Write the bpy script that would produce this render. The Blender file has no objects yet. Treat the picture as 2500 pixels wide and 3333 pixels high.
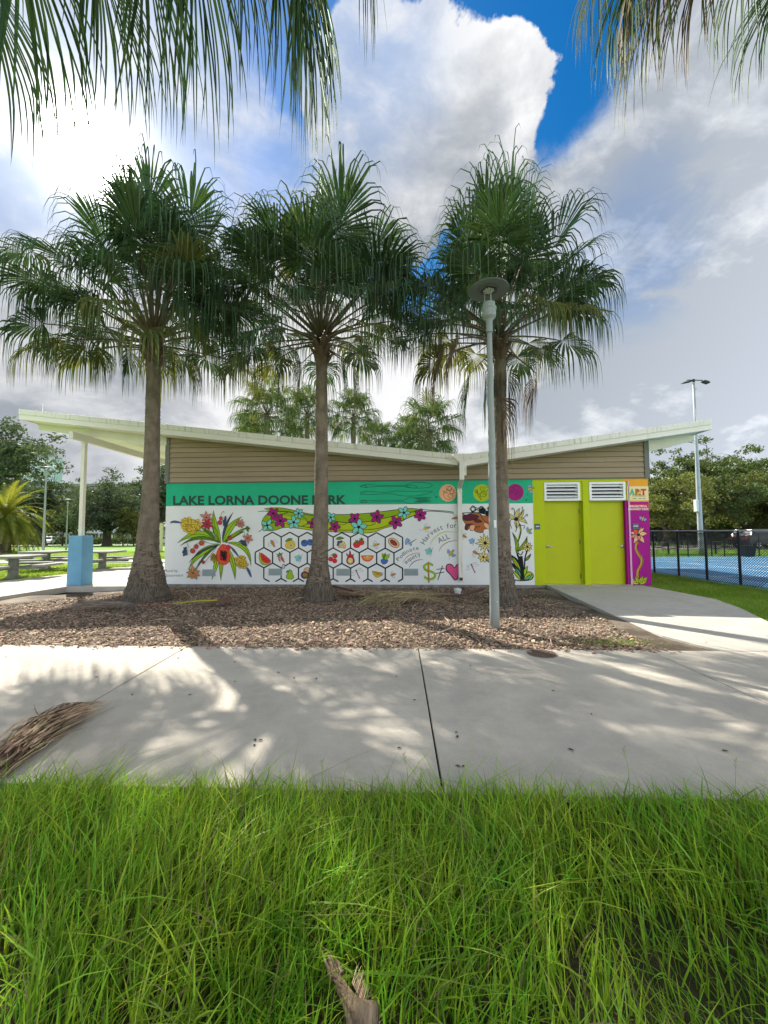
import bpy, bmesh, math, random
import numpy as np
from mathutils import Vector, Matrix
from mathutils.geometry import tessellate_polygon

S = bpy.context.scene
COL = S.collection
R_ = math.radians
PI = math.pi

# ------------------------------------------------------------------ camera
FPX, CAMH, PITCH, ROLL = 1283.0, 1.37, R_(2.95), R_(-0.25)
cam_d = bpy.data.cameras.new('camera')
cam_d.sensor_fit = 'HORIZONTAL'
cam_d.sensor_width = 36.0
cam_d.lens = FPX / 2500.0 * 36.0
cam_d.clip_start = 0.05
cam_d.clip_end = 3000.0
cam = bpy.data.objects.new('camera', cam_d)
COL.objects.link(cam)
CR = Matrix.Rotation(PI / 2 + PITCH, 3, 'X') @ Matrix.Rotation(ROLL, 3, 'Z')
cam.matrix_world = Matrix.Translation((0, 0, CAMH)) @ CR.to_4x4()
S.camera = cam


def ray(u, v):                     # direction of a photo pixel (2500x3333): used to survey the place
    return CR @ Vector(((u - 1250) / FPX, -(v - 1666.5) / FPX, -1))


def G(u, v, z=0.0):
    d = ray(u, v); t = (z - CAMH) / d.z
    return Vector((d.x * t, d.y * t, z))


def P(u, v, Y):
    d = ray(u, v); t = Y / d.y
    return Vector((d.x * t, Y, CAMH + d.z * t))


# ------------------------------------------------------------------ light
SUN_EL, SUN_AZ = R_(38.8), R_(-38.2)          # azimuth from +Y towards +X
SUN_DIR = Vector((math.sin(SUN_AZ) * math.cos(SUN_EL), math.cos(SUN_AZ) * math.cos(SUN_EL), math.sin(SUN_EL)))
sl = bpy.data.lights.new('sun', 'SUN')
sl.energy = 2.4
sl.angle = R_(0.55)
sl.color = (1.0, 0.93, 0.82)
so = bpy.data.objects.new('sun', sl)
COL.objects.link(so)
so.rotation_euler = (-SUN_DIR).to_track_quat('-Z', 'Y').to_euler()

S.view_settings.view_transform = 'Standard'
S.view_settings.look = 'None'
S.view_settings.gamma = 1.0
S.view_settings.use_curve_mapping = False
S.view_settings.exposure = 2.15

W = bpy.data.worlds.new('World')
S.world = W
W.use_nodes = True
nt = W.node_tree
nt.nodes.clear()
N = nt.nodes.new
L = nt.links.new


def _sock(v, inp):
    if isinstance(v, bpy.types.NodeSocket):
        L(v, inp)
    else:
        inp.default_value = v


def mth(op, a, b=0.0, c=0.0, clamp=False):
    n = N('ShaderNodeMath'); n.operation = op; n.use_clamp = clamp
    for i, x in enumerate((a, b, c)):
        _sock(x, n.inputs[i])
    return n.outputs[0]


def vmth(op, a, b=(0, 0, 0)):
    n = N('ShaderNodeVectorMath'); n.operation = op
    _sock(a, n.inputs[0])
    if op == 'SCALE':
        _sock(b, n.inputs['Scale'])
    else:
        _sock(b, n.inputs[1])
    return n.outputs['Value'] if op in ('DOT_PRODUCT', 'LENGTH') else n.outputs[0]


def smooth(x, a, b):
    n = N('ShaderNodeMapRange'); n.interpolation_type = 'SMOOTHSTEP'
    _sock(x, n.inputs['Value'])
    n.inputs['From Min'].default_value = a; n.inputs['From Max'].default_value = b
    return n.outputs['Result']


def noise(vec, scale, detail=8, rough=0.55, dist=0.0):
    n = N('ShaderNodeTexNoise')
    _sock(vec, n.inputs['Vector'])
    n.inputs['Scale'].default_value = scale; n.inputs['Detail'].default_value = detail
    n.inputs['Roughness'].default_value = rough; n.inputs['Distortion'].default_value = dist
    return n.outputs['Fac'], n.outputs['Color']


def mixc(f, a, b):
    n = N('ShaderNodeMix'); n.data_type = 'RGBA'
    _sock(f, n.inputs['Factor'])
    _sock(a if isinstance(a, bpy.types.NodeSocket) else (*a, 1), n.inputs[6])
    _sock(b if isinstance(b, bpy.types.NodeSocket) else (*b, 1), n.inputs[7])
    return n.outputs[2]


sky = N('ShaderNodeTexSky')
sky.sky_type = 'NISHITA'
sky.sun_disc = False
sky.sun_elevation = SUN_EL
sky.sun_rotation = SUN_AZ
sky.air_density = 1.0
sky.dust_density = 0.25
sky.ozone_density = 2.0
tc = N('ShaderNodeTexCoord')
D0 = tc.outputs['Generated']
wf, wc = noise(D0, 3.2, 9, 0.6)
warp = vmth('SCALE', vmth('SUBTRACT', wc, (0.5, 0.5, 0.5)), 0.22)
DW = vmth('NORMALIZE', vmth('ADD', D0, warp))


def blob(u, v, rpx, soft=0.5, src=None):
    d = ray(u, v).normalized()
    rr = math.atan(rpx / FPX) * (0.75 if math.hypot(u - 1250, v - 1666) > 1100 else 1.0)
    dt = vmth('DOT_PRODUCT', src or DW, tuple(d))
    return smooth(dt, math.cos(rr * (1 + soft)), math.cos(rr * (1 - soft)))


def vmax(lst):
    o = lst[0]
    for x in lst[1:]:
        o = mth('MAXIMUM', o, x)
    return o


# gaps of blue between the clouds, by direction
holes = vmax([blob(1745, 300, 150, 0.7), blob(1690, 50, 270, 0.6), blob(1440, -20, 330), blob(1120, 90, 260, 0.5), blob(1000, 230, 120, 0.8), 
              mth('MULTIPLY', blob(850, 60, 330, 0.8), 0.3), mth('MULTIPLY', blob(620, 600, 110, 0.8), 0.5),
              mth('MULTIPLY', blob(900, 620, 120, 0.8), 0.5),
              mth('MULTIPLY', blob(1340, 830, 110, 0.9), 0.8), mth('MULTIPLY', blob(2040, 820, 190, 0.9), 0.35),
              mth('MULTIPLY', blob(1150, 560, 90, 0.9), 0.4)])
cumulus = vmax([blob(1300, 500, 300, 0.16), blob(1390, 290, 150, 0.2), blob(1620, 350, 135, 0.2), blob(1530, 480, 210, 0.2), blob(1180, 330, 60, 0.4)])
D2 = vmth('MULTIPLY', D0, (1.0, 1.0, 1.7))
nf, _ = noise(D2, 2.6, 10, 0.58, 0.3)
# back of the sky: the same broken cloud cover
dotf = vmth('DOT_PRODUCT', D0, (0.0, 0.9, 0.43))
front = smooth(dotf, 0.1, 0.5)
fb, _ = noise(D2, 1.7, 8, 0.55)
backcov = smooth(fb, 0.42, 0.52)
veil, _ = noise(D2, 5.0, 9, 0.65, 0.6)
hole2 = mth('SUBTRACT', holes, mth('MULTIPLY', smooth(veil, 0.45, 0.8), 0.35))
cov_f = mth('SUBTRACT', 1.0, smooth(hole2, 0.05, 0.75), clamp=True)
cov_f = mth('MAXIMUM', cov_f, smooth(cumulus, 0.25, 0.6))
cov = mth('ADD', mth('MULTIPLY', cov_f, front), mth('MULTIPLY', backcov, mth('SUBTRACT', 1.0, front)), clamp=True)

# cloud tone: bright tops, blue-grey bases
n2, _ = noise(D2, 2.7, 9, 0.56, 0.5)
n3, _ = noise(D2, 7.0, 9, 0.62, 0.3)
tone = mth('ADD', mth('MULTIPLY', n2, 0.72), mth('MULTIPLY', n3, 0.45))
tone = smooth(tone, 0.43, 0.75)
darks = vmax([mth('MULTIPLY', blob(1330, 700, 230, 0.7), 0.62), mth('MULTIPLY', blob(2350, 1250, 330, 0.8), 0.75),
              mth('MULTIPLY', blob(2000, 900, 300, 0.9), 0.5), mth('MULTIPLY', blob(60, 1330, 260, 0.7), 0.35),
              mth('MULTIPLY', blob(250, 1300, 200, 0.9), 0.25), mth('MULTIPLY', blob(2300, 800, 260, 0.9), 0.4)])
brights = vmax([mth('MULTIPLY', blob(1330, 330, 300, 0.5), 1.0), mth('MULTIPLY', blob(1640, 380, 150, 0.5), 0.9),
                mth('MULTIPLY', blob(900, 420, 320, 0.8), 0.6), mth('MULTIPLY', blob(950, 1400, 400, 0.8), 0.6),
                mth('MULTIPLY', blob(2150, 1400, 160, 0.9), 0.45), mth('MULTIPLY', blob(2050, 620, 260, 0.9), 0.45), mth('MULTIPLY', blob(350, 1250, 330, 0.9), 0.4), mth('MULTIPLY', blob(2280, 560, 260, 0.9), 0.5), mth('MULTIPLY', blob(2100, 1000, 200, 0.9), 0.35)])
tone = mth('ADD', mth('SUBTRACT', tone, darks), mth('MULTIPLY', brights, 0.7), clamp=True)
ccol = mixc(tone, (0.100, 0.110, 0.124), (0.255, 0.255, 0.258))
thin = vmax([blob(880, 60, 430, 0.5), blob(560, 560, 190, 0.7), blob(330, 150, 480, 0.5), blob(60, 500, 250, 0.5)])
thin = mth('MULTIPLY', thin, smooth(n3, 0.75, 0.35))
ccol = mixc(mth('MULTIPLY', thin, 0.85), ccol, (0.095, 0.135, 0.212))
# front-lit clouds brighten away from the sun, boosted behind camera to lift ambient light
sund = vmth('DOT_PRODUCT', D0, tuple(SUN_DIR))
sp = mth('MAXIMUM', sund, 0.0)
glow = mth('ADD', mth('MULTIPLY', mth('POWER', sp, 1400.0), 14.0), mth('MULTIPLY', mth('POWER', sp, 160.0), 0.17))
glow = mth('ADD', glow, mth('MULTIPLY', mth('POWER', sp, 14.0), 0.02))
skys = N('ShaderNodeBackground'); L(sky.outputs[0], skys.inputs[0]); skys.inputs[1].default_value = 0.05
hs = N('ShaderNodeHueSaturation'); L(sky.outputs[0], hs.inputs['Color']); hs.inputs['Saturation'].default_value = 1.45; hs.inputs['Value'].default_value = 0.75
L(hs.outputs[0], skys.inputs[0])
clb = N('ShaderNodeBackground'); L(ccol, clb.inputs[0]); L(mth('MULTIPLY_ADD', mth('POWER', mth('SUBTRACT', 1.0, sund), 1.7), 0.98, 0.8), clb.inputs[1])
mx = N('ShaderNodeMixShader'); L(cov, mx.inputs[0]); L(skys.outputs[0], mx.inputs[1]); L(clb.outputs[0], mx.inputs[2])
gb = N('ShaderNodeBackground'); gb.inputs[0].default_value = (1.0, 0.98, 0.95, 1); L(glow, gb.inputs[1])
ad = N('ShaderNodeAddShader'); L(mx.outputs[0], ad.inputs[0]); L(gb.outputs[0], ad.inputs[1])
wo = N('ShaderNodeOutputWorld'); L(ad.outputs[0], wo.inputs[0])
W.cycles.sampling_method = 'MANUAL'
W.cycles.sample_map_resolution = 1024

# ------------------------------------------------------------------ helpers


def srgb(h):
    h = h.lstrip('#')
    c = [int(h[i:i + 2], 16) / 255 for i in (0, 2, 4)]
    return tuple(x / 12.92 if x <= 0.04045 else ((x + 0.055) / 1.055) ** 2.4 for x in c)


MATS = {}


def mat(name, rgb, rough=0.8, var=0.12, scale=6.0, rgb2=None, bump=0.0, bscale=40.0, trans=0.0, island=0.0, metal=0.0,
        stretch=None, spec=0.3, detail=6, tcol=None, thr=(0.35, 0.65)):
    """procedural material: base colour varied by noise, fine bump, optional per-piece variation and translucency"""
    if name in MATS:
        return MATS[name]
    if isinstance(rgb, str): rgb = srgb(rgb)
    if isinstance(rgb2, str): rgb2 = srgb(rgb2)
    m = bpy.data.materials.new(name); m.use_nodes = True
    t = m.node_tree; t.nodes.clear(); n = t.nodes.new; l = t.links.new
    out = n('ShaderNodeOutputMaterial'); b = n('ShaderNodeBsdfPrincipled')
    b.inputs['Roughness'].default_value = rough; b.inputs['Metallic'].default_value = metal
    b.inputs['Specular IOR Level'].default_value = spec
    co = n('ShaderNodeTexCoord'); vec = co.outputs['Object']
    if stretch:
        mp = n('ShaderNodeMapping'); mp.inputs['Scale'].default_value = stretch; l(vec, mp.inputs['Vector']); vec = mp.outputs[0]
    ns = n('ShaderNodeTexNoise'); ns.inputs['Scale'].default_value = scale; ns.inputs['Detail'].default_value = detail
    ns.inputs['Roughness'].default_value = 0.62
    l(vec, ns.inputs['Vector'])
    mr = n('ShaderNodeMapRange'); l(ns.outputs['Fac'], mr.inputs['Value'])
    mr.inputs['From Min'].default_value = thr[0]; mr.inputs['From Max'].default_value = thr[1]
    mx = n('ShaderNodeMix'); mx.data_type = 'RGBA'
    l(mr.outputs[0], mx.inputs['Factor'])
    mx.inputs[6].default_value = (*rgb, 1)
    mx.inputs[7].default_value = (*(rgb2 or tuple(min(1, c * (1 - var)) for c in rgb)), 1)
    if not rgb2:
        mx.inputs[6].default_value = (*[min(1, c * (1 + var * 0.6)) for c in rgb], 1)
    col = mx.outputs[2]
    if island:
        g = n('ShaderNodeNewGeometry'); h = n('ShaderNodeHueSaturation'); l(col, h.inputs['Color'])
        m1 = n('ShaderNodeMapRange'); l(g.outputs['Random Per Island'], m1.inputs['Value'])
        m1.inputs['To Min'].default_value = 1 - island; m1.inputs['To Max'].default_value = 1 + island
        l(m1.outputs[0], h.inputs['Value'])
        m2 = n('ShaderNodeMath'); m2.operation = 'FRACT'
        m3 = n('ShaderNodeMath'); m3.operation = 'MULTIPLY'; l(g.outputs['Random Per Island'], m3.inputs[0]); m3.inputs[1].default_value = 7.13
        l(m3.outputs[0], m2.inputs[0])
        m4 = n('ShaderNodeMapRange'); l(m2.outputs[0], m4.inputs['Value']); m4.inputs['To Min'].default_value = 0.5 - island * 0.07; m4.inputs['To Max'].default_value = 0.5 + island * 0.05
        l(m4.outputs[0], h.inputs['Hue'])
        col = h.outputs[0]
    l(col, b.inputs['Base Color'])
    if bump:
        nb = n('ShaderNodeTexNoise'); nb.inputs['Scale'].default_value = bscale; nb.inputs['Detail'].default_value = 5
        l(vec, nb.inputs['Vector'])
        bp = n('ShaderNodeBump'); bp.inputs['Strength'].default_value = bump; bp.inputs['Distance'].default_value = 0.02
        l(nb.outputs['Fac'], bp.inputs['Height']); l(bp.outputs[0], b.inputs['Normal'])
    sh = b.outputs[0]
    if trans:                              # thin leaves: matt faces with a faint sheen, light coming through
        df = n('ShaderNodeBsdfDiffuse'); l(col, df.inputs[0]); gl = n('ShaderNodeBsdfGlossy'); gl.inputs['Roughness'].default_value = .42
        gl.inputs[0].default_value = (.8, .9, .8, 1); m0 = n('ShaderNodeMixShader'); m0.inputs[0].default_value = .035
        l(df.outputs[0], m0.inputs[1]); l(gl.outputs[0], m0.inputs[2]); base_sh = m0.outputs[0]
        tr = n('ShaderNodeBsdfTranslucent')
        hh = n('ShaderNodeHueSaturation'); l(col, hh.inputs['Color']); hh.inputs['Value'].default_value = 1.5
        if tcol:
            mm = n('ShaderNodeMix'); mm.data_type = 'RGBA'; mm.inputs['Factor'].default_value = 0.7
            l(hh.outputs[0], mm.inputs[6]); mm.inputs[7].default_value = (*tcol, 1); l(mm.outputs[2], tr.inputs[0])
        else:
            l(hh.outputs[0], tr.inputs[0])
        ms = n('ShaderNodeMixShader'); ms.inputs[0].default_value = trans
        l(base_sh, ms.inputs[1]); l(tr.outputs[0], ms.inputs[2]); sh = ms.outputs[0]
    l(sh, out.inputs[0])
    MATS[name] = m
    return m


def tag(o, label=None, cat=None, group=None, kind=None):
    if label: o['label'] = label
    if cat: o['category'] = cat
    if group: o['group'] = group
    if kind: o['kind'] = kind
    return o


def empty(name, loc=(0, 0, 0), rz=0.0):
    o = bpy.data.objects.new(name, None); COL.objects.link(o)
    o.location = loc; o.rotation_euler = (0, 0, rz); o.empty_display_size = 0.2
    return o


class MB:
    def __init__(s): s.v = []; s.f = []; s.m = []

    def add(s, vs, fs, mi=0):
        b = len(s.v); s.v += [tuple(x) for x in vs]
        for f in fs: s.f.append(tuple(b + i for i in f)); s.m.append(mi)
        return s

    def box(s, x0, x1, y0, y1, z0, z1, mi=0):
        return s.add([(x0, y0, z0), (x1, y0, z0), (x1, y1, z0), (x0, y1, z0), (x0, y0, z1), (x1, y0, z1), (x1, y1, z1), (x0, y1, z1)],
                     [(0, 3, 2, 1), (4, 5, 6, 7), (0, 1, 5, 4), (1, 2, 6, 5), (2, 3, 7, 6), (3, 0, 4, 7)], mi)

    def prism(s, pts, y0, y1, mi=0):         # pts in (x,z), counter-clockwise seen from -y; extruded along y
        n = len(pts)
        vs = [(x, y0, z) for x, z in pts] + [(x, y1, z) for x, z in pts]
        fs = [tuple(range(n)), tuple(range(2 * n - 1, n - 1, -1))] + [(i, i + n, (i + 1) % n + n, (i + 1) % n) for i in range(n)]
        return s.add(vs, fs, mi)

    def slab(s, pts, z0, z1, mi=0):          # pts in (x,y) ccw
        n = len(pts)
        vs = [(x, y, z1) for x, y in pts] + [(x, y, z0) for x, y in pts]
        fs = [tuple(range(n)), tuple(range(2 * n - 1, n - 1, -1))] + [(i, i + n, (i + 1) % n + n, (i + 1) % n) for i in range(n)]
        return s.add(vs, fs, mi)

    def tube(s, pts, rad, n=8, mi=0, caps=True, sx=1.0):
        pts = [Vector(p) for p in pts]
        if not isinstance(rad, (list, tuple)): rad = [rad] * len(pts)
        b = len(s.v); up = None
        for i, p in enumerate(pts):
            t = (pts[min(i + 1, len(pts) - 1)] - pts[max(i - 1, 0)])
            t = t.normalized() if t.length > 1e-9 else Vector((0, 0, 1))
            if up is None:
                a = Vector((0, 0, 1)) if abs(t.z) < 0.9 else Vector((1, 0, 0))
            else:
                a = up
            x = t.cross(a)
            x = x.normalized() if x.length > 1e-6 else Vector((1, 0, 0))
            y = x.cross(t).normalized(); up = y
            for k in range(n):
                c = 2 * PI * k / n
                s.v.append(tuple(p + x * math.cos(c) * rad[i] * sx + y * math.sin(c) * rad[i]))
        for i in range(len(pts) - 1):
            for k in range(n):
                a0 = b + i * n + k; a1 = b + i * n + (k + 1) % n
                s.f.append((a0, a1, a1 + n, a0 + n)); s.m.append(mi)
        if caps:
            s.f.append(tuple(b + k for k in range(n - 1, -1, -1))); s.m.append(mi)
            e = b + (len(pts) - 1) * n
            s.f.append(tuple(e + k for k in range(n))); s.m.append(mi)
        return s

    def lathe(s, prof, n=24, cx=0, cy=0, mi=0):   # prof [(r,z)]
        b = len(s.v)
        for r, z in prof:
            for k in range(n):
                a = 2 * PI * k / n; s.v.append((cx + r * math.cos(a), cy + r * math.sin(a), z))
        for i in range(len(prof) - 1):
            for k in range(n):
                a0 = b + i * n + k; a1 = b + i * n + (k + 1) % n
                s.f.append((a0, a1, a1 + n, a0 + n)); s.m.append(mi)
        s.f.append(tuple(b + k for k in range(n - 1, -1, -1))); s.m.append(mi)
        e = b + (len(prof) - 1) * n
        s.f.append(tuple(e + k for k in range(n))); s.m.append(mi)
        return s

    def build(s, name, mats, parent=None, smooth=False, label=None, cat=None, group=None, kind=None, loc=None, bevel=0):
        me = bpy.data.meshes.new(name); me.from_pydata(s.v, [], s.f)
        if not isinstance(mats, (list, tuple)): mats = [mats]
        for m in mats: me.materials.append(m)
        if len(mats) > 1: me.polygons.foreach_set('material_index', s.m)
        if smooth: me.polygons.foreach_set('use_smooth', [True] * len(me.polygons))
        me.update()
        o = bpy.data.objects.new(name, me); COL.objects.link(o)
        if parent: o.parent = parent
        if loc: o.location = loc
        if bevel:
            bv = o.modifiers.new('bevel', 'BEVEL'); bv.width = bevel; bv.segments = 2; bv.limit_method = 'ANGLE'
        return tag(o, label, cat, group, kind)


def mesh_np(name, V, F, mats, parent=None, smooth=False, mi=None):
    """V (n,3) float array; F (m,k) int array of equal-sized faces"""
    me = bpy.data.meshes.new(name)
    V = np.asarray(V, np.float32); F = np.asarray(F, np.int32); m, k = F.shape
    me.vertices.add(len(V)); me.vertices.foreach_set('co', V.ravel())
    me.loops.add(m * k); me.loops.foreach_set('vertex_index', F.ravel())
    me.polygons.add(m); me.polygons.foreach_set('loop_start', np.arange(0, m * k, k, dtype=np.int32))
    if not isinstance(mats, (list, tuple)): mats = [mats]
    for x in mats: me.materials.append(x)
    if mi is not None: me.polygons.foreach_set('material_index', np.asarray(mi, np.int32))
    if smooth: me.polygons.foreach_set('use_smooth', np.ones(m, bool))
    me.update(calc_edges=True)
    o = bpy.data.objects.new(name, me); COL.objects.link(o)
    if parent: o.parent = parent
    return o


def children(o): return [c for c in bpy.data.objects if c.parent == o]
# ------------------------------------------------------------------ ground and paving
def gz(y):                                   # the park falls gently away beyond the building
    return -0.05 - max(0.0, min(y, 130) - 28) * 0.0146


def pt(u, v, z=0.0):
    q = G(u, v, z); return (q.x, q.y)


lawn_m = mat('lawn_grass', '#6f9a1c', 0.95, scale=0.9, rgb2='#4f7a16', bump=0.9, bscale=30, thr=(0.3, 0.7))
soil_m = mat('grass_soil', (0.035, 0.04, 0.012), 0.95, scale=8, rgb2=(0.06, 0.05, 0.025), bump=0.6, bscale=60)
conc_m = mat('pavement_concrete', (0.55, 0.505, 0.425), 0.85, scale=2.2, rgb2=(0.48, 0.445, 0.38), bump=0.35, bscale=130, spec=0.2)
conc2_m = mat('ramp_concrete', (0.52, 0.495, 0.44), 0.85, scale=1.6, rgb2=(0.44, 0.42, 0.37), bump=0.35, bscale=120, spec=0.2)
asph_m = mat('asphalt', (0.11, 0.105, 0.10), 0.9, scale=3, bump=0.3, bscale=90)
pale_m = mat('pale_path', (0.50, 0.48, 0.43), 0.9, scale=2, bump=0.2)


def speckle(m, dark=0.55, scale=260, lo=0.62, hi=0.7, amt=0.55, big=True):
    """fine aggregate speckle and faint weathering over a concrete colour"""
    t = m.node_tree; b = [x for x in t.nodes if x.type == 'BSDF_PRINCIPLED'][0]
    src = b.inputs['Base Color'].links[0].from_socket
    co = t.nodes.new('ShaderNodeTexCoord'); n = t.nodes.new('ShaderNodeTexNoise'); n.inputs['Scale'].default_value = scale
    n.inputs['Detail'].default_value = 2
    t.links.new(co.outputs['Object'], n.inputs['Vector'])
    mr = t.nodes.new('ShaderNodeMapRange'); mr.inputs['From Min'].default_value = lo; mr.inputs['From Max'].default_value = hi
    mr.inputs['To Max'].default_value = amt
    t.links.new(n.outputs['Fac'], mr.inputs['Value'])
    x = t.nodes.new('ShaderNodeMix'); x.data_type = 'RGBA'; t.links.new(mr.outputs[0], x.inputs['Factor'])
    t.links.new(src, x.inputs[6]); h = t.nodes.new('ShaderNodeHueSaturation'); t.links.new(src, h.inputs['Color']); h.inputs['Value'].default_value = dark
    t.links.new(h.outputs[0], x.inputs[7]); t.links.new(x.outputs[2], b.inputs['Base Color'])
    if big:
        n2 = t.nodes.new('ShaderNodeTexNoise'); n2.inputs['Scale'].default_value = 0.7; n2.inputs['Detail'].default_value = 12; n2.inputs['Roughness'].default_value = 0.82
        t.links.new(co.outputs['Object'], n2.inputs['Vector'])
        m3 = t.nodes.new('ShaderNodeMapRange'); m3.inputs['From Min'].default_value = 0.35; m3.inputs['From Max'].default_value = 0.65
        m3.inputs['To Min'].default_value = 0.80; m3.inputs['To Max'].default_value = 1.10
        t.links.new(n2.outputs['Fac'], m3.inputs['Value'])
        h2 = t.nodes.new('ShaderNodeHueSaturation'); t.links.new(x.outputs[2], h2.inputs['Color']); t.links.new(m3.outputs[0], h2.inputs['Value'])
        t.links.new(h2.outputs[0], b.inputs['Base Color'])


speckle(conc_m, 0.62, 190, 0.56, 0.66, 0.7)
speckle(conc2_m, 0.6, 190, 0.56, 0.66, 0.6)

ys = [-40, -10, 0, 4.62, 10.85, 20, 28, 40, 60, 90, 130, 400, 1500]
g = MB()
xs = [-1500, -300, -60, -20, -9.2, 4.3, 20, 60, 300, 1500]
for j, y in enumerate(ys):
    for x in xs: g.v.append((x, y, gz(y)))
nx = len(xs)
for j in range(len(ys) - 1):
    for i in range(nx - 1):
        if ys[j] == 4.62 and xs[i] == -9.2: continue          # the planting bed fills this gap
        a = j * nx + i; g.f.append((a, a + 1, a + nx + 1, a + nx)); g.m.append(0)
g.build('ground', lawn_m, kind='structure')

# foreground verge of soil under the long grass (between the camera and the pavement)
FE0, FE1 = G(0, 2548), G(2500, 2604)         # front edge of the pavement
BE0, BE1 = G(0, 2098), G(2117, 2117)         # back edge


def yf(x): return FE0.y + (FE1.y - FE0.y) * (x - FE0.x) / (FE1.x - FE0.x)
def yb(x): return BE0.y + (BE1.y - BE0.y) * (x - BE0.x) / (BE1.x - BE0.x)


m = MB(); m.slab([(-9, -6), (9, -6), (9, yf(9) + .05), (-9, yf(-9) + .05)], -0.3, -0.035)
m.build('verge_soil', soil_m, kind='structure')

# pavement: slabs with open joints
side = empty('pavement', (0, 3.5, 0)); tag(side, kind='structure')
joints = [-10.5, -7.79, -5.09, -2.39, 0.355, 3.04, 5.75, 8.45, 11.2]
ja = [(-2.39, -2.39), (0.30, 0.405), (3.01, 3.06)]
for i in range(len(joints) - 1):
    a, b = joints[i], joints[i + 1]
    gpx = 0.006
    fa = a + (-0.05 if a == 0.355 else 0); fb_ = b + (-0.05 if b == 0.355 else 0)
    ba = a + (0.045 if a == 0.355 else 0); bb = b + (0.045 if b == 0.355 else 0)
    m = MB()
    m.slab([(fa + gpx, yf(fa)), (fb_ - gpx, yf(fb_)), (bb - gpx, yb(bb)), (ba + gpx, yb(ba))], -0.12, 0.0)
    m.v = [(x, y - 3.5, z) for x, y, z in m.v]
    m.build('paving_slab', conc_m, side, bevel=0.006)
dark_m = mat('joint_dirt', (0.03, 0.028, 0.022), 0.95)
m = MB(); m.slab([(-10, yf(-10) + .02 - 3.5), (10, yf(10) + .02 - 3.5), (10, yb(10) - .02 - 3.5), (-10, yb(-10) - .02 - 3.5)], -0.16, -0.03)
m.build('joint_bed', dark_m, side)

# ramp slab to the doors, right of the mulch bed
ramp = empty('ramp_path', (5, 8, 0)); tag(ramp, kind='structure')
E0 = pt(1776, 1902.5); E1 = pt(2018, 2012); E2 = pt(2154, 2068); E3 = (3.85, yb(3.85) + .006)
R0 = pt(2092, 1905.5); R1 = pt(2330, 1950); R2 = pt(2500, 2023)
J0 = pt(1962, 1986); J1 = (R1[0] + 1.15, R1[1] - 2.2)


def lerp(a, b, t): return tuple(a[i] + (b[i] - a[i]) * t for i in range(len(a)))


Rj = pt(2400, 1975)
ramp_parts = [
    [E0, lerp(E0, E1, .55), Rj, R1, R0],
    [lerp(E0, E1, .56), E1, R2, lerp(Rj, R2, .02)],
    [lerp(E1, E2, .012), E2, E3, (11.5, yb(11.5) + .006), (11.5, 4.85), (7.6, 5.15), lerp(E1, R2, .999)],
]
ramp_parts[1] = [lerp(E0, E1, .56), E1, R2, (Rj[0] + .01, Rj[1] - .015)]
for k, poly in enumerate(ramp_parts):
    area = sum(poly[i][0] * poly[(i + 1) % len(poly)][1] - poly[(i + 1) % len(poly)][0] * poly[i][1] for i in range(len(poly)))
    if area < 0: poly = poly[::-1]
    m = MB(); m.slab([(x - 5, y - 8) for x, y in poly], -0.15, 0.002)
    m.build('paving_slab', conc2_m, ramp, bevel=0.005)

# plaza slab on the left, under and behind the canopy
plz = MB()
pl = [pt(-300, 1975), pt(0, 1942), pt(216, 1909.5), pt(415, 1908), (-5.9, 10.55), (-5.9, 22), (-8.6, 22), pt(452, 1840), pt(300, 1854), pt(216, 1869), pt(0, 1891), pt(-400, 1935)]
plz.slab(pl, -0.15, 0.0)
plz.build('plaza_pavement', conc2_m, kind='structure', bevel=0.006)
# far footpath, car park and road following the fall of the ground


def strip(name, x0, x1, y0, y1, mt, h=0.02, skew=0.0):
    b = MB(); n = 12; ya = [y0 + (y1 - y0) * i / n for i in range(n + 1)]
    for y in ya:
        k = (y - y0)
        b.v.append((x0, y, gz(y) + h)); b.v.append((x1, y + skew, gz(y + skew) + h))
    for i in range(n): b.f.append((2 * i, 2 * i + 1, 2 * i + 3, 2 * i + 2)); b.m.append(0)
    return b.build(name, mt, kind='structure')


strip('footpath', -45, -6.5, 18.3, 20.0, pale_m, 0.025, 1.2)
strip('road', -80, 4, 60, 72, mat('grey_road', (0.34, 0.33, 0.31), 0.9, bump=0.2), 0.03)  # road surface in an even light grey
strip('car_park', 14, 90, 31, 44, mat('car_park_paving', (0.34, 0.33, 0.30), 0.9, bump=0.2), 0.03)

# ------------------------------------------------------------------ mulch bed height field
bed_poly = [(-14, 4.9), (-14, 8.6), pt(-60, 1952), pt(216, 1909), pt(415, 1907), (-5.95, 10.9), (4.25, 10.5), E0, E1, E2, E3, (3.9, 4.6)]


def bedz(x, y):
    t = max(0, min(1, (y - 5.0) / 3.5))
    z = -0.025 - 0.055 * t * t
    dx = x + 8.1; dy = y - 10.3
    z -= 0.09 * math.exp(-(dx * dx * 0.5 + dy * dy * 1.5))
    z += 0.022 * math.sin(x * 2.1 + y) * math.sin(y * 2.7 - x * .6) * min(1, max(0, (y - 4.9) * 2))
    z += 0.03 * math.exp(-(((x - 1.2) ** 2) * .5 + (y - 6.2) ** 2))
    return min(z, 0.02)


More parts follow.
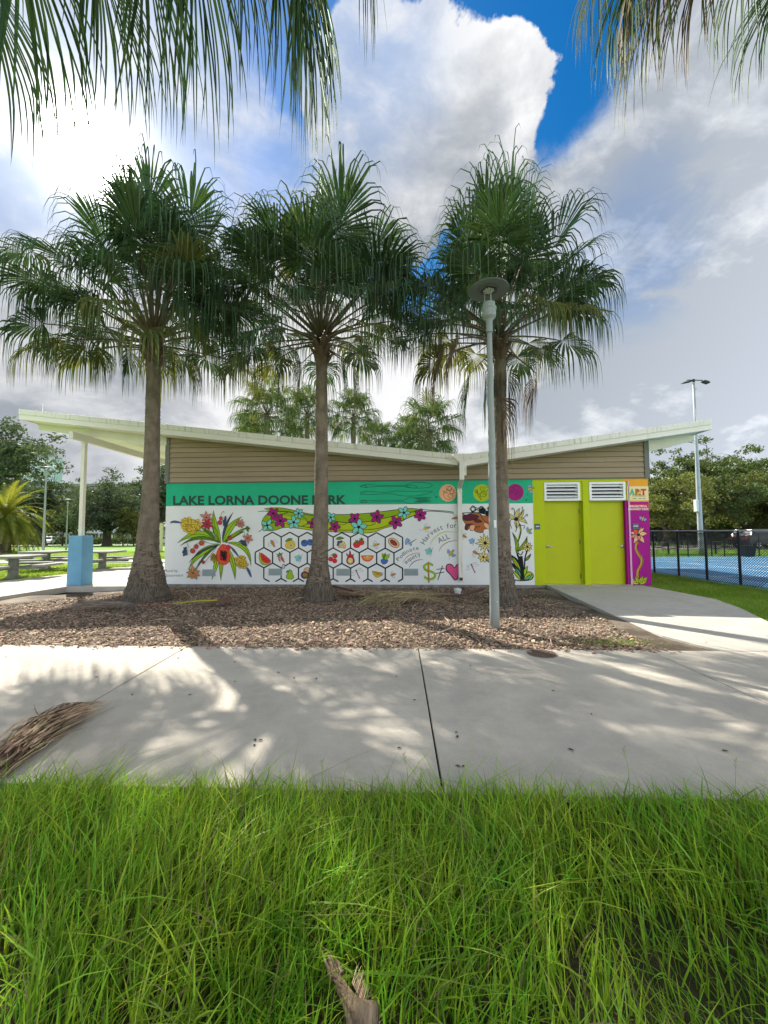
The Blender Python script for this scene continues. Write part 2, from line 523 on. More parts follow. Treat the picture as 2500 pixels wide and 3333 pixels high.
sand_m = mat('mulch_soil', (0.075, 0.058, 0.043), 0.95, scale=1.3, rgb2=(0.30, 0.25, 0.19), bump=0.8, bscale=55, thr=(0.42, 0.72))
X = np.arange(-9.3, 4.5, 0.12); Y = np.arange(4.5, 11.4, 0.12)
V = [(x, y, bedz(x, y)) for y in Y for x in X]
F = []
E0v, E1v = Vector(E0), Vector(E1)
for j in range(len(Y) - 1):
    for i in range(len(X) - 1):
        cx, cy = X[i] + .06, Y[j] + .06
        # stop under the neighbouring slabs
        if cy > 10.9 - 0.05 * cx * 0: continue
        a = j * len(X) + i; F.append((a, a + 1, a + len(X) + 1, a + len(X)))
o = mesh_np('mulch_bed', V, F, sand_m, smooth=True); tag(o, kind='structure')


def inside(px, py, poly):
    c = np.zeros(px.shape, bool); n = len(poly)
    for i in range(n):
        x1, y1 = poly[i]; x2, y2 = poly[(i + 1) % n]
        cond = ((y1 > py) != (y2 > py)) & (px < (x2 - x1) * (py - y1) / (y2 - y1 + 1e-12) + x1)
        c ^= cond
    return c


def gauss_patch(x, y, sc, seed):
    r = np.random.RandomState(seed); v = np.zeros_like(x)
    for k in range(7):
        a = r.uniform(0, 6.28); f = sc * r.uniform(.6, 1.8); v += np.sin((x * math.cos(a) + y * math.sin(a)) * f + r.uniform(0, 6.28))
    return v / 7


# bark chips: one loose mass
rs = np.random.RandomState(5)
n = 80000
px = rs.uniform(-9.5, 5.2, n); py = 4.62 + (rs.uniform(0, 1, n) ** 1.35) * 6.3
ok = inside(px, py, [(-14, 4.80), (-14, 8.6), pt(-60, 1962), pt(216, 1935), pt(415, 1912), (-5.95, 10.7), (4.0, 10.1), (E0[0] - .35, E0[1]), (E1[0] - .25, E1[1] + .1), (3.2, 4.64)]) & (py > 4.63 + (px < 0) * 0.02 - px * 0.045)
dens = 1.0 - 0.75 * np.clip((px - 2.0) / 1.6, 0, 1) - 0.5 * np.clip((-px - 5.5) / 2, 0, 1)
dens = dens + 0.25 * gauss_patch(px, py, 2.2, 3)
ok &= rs.uniform(0, 1, n) < dens
px, py = px[ok], py[ok]
# a few chips kicked onto the pavement
sx_ = rs.uniform(-5, 3.4, 260); sy_ = np.array([yb(a) for a in sx_]) - np.abs(rs.normal(0, .07, 260)) + .02
px = np.concatenate([px, sx_]); py = np.concatenate([py, sy_]); n = len(px)
pz = np.array([bedz(a, b) for a, b in zip(px, py)])
pz = np.where(py < 5.1, np.maximum(pz, -0.03), pz); pz[-260:] = -.004
Lc = rs.gamma(3, 0.0068, n) + 0.007; Wc = Lc * rs.uniform(.2, .6, n); Tc = rs.uniform(.003, .008, n)
yaw = rs.uniform(0, 6.28, n); tilt = rs.normal(0, .28, n); roll = rs.normal(0, .35, n)
base = np.array([[-1, -1, -1], [1, -.8, -1], [1, .9, -1], [-.9, 1, -1], [-.9, -1, 1], [.9, -.8, 1], [1, .8, 1], [-1, .9, 1]], float)
bv = base[None] * np.stack([Lc, Wc, Tc], 1)[:, None, :] * .62
ct, st = np.cos(tilt), np.sin(tilt); cr_, sr = np.cos(roll), np.sin(roll); cy_, sy = np.cos(yaw), np.sin(yaw)
x, y, z = bv[..., 0], bv[..., 1], bv[..., 2]
y, z = y * cr_[:, None] - z * sr[:, None], y * sr[:, None] + z * cr_[:, None]
x, z = x * ct[:, None] - z * st[:, None], x * st[:, None] + z * ct[:, None]
x, y = x * cy_[:, None] - y * sy[:, None], x * sy[:, None] + y * cy_[:, None]
VV = np.stack([x + px[:, None], y + py[:, None], z + (pz + .008 + rs.uniform(0, .012, n))[:, None]], 2).reshape(-1, 3)
fb0 = np.array([[4, 5, 6, 7], [0, 1, 5, 4], [1, 2, 6, 5], [2, 3, 7, 6], [3, 0, 4, 7]])
FF = (fb0[None] + (np.arange(n) * 8)[:, None, None]).reshape(-1, 4)
chip_m = mat('bark_chip', (0.42, 0.315, 0.215), 0.9, scale=18, rgb2=(0.14, 0.10, 0.068), island=0.65)
o = mesh_np('bark_chips', VV, FF, chip_m); tag(o, 'loose brown bark chips covering the planting bed in front of the mural wall', 'mulch', kind='stuff')
# ------------------------------------------------------------------ the park building
A0 = G(534, 1901); B0 = G(2122, 1905)
TH = math.atan2(B0.y - A0.y, B0.x - A0.x); WL = 12.75
bld = empty('park_building', (A0.x, A0.y, 0), TH)
tag(bld, 'park building with butterfly roof and colourful fruit and flower mural on its long white wall', 'building')
ex = Vector((math.cos(TH), math.sin(TH), 0)); ey = Vector((-math.sin(TH), math.cos(TH), 0)); C0 = Vector((0, 0, CAMH))


def wpx(u, v, w=0.0):                        # photo pixel -> (s, z) on the plane w metres behind the wall face
    d = ray(u, v); q0 = A0 + ey * w
    t = (q0 - C0).dot(ey) / d.dot(ey); q = C0 + d * t
    return ((q - A0).dot(ex), q.z)


def loc(s, w, z):                            # building frame -> world
    return A0 + ex * s + ey * w + Vector((0, 0, z))


white_m = mat('white_wall_paint', (0.82, 0.83, 0.81), 0.75, var=0.04, scale=1.2, bump=0.12, bscale=60)
green_m = mat('sea_green_paint', '#27b487', 0.75, var=0.06, scale=2, bump=0.12, bscale=60)
lime_m = mat('lime_paint', '#b9c60c', 0.7, var=0.04, scale=2, bump=0.12, bscale=60)
doorl_m = mat('lime_door_paint', '#b5bd06', 0.55, var=0.03, scale=3, bump=0.03)
mag_m = mat('magenta_paint', '#a60f86', 0.7, var=0.05, scale=2, bump=0.12, bscale=60)
orange_m = mat('orange_paint', '#eba52c', 0.7, var=0.05, scale=2, bump=0.12, bscale=60)
cream_m = mat('cream_fascia', (0.83, 0.80, 0.74), 0.6, scale=1.2, rgb2=(0.77, 0.74, 0.68), bump=0.05)
cream2_m = mat('cream_beam', (0.72, 0.70, 0.60), 0.6, var=0.06, scale=1.5)
board_m = mat('siding_stain', (0.39, 0.305, 0.205), 0.8, scale=1.3, rgb2=(0.30, 0.235, 0.155), bump=0.25, bscale=40, stretch=(0.35, 1, 6), thr=(0.3, 0.7))
trim_m = mat('corner_trim_paint', (0.17, 0.175, 0.155), 0.7, var=0.06)
found_m = mat('foundation_concrete', (0.30, 0.29, 0.26), 0.9, scale=4, rgb2=(0.16, 0.155, 0.13), bump=0.4)
steel_m = mat('brushed_steel', (0.75, 0.73, 0.68), 0.3, metal=0.9, var=0.05)
roofm = mat('roof_metal', (0.62, 0.62, 0.58), 0.6, var=0.08)
pink_m = mat('pale_pink_trim', '#dfa9cf', 0.7, var=0.03)

# stains running down the upper fascia
st_m = mat('stained_fascia', (0.81, 0.78, 0.71), 0.6, scale=1.2, rgb2=(0.75, 0.72, 0.65), bump=0.05)
t = st_m.node_tree; b = [q for q in t.nodes if q.type == 'BSDF_PRINCIPLED'][0]; src = b.inputs['Base Color'].links[0].from_socket
co = t.nodes.new('ShaderNodeTexCoord'); mp = t.nodes.new('ShaderNodeMapping'); mp.inputs['Scale'].default_value = (9, 1, 1.2)
t.links.new(co.outputs['Object'], mp.inputs[0]); nn = t.nodes.new('ShaderNodeTexNoise'); nn.inputs['Scale'].default_value = 1.5; nn.inputs['Detail'].default_value = 6
t.links.new(mp.outputs[0], nn.inputs['Vector'])
mr = t.nodes.new('ShaderNodeMapRange'); mr.inputs['From Min'].default_value = 0.54; mr.inputs['From Max'].default_value = 0.72; mr.inputs['To Max'].default_value = 0.75
t.links.new(nn.outputs['Fac'], mr.inputs['Value'])
x_ = t.nodes.new('ShaderNodeMix'); x_.data_type = 'RGBA'; t.links.new(mr.outputs[0], x_.inputs['Factor']); t.links.new(src, x_.inputs[6])
x_.inputs[7].default_value = (0.30, 0.34, 0.18, 1); t.links.new(x_.outputs[2], b.inputs['Base Color'])

# openings (s, z) measured on the wall plane
o1a, zt = wpx(1770, 1577); o1b = wpx(1896, 1577)[0]
o2a = wpx(1916.5, 1577)[0]; o2b = wpx(2044, 1577)[0]
zt = 2.66
sY = wpx(1735, 1640)[0]                       # white / lime border
sM = wpx(2028, 1640)[0]
ZS = 2.745                                    # underside of the siding
DEP = 7.6
w_ = MB()
T = 0.22
w_.box(0, sY, 0, T, 0, ZS, 0)
w_.box(sY, o1a, 0, T, 0, ZS, 1)
w_.box(o1a, o1b, 0, T, zt, ZS, 1)
w_.box(o1b, o2a, 0, T, 0, ZS, 1)
w_.box(o2a, o2b, 0, T, zt, ZS, 1)
w_.box(o2b, WL, 0, T, 0, ZS, 2)
w_.box(0, T, T, DEP, 0, ZS, 0)                # left side wall
w_.box(WL - T, WL, T, DEP, 0, ZS, 2)
w_.box(T, WL - T, DEP - T, DEP, 0, ZS, 0)
wall = w_.build('wall', [white_m, lime_m, mag_m], bld)
fm = MB(); fm.box(0.01, E0[0] - A0.x + .05, -0.012, 0.1, -0.25, 0.0); fm.box(-0.01, T, 0.1, DEP, -0.25, -0.002)
fm.build('foundation', found_m, bld)

# roof --------------------------------------------------------------
OV = -0.60
tl0 = wpx(63, 1332, OV); tl1 = wpx(1473, 1477.6, OV); bl0 = wpx(61, 1364, OV); bl1 = wpx(1494.6, 1514.3, OV)
tr0 = wpx(1529, 1476.7, OV); tr1 = wpx(2314, 1364, OV); br0 = wpx(1511, 1516, OV); br1 = wpx(2318, 1397.5, OV)


def lin(p, q): return lambda s: p[1] + (q[1] - p[1]) * (s - p[0]) / (q[0] - p[0])


topL, botL, topR, botR = lin(tl0, tl1), lin(bl0, bl1), lin(tr0, tr1), lin(br0, br1)
sV = (bl1[0] + br0[0]) / 2                    # valley
sL0, sR1 = bl0[0], br1[0]
midL = lambda s: botL(s) + (topL(s) - botL(s)) * 0.54
midR = lambda s: botR(s) + (topR(s) - botR(s)) * 0.54
RB = 8.4
roof = MB()
roof.prism([(sL0 + .03, botL(sL0) + .05), (sV, botL(sV) + .05), (sV, topL(sV) - .02), (sL0 + .03, topL(sL0) - .02)], OV + .04, RB, 0)
roof.prism([(sV + .001, botR(sV) + .05), (sR1 - .03, botR(sR1) + .05), (sR1 - .03, topR(sR1) - .02), (sV + .001, topR(sV) - .02)], OV + .04, RB, 0)
roof_o = roof.build('roof', roofm, bld)


def fascia(a, b, zl, zh, y0, y1, mt, name):
    m_ = MB(); m_.prism([(a, zl(a)), (b, zl(b)), (b, zh(b)), (a, zh(a))], y0, y1); return m_.build(name, mt, roof_o, bevel=0.004)


lc = [sL0, wpx(456, 1400, OV)[0], wpx(798, 1435, OV)[0], 5.6, sV - .10]
for i in range(4):
    a, b_ = lc[i] + (.0015 if i else 0), lc[i + 1] - .0015
    fascia(a, b_, botL, midL, OV - .0, OV + .035, cream_m, 'fascia_board')
lc2 = [sL0 + .015, wpx(146, 1345, OV)[0], 2.2, 5.0, tl1[0]]
for i in range(4):
    fascia(lc2[i] + (.0015 if i else 0), lc2[i + 1] - .0015, lambda s: midL(s) - .012, topL, OV - .028, OV - .001, st_m, 'roof_edge_trim')
rc = [sV + .02, wpx(2110, 1430, OV)[0], sR1]
for i in range(2): fascia(rc[i] + (.0015 if i else 0), rc[i + 1] - .0015, botR, midR, OV, OV + .035, cream_m, 'fascia_board')
rc2 = [tr0[0], wpx(2150, 1400, OV)[0], sR1 - .02]
for i in range(2): fascia(rc2[i] + (.0015 if i else 0), rc2[i + 1] - .0015, lambda s: midR(s) - .012, topR, OV - .028, OV - .001, st_m, 'roof_edge_trim')
# end fascias of the two wings
m_ = MB(); m_.box(sL0, sL0 + .03, OV + .035, RB, botL(sL0), topL(sL0)); m_.build('end_fascia', cream_m, roof_o)
m_ = MB(); m_.box(sR1 - .03, sR1, OV + .035, RB, botR(sR1), topR(sR1)); m_.build('end_fascia', cream_m, roof_o)
# ribbed metal ceiling under the overhangs: planks running front to back


def planks(s0, s1, fb, y0, y1, w=0.30):
    s = s0
    while s < s1 - .02:
        e = min(s + w, s1)
        q = MB(); q.prism([(s, fb(s) + .028), (e - .022, fb(e - .022) + .028), (e - .022, fb(e) + .049), (s, fb(s) + .049)], y0, y1)
        q.build('ceiling_panel', cream2_m, roof_o); s += w


planks(sL0 + .04, -0.02, botL, OV + .05, RB - .02)
planks(WL + .02, sR1 - .04, botR, OV + .05, RB - .02)
planks(0.0, sV - .1, botL, OV + .05, -.06, 0.6)
planks(sV + .1, WL, botR, OV + .05, -.06, 0.6)

# gable walls behind the siding and the boards themselves
gm = MB()
gm.prism([(0.0, ZS), (sV, ZS), (sV, botL(sV) + .1), (0.0, botL(0) + .1)], 0.03, T)
gm.prism([(sV + .001, ZS), (WL, ZS), (WL, botR(WL) + .1), (sV + .001, botR(sV) + .1)], 0.03, T)
gm.prism([(0.0, ZS), (T, ZS), (T, botL(0) + .05), (0.0, botL(0) + .05)], T, DEP)
gm.prism([(WL - T, ZS), (WL, ZS), (WL, botR(WL) + .05), (WL - T, botR(WL) + .05)], T, DEP)
gm.build('gable_wall', trim_m, bld)
BH = 0.137
rnd = random.Random(4)
k = 0
while True:
    z0 = ZS + k * BH; z1 = z0 + BH
    # extent of this row on both wings
    def s_at(fn, z, a, b):
        za, zb = fn(a), fn(b); return a + (b - a) * (z - za) / (zb - za)
    up = lambda s: botL(s) + .055
    ur = lambda s: botR(s) + .055
    segs = []
    eL = sV if up(sV) > z0 else s_at(up, z0, 0, sV)
    if eL > 0.05: segs.append((0.09, eL, up))
    eR = sV if ur(sV) > z0 else s_at(ur, z0, sV, WL)
    if eR < WL - .15: segs.append((max(eR, sV), WL - .09, ur))
    if not segs: break
    for a, b_, fn in segs:
        cuts = [a]
        s = a + rnd.uniform(1.0, 3.6)
        while s < b_ - .5:
            cuts.append(s); s += 3.65
        cuts.append(b_)
        for i in range(len(cuts) - 1):
            p0, p1 = cuts[i] + .002, cuts[i + 1] - .002
            q = MB()
            zz0, zz1 = min(z1, max(fn(p0), z0 + .012)), min(z1, max(fn(p1), z0 + .012))
            yb_, yt_ = -0.036, -0.008
            def yy(z): return yb_ + (yt_ - yb_) * (z - z0) / BH
            zb0 = z0 + .007; pts_ = [(p0, zb0), (p1, zb0)]
            if fn is up and fn(p1) < z1 < fn(p0):
                sc = s_at(fn, z1, 0, sV); pts_ += [(p1, zz1), (sc, z1), (p0, z1)]
            elif fn is ur and fn(p0) < z1 < fn(p1):
                sc = s_at(fn, z1, sV, WL); pts_ += [(p1, z1), (sc, z1), (p0, zz0)]
            else:
                pts_ += [(p1, zz1), (p0, zz0)]
            nn_ = len(pts_)
            q.add([(s_, yy(z_) - (.0 if z_ > z0 else 0), z_) for s_, z_ in pts_] + [(s_, 0.026, z_) for s_, z_ in pts_],
                  [tuple(range(nn_)), tuple(range(2 * nn_ - 1, nn_ - 1, -1))] + [(i_, i_ + nn_, (i_ + 1) % nn_ + nn_, (i_ + 1) % nn_) for i_ in range(nn_)])
            q.build('siding_board', board_m, bld)
    k += 1
m_ = MB(); m_.box(-0.03, 0.088, -0.045, 0.06, ZS - .02, botL(0) + .05); m_.box(-0.03, 0.0, 0.06, DEP, ZS - .02, ZS + .1); m_.build('corner_trim', trim_m, bld, bevel=.003)
m_ = MB(); m_.box(WL - .088, WL + .035, -0.045, 0.06, ZS - .02, botR(WL) + .05); m_.build('corner_trim', trim_m, bld, bevel=.003)
m_ = MB(); m_.box(.09, WL - .09, -.03, .02, ZS - .022, ZS - .002); m_.build('drip_edge', trim_m, bld)

# canopy beams, column and pier on the left --------------------------
s0_, _ = wpx(126, 1390, -.02)
m_ = MB(); m_.prism([(s0_, botL(s0_) - .14), (0, botL(0) - .20), (0, botL(0) + .03), (s0_, botL(s0_) + .03)], -.05, .05)
m_.build('canopy_beam', cream2_m, bld, bevel=.004)
cs = -2.24                                    # column line, s
pc = loc(0, 0, 0)
pierx, piery = -8.19, 10.68
q = Vector((pierx, piery, 0)) - A0; ps, pw = q.dot(ex), q.dot(ey)
m_ = MB(); m_.box(ps - .055, ps + .055, -.62, RB - .6, 3.87, 4.06); m_.build('canopy_beam', cream2_m, bld, bevel=.004)
m_ = MB(); m_.box(ps - .05, ps + .05, pw - .05, pw + .05, 1.31, 3.87); m_.build('column', cream2_m, bld, bevel=.006)
m_ = MB(); m_.box(ps - .05, ps + .05, RB - 1.4, RB - 1.3, 0, 3.87); m_.build('column', cream2_m, bld, bevel=.006)
blue_m = mat('blue_pier_paint', '#6d9fbe', 0.75, scale=2.5, rgb2='#5f92b2', bump=0.15, thr=(.3, .7))
hh = .2
m_ = MB(); m_.add([(ps - hh, pw - hh, .0), (ps + hh, pw - hh, .0), (ps + hh, pw + hh, .0), (ps - hh, pw + hh, .0),
                   (ps - hh + .012, pw - hh + .012, 1.31), (ps + hh - .012, pw - hh + .012, 1.31), (ps + hh - .012, pw + hh - .012, 1.31), (ps - hh + .012, pw + hh - .012, 1.31)],
                  [(0, 3, 2, 1), (4, 5, 6, 7), (0, 1, 5, 4), (1, 2, 6, 5), (2, 3, 7, 6), (3, 0, 4, 7)])
m_.build('pier', blue_m, bld, bevel=.008)
m_ = MB(); m_.box(ps - hh - .012, ps + hh + .012, pw - hh - .012, pw + hh + .012, -.35, .001); m_.build('pier_footing', found_m, bld, bevel=.006)
# tapered outrigger on the right
s1_ = wpx(2257, 1425, -.02)[0]
m_ = MB(); m_.prism([(WL + .03, botR(WL) - .24), (WL + .55, botR(WL + .55) - .21), (s1_, botR(s1_) - .13), (s1_, botR(s1_) + .03), (WL + .03, botR(WL) + .03)], -.05, .05)
m_.build('canopy_beam', cream2_m, bld, bevel=.004)
# side boxes at the right end
gray_m = mat('grey_box_paint', (0.55, 0.56, 0.55), .5, var=.05); darkb_m = mat('dark_metal_box', (0.05, 0.06, 0.07), .5)
m_ = MB(); m_.box(WL, WL + .07, .25, .55, 1.85, 2.17); m_.build('electrical_box', gray_m, bld, bevel=.006)
m_ = MB(); m_.box(WL, WL + .10, .25, .50, 1.52, 1.83); m_.lathe([(.05, 1.6), (.05, 1.61)], 8, WL + .08, .37); m_.build('electric_meter', darkb_m, bld, bevel=.01)
# lightning rods
for u, v0, v1, w in ((139, 1341, 1312, 0.1), (2266, 1371, 1331, 0.1), (1720, 1450, 1440, 0.0)):
    s, z = wpx(u, v0, w); s2, z2 = wpx(u, v1, w)
    f_ = topL if s < sV else topR
    m_ = MB(); m_.tube([(s, w, f_(s) - .03), (s, w, z2)], [.011, .004], 6); m_.lathe([(.03, f_(s) - .03), (.03, f_(s) + .02)], 8, s, w)
    m_.build('lightning_rod', steel_m, roof_o)

# conductor head and downpipe ---------------------------------------
hd0, hz0 = wpx(1474, 1482, OV - .1); hd1, hz1 = wpx(1529, 1503, OV - .1)
hzt, hzb = hz0, hz1
dp = empty('downpipe'); dp.parent = bld
m_ = MB(); hx = (hd0 + hd1) / 2; wd = (hd1 - hd0) / 2
m_.add([(hx - wd, OV - .15, hzt - .05), (hx + wd, OV - .15, hzt - .05), (hx + wd, OV - .03, hzt - .05), (hx - wd, OV - .03, hzt - .05),
        (hx - wd, OV - .15, hzt + .03), (hx + wd, OV - .15, hzt + .03), (hx + wd, OV - .03, hzt + .03), (hx - wd, OV - .03, hzt + .03),
        (hx - wd * .35, OV - .13, hzb), (hx + wd * .35, OV - .13, hzb), (hx + wd * .35, OV - .03, hzb), (hx - wd * .35, OV - .03, hzb)],
       [(4, 5, 6, 7), (0, 1, 5, 4), (1, 2, 6, 5), (2, 3, 7, 6), (3, 0, 4, 7), (8, 9, 1, 0), (9, 10, 2, 1), (10, 11, 3, 2), (11, 8, 0, 3), (8, 11, 10, 9)])
m_.build('conductor_head', st_m, bld, bevel=.003)
u0, zA = wpx(1503, 1562, OV - .08)
u1, zB = wpx(1496, 1590, -.09)
pw2 = .055
m_ = MB(); m_.box(u0 - pw2, u0 + pw2, OV - .13, OV - .03, zA, hzb)
m_.box(u0 + pw2 - .0, u0 + pw2 + .08, OV - .0, OV + .08, wpx(1510, 1547, OV)[1], botR(sV) + .02)
m_.add([(u0 - pw2, OV - .13, zA), (u0 + pw2, OV - .13, zA), (u0 + pw2, OV - .03, zA), (u0 - pw2, OV - .03, zA),
        (u1 - pw2, -.12, zB), (u1 + pw2, -.12, zB), (u1 + pw2, -.02, zB), (u1 - pw2, -.02, zB)],
       [(0, 4, 5, 1), (1, 5, 6, 2), (2, 6, 7, 3), (3, 7, 4, 0)])
m_.box(u1 - pw2, u1 + pw2, -.12, -.02, .12, zB)
for zz in (wpx(1496, 1603)[1], wpx(1496, 1812)[1]): m_.box(u1 - pw2 - .008, u1 + pw2 + .008, -.128, -.012, zz, zz + .03)
m_.build('downpipe_shaft', st_m, dp, bevel=.004)
m_ = MB(); m_.box(u1 - pw2 + .012, u1 + pw2 - .012, -.124, -.1, .125, .2)
m_.build('outlet', mat('dark_outlet', (.06, .07, .06), .8), dp)

# doors ---------------------------------------------------------------
DH = 2.12; RC = 0.16


def door(a, b, hinge_right, lbl):
    d = empty('door', (0, 0, 0)); d.parent = bld; d['label'] = lbl
    fr = MB()
    fr.box(a, a + .035, RC - .03, RC + .04, 0, DH + .03); fr.box(b - .035, b, RC - .03, RC + .04, 0, DH + .03); fr.box(a + .035, b - .035, RC - .03, RC + .04, DH + .003, DH + .04)
    fr.build('door_frame', lime_m, d, bevel=.004)
    q = MB(); q.box(a + .04, b - .04, RC - .02, RC + .03, .012, DH); q.build('door_leaf', doorl_m, d, bevel=.004)
    q = MB(); q.box(a, b, RC - .16, RC + .06, -.01, .008); q.build('threshold', steel_m, d)
    hx_ = b - .045 if hinge_right else a + .045
    for hz_ in (.22, 1.1, 1.9):
        q = MB(); q.tube([(hx_, RC - .03, hz_ - .06), (hx_, RC - .03, hz_ + .06)], .013, 8); q.box(hx_ - .018, hx_ + .018, RC - .026, RC - .019, hz_ - .055, hz_ + .055)
        q.build('hinge', mat('hinge_steel', (.25, .24, .15), .4, metal=.6), d)
    kx = a + .11 if hinge_right else b - .11; sg = 1 if hinge_right else -1; kz = .985
    q = MB()
    for p in range(1):
        pr_ = [(.035, 0), (.042, .006), (.04, .016), (.026, .022), (.012, .026), (.012, .06)]
        nseg = 20; bb = len(q.v)
        for r_, h_ in pr_:
            for j in range(nseg):
                an = 2 * PI * j / nseg; q.v.append((kx + r_ * math.cos(an), RC - .02 - h_, kz + r_ * math.sin(an)))
        for i in range(len(pr_) - 1):
            for j in range(nseg):
                a0 = bb + i * nseg + j; a1 = bb + i * nseg + (j + 1) % nseg; q.f.append((a0, a1, a1 + nseg, a0 + nseg)); q.m.append(0)
    q.tube([(kx, RC - .078, kz), (kx + sg * .05, RC - .08, kz + .002), (kx + sg * .12, RC - .075, kz - .002)], [.012, .011, .008], 8)
    q.build('door_handle', steel_m, d, smooth=True)
    return d


door(o1a, o1b, True, 'lime door hinged on its right, lever handle on the left')
door(o2a, o2b, False, 'lime door hinged on its left beside the magenta strip')
lw_m = mat('white_louvre_paint', (.85, .86, .86), .45, var=.02); dk_m = mat('dark_void', (.02, .025, .03), .9)
for (a, b) in ((o1a, o1b), (o2a, o2b)):
    lv = empty('louvre_vent'); lv.parent = bld
    a2, b2 = a + .002, b - .07; z0, z1 = DH + .045, zt - .01; fw = .062
    q = MB(); q.box(a2, a2 + fw, -.015, RC + .02, z0, z1); q.box(b2 - fw, b2, -.015, RC + .02, z0, z1)
    q.box(a2 + fw, b2 - fw, -.015, RC + .02, z0, z0 + fw); q.box(a2 + fw, b2 - fw, -.015, RC + .02, z1 - fw, z1)
    q.build('vent_frame', lw_m, lv, bevel=.006)
    q = MB(); q.box(a2 + fw, b2 - fw, RC - .01, RC + .01, z0 + fw, z1 - fw); q.build('vent_back', dk_m, lv)
    zi0, zi1 = z0 + fw, z1 - fw; ns_ = 4
    for i in range(ns_):
        zc = zi0 + (i + .5) * (zi1 - zi0) / ns_ + .008
        q = MB(); q.add([(a2 + fw, .0, zc - .028), (b2 - fw, .0, zc - .028), (b2 - fw, .0, zc - .006), (a2 + fw, .0, zc - .006),
                         (a2 + fw, .09, zc + .028), (b2 - fw, .09, zc + .028), (b2 - fw, .09, zc + .036), (a2 + fw, .09, zc + .036)],
                        [(0, 1, 2, 3), (3, 2, 6, 7), (0, 4, 5, 1), (4, 7, 6, 5), (0, 3, 7, 4), (1, 5, 6, 2)])
        q.build('louvre_slat', lw_m, lv)
    # filler beside the louvre
    q = MB(); q.box(b2, b, 0.02, RC, z0, z1); q.build('vent_filler', lime_m, lv)
# magenta reveal and corner strip at the second door
q = MB(); q.box(o2b - .002, o2b + .0, 0, 0, 0, 0)
q = MB(); q.box(o2b - .075, o2b - .003, .02, RC - .035, 0.003, DH + .03); q.build('door_jamb', mag_m, bld)
q = MB(); q.box(o2b - .012, o2b + .03, -.006, .012, 0.003, zt); q.build('corner_strip', pink_m, bld, bevel=.003)
# wall grilles
gr_m = mat('grille_paint', (.42, .50, .50), .5, var=.06)
gfill_m = mat('grille_gap', (.10, .12, .12), .8)
for (u, v) in ((680.5, 1864), (896.5, 1861.5), (1117.5, 1862), (1338.5, 1862), ):
    s, z = wpx(u, v); hw, hz_ = .185, .092
    gv = empty('wall_vent'); gv.parent = bld
    q = MB(); q.box(s - hw, s + hw, -.012, 0, z - hz_, z + hz_); q.build('vent_plate', gr_m, gv, bevel=.003)
    q = MB(); q.box(s - hw + .012, s + hw - .012, -.0135, -.0115, z - hz_ + .012, z + hz_ - .012); q.build('vent_back', gfill_m, gv)
    for i in range(8):
        zc = z - hz_ + .022 + i * (2 * hz_ - .04) / 7.3
        q = MB(); q.add([(s - hw + .012, -.024, zc - .004), (s + hw - .012, -.024, zc - .004), (s + hw - .012, -.012, zc + .010), (s - hw + .012, -.012, zc + .010)], [(0, 1, 2, 3)])
        q.build('vent_slat', gr_m, gv)
# small outlet box on the mural
s, z = wpx(924, 1843)
q = MB(); q.box(s - .035, s + .035, -.05, 0, z - .06, z + .06); q.build('power_outlet', mat('outlet_grey', (.3, .31, .3), .5), bld, bevel=.012)
q = MB(); q.box(s - .02, s + .02, -.053, -.05, z - .04, z + .04); q.build('outlet_cover', mat('outlet_light', (.62, .64, .62), .5), bld)
# ------------------------------------------------------------------ the painted mural (flat paint on the wall face)
K = 'k'
PC = {'k': '#0d1518', 'dk': '#173a38', 'letter': '#2f4a44', 'grn': '#8fae14', 'lime': '#b4c41a', 'leaf': '#9dc21e', 'dleaf': '#5f8f1e', 'teal': '#7fd0c4',
      'mag': '#a81c7c', 'red': '#d8343a', 'orr': '#e0562f', 'yel': '#e0c23e', 'dyel': '#b9952b', 'blue': '#4c6fb8', 'lblue': '#8fb2dd', 'pnk': '#e2588f',
      'peach': '#eeb288', 'brn': '#b4683a', 'dbrn': '#5d3027', 'wine': '#5a2336', 'org': '#e08a3c', 'salm': '#d98873', 'cream': '#ecd987', 'wht': '#eef3f0',
      'crim': '#c32642', 'purp': '#7d3a8c', 'slate': '#4f5f7c', 'sea': '#56b08a', 'skin': '#e2b48e', 'fig': '#6a4268', 'gray': '#5d6a68'}
PM = {k: mat('paint_' + k, v, 0.7, var=0.05, scale=6) for k, v in PC.items()}
PMK = list(PM)


def cA(x, y): return (520 + x * .34961, 1380 + y * .34961)
def cB(x, y): return (1040 + x * .31344, 1480 + y * .31344)
def cC(x, y): return (1480 + x * .19888, 1500 + y * .19888)
def cD(x, y): return (1720 + x * .27728, 1500 + y * .27728)
def cH(x, y): return (800 + x * .32550, 1640 + y * .32550)


def spline(pts, closed=False, n=6):
    P_ = [Vector(p) for p in pts]; out = []; m = len(P_)
    if m < 3: return [tuple(p) for p in P_]
    rng = range(m) if closed else range(m - 1)
    for i in rng:
        p0 = P_[(i - 1) % m] if closed or i > 0 else P_[0]
        p1 = P_[i]; p2 = P_[(i + 1) % m]
        p3 = P_[(i + 2) % m] if closed or i + 2 < m else P_[-1]
        for j in range(n):
            t = j / n
            out.append(tuple(0.5 * ((2 * p1) + (-p0 + p2) * t + (2 * p0 - 5 * p1 + 4 * p2 - p3) * t * t + (-p0 + 3 * p1 - 3 * p2 + p3) * t ** 3)))
    if not closed: out.append(tuple(P_[-1]))
    return out


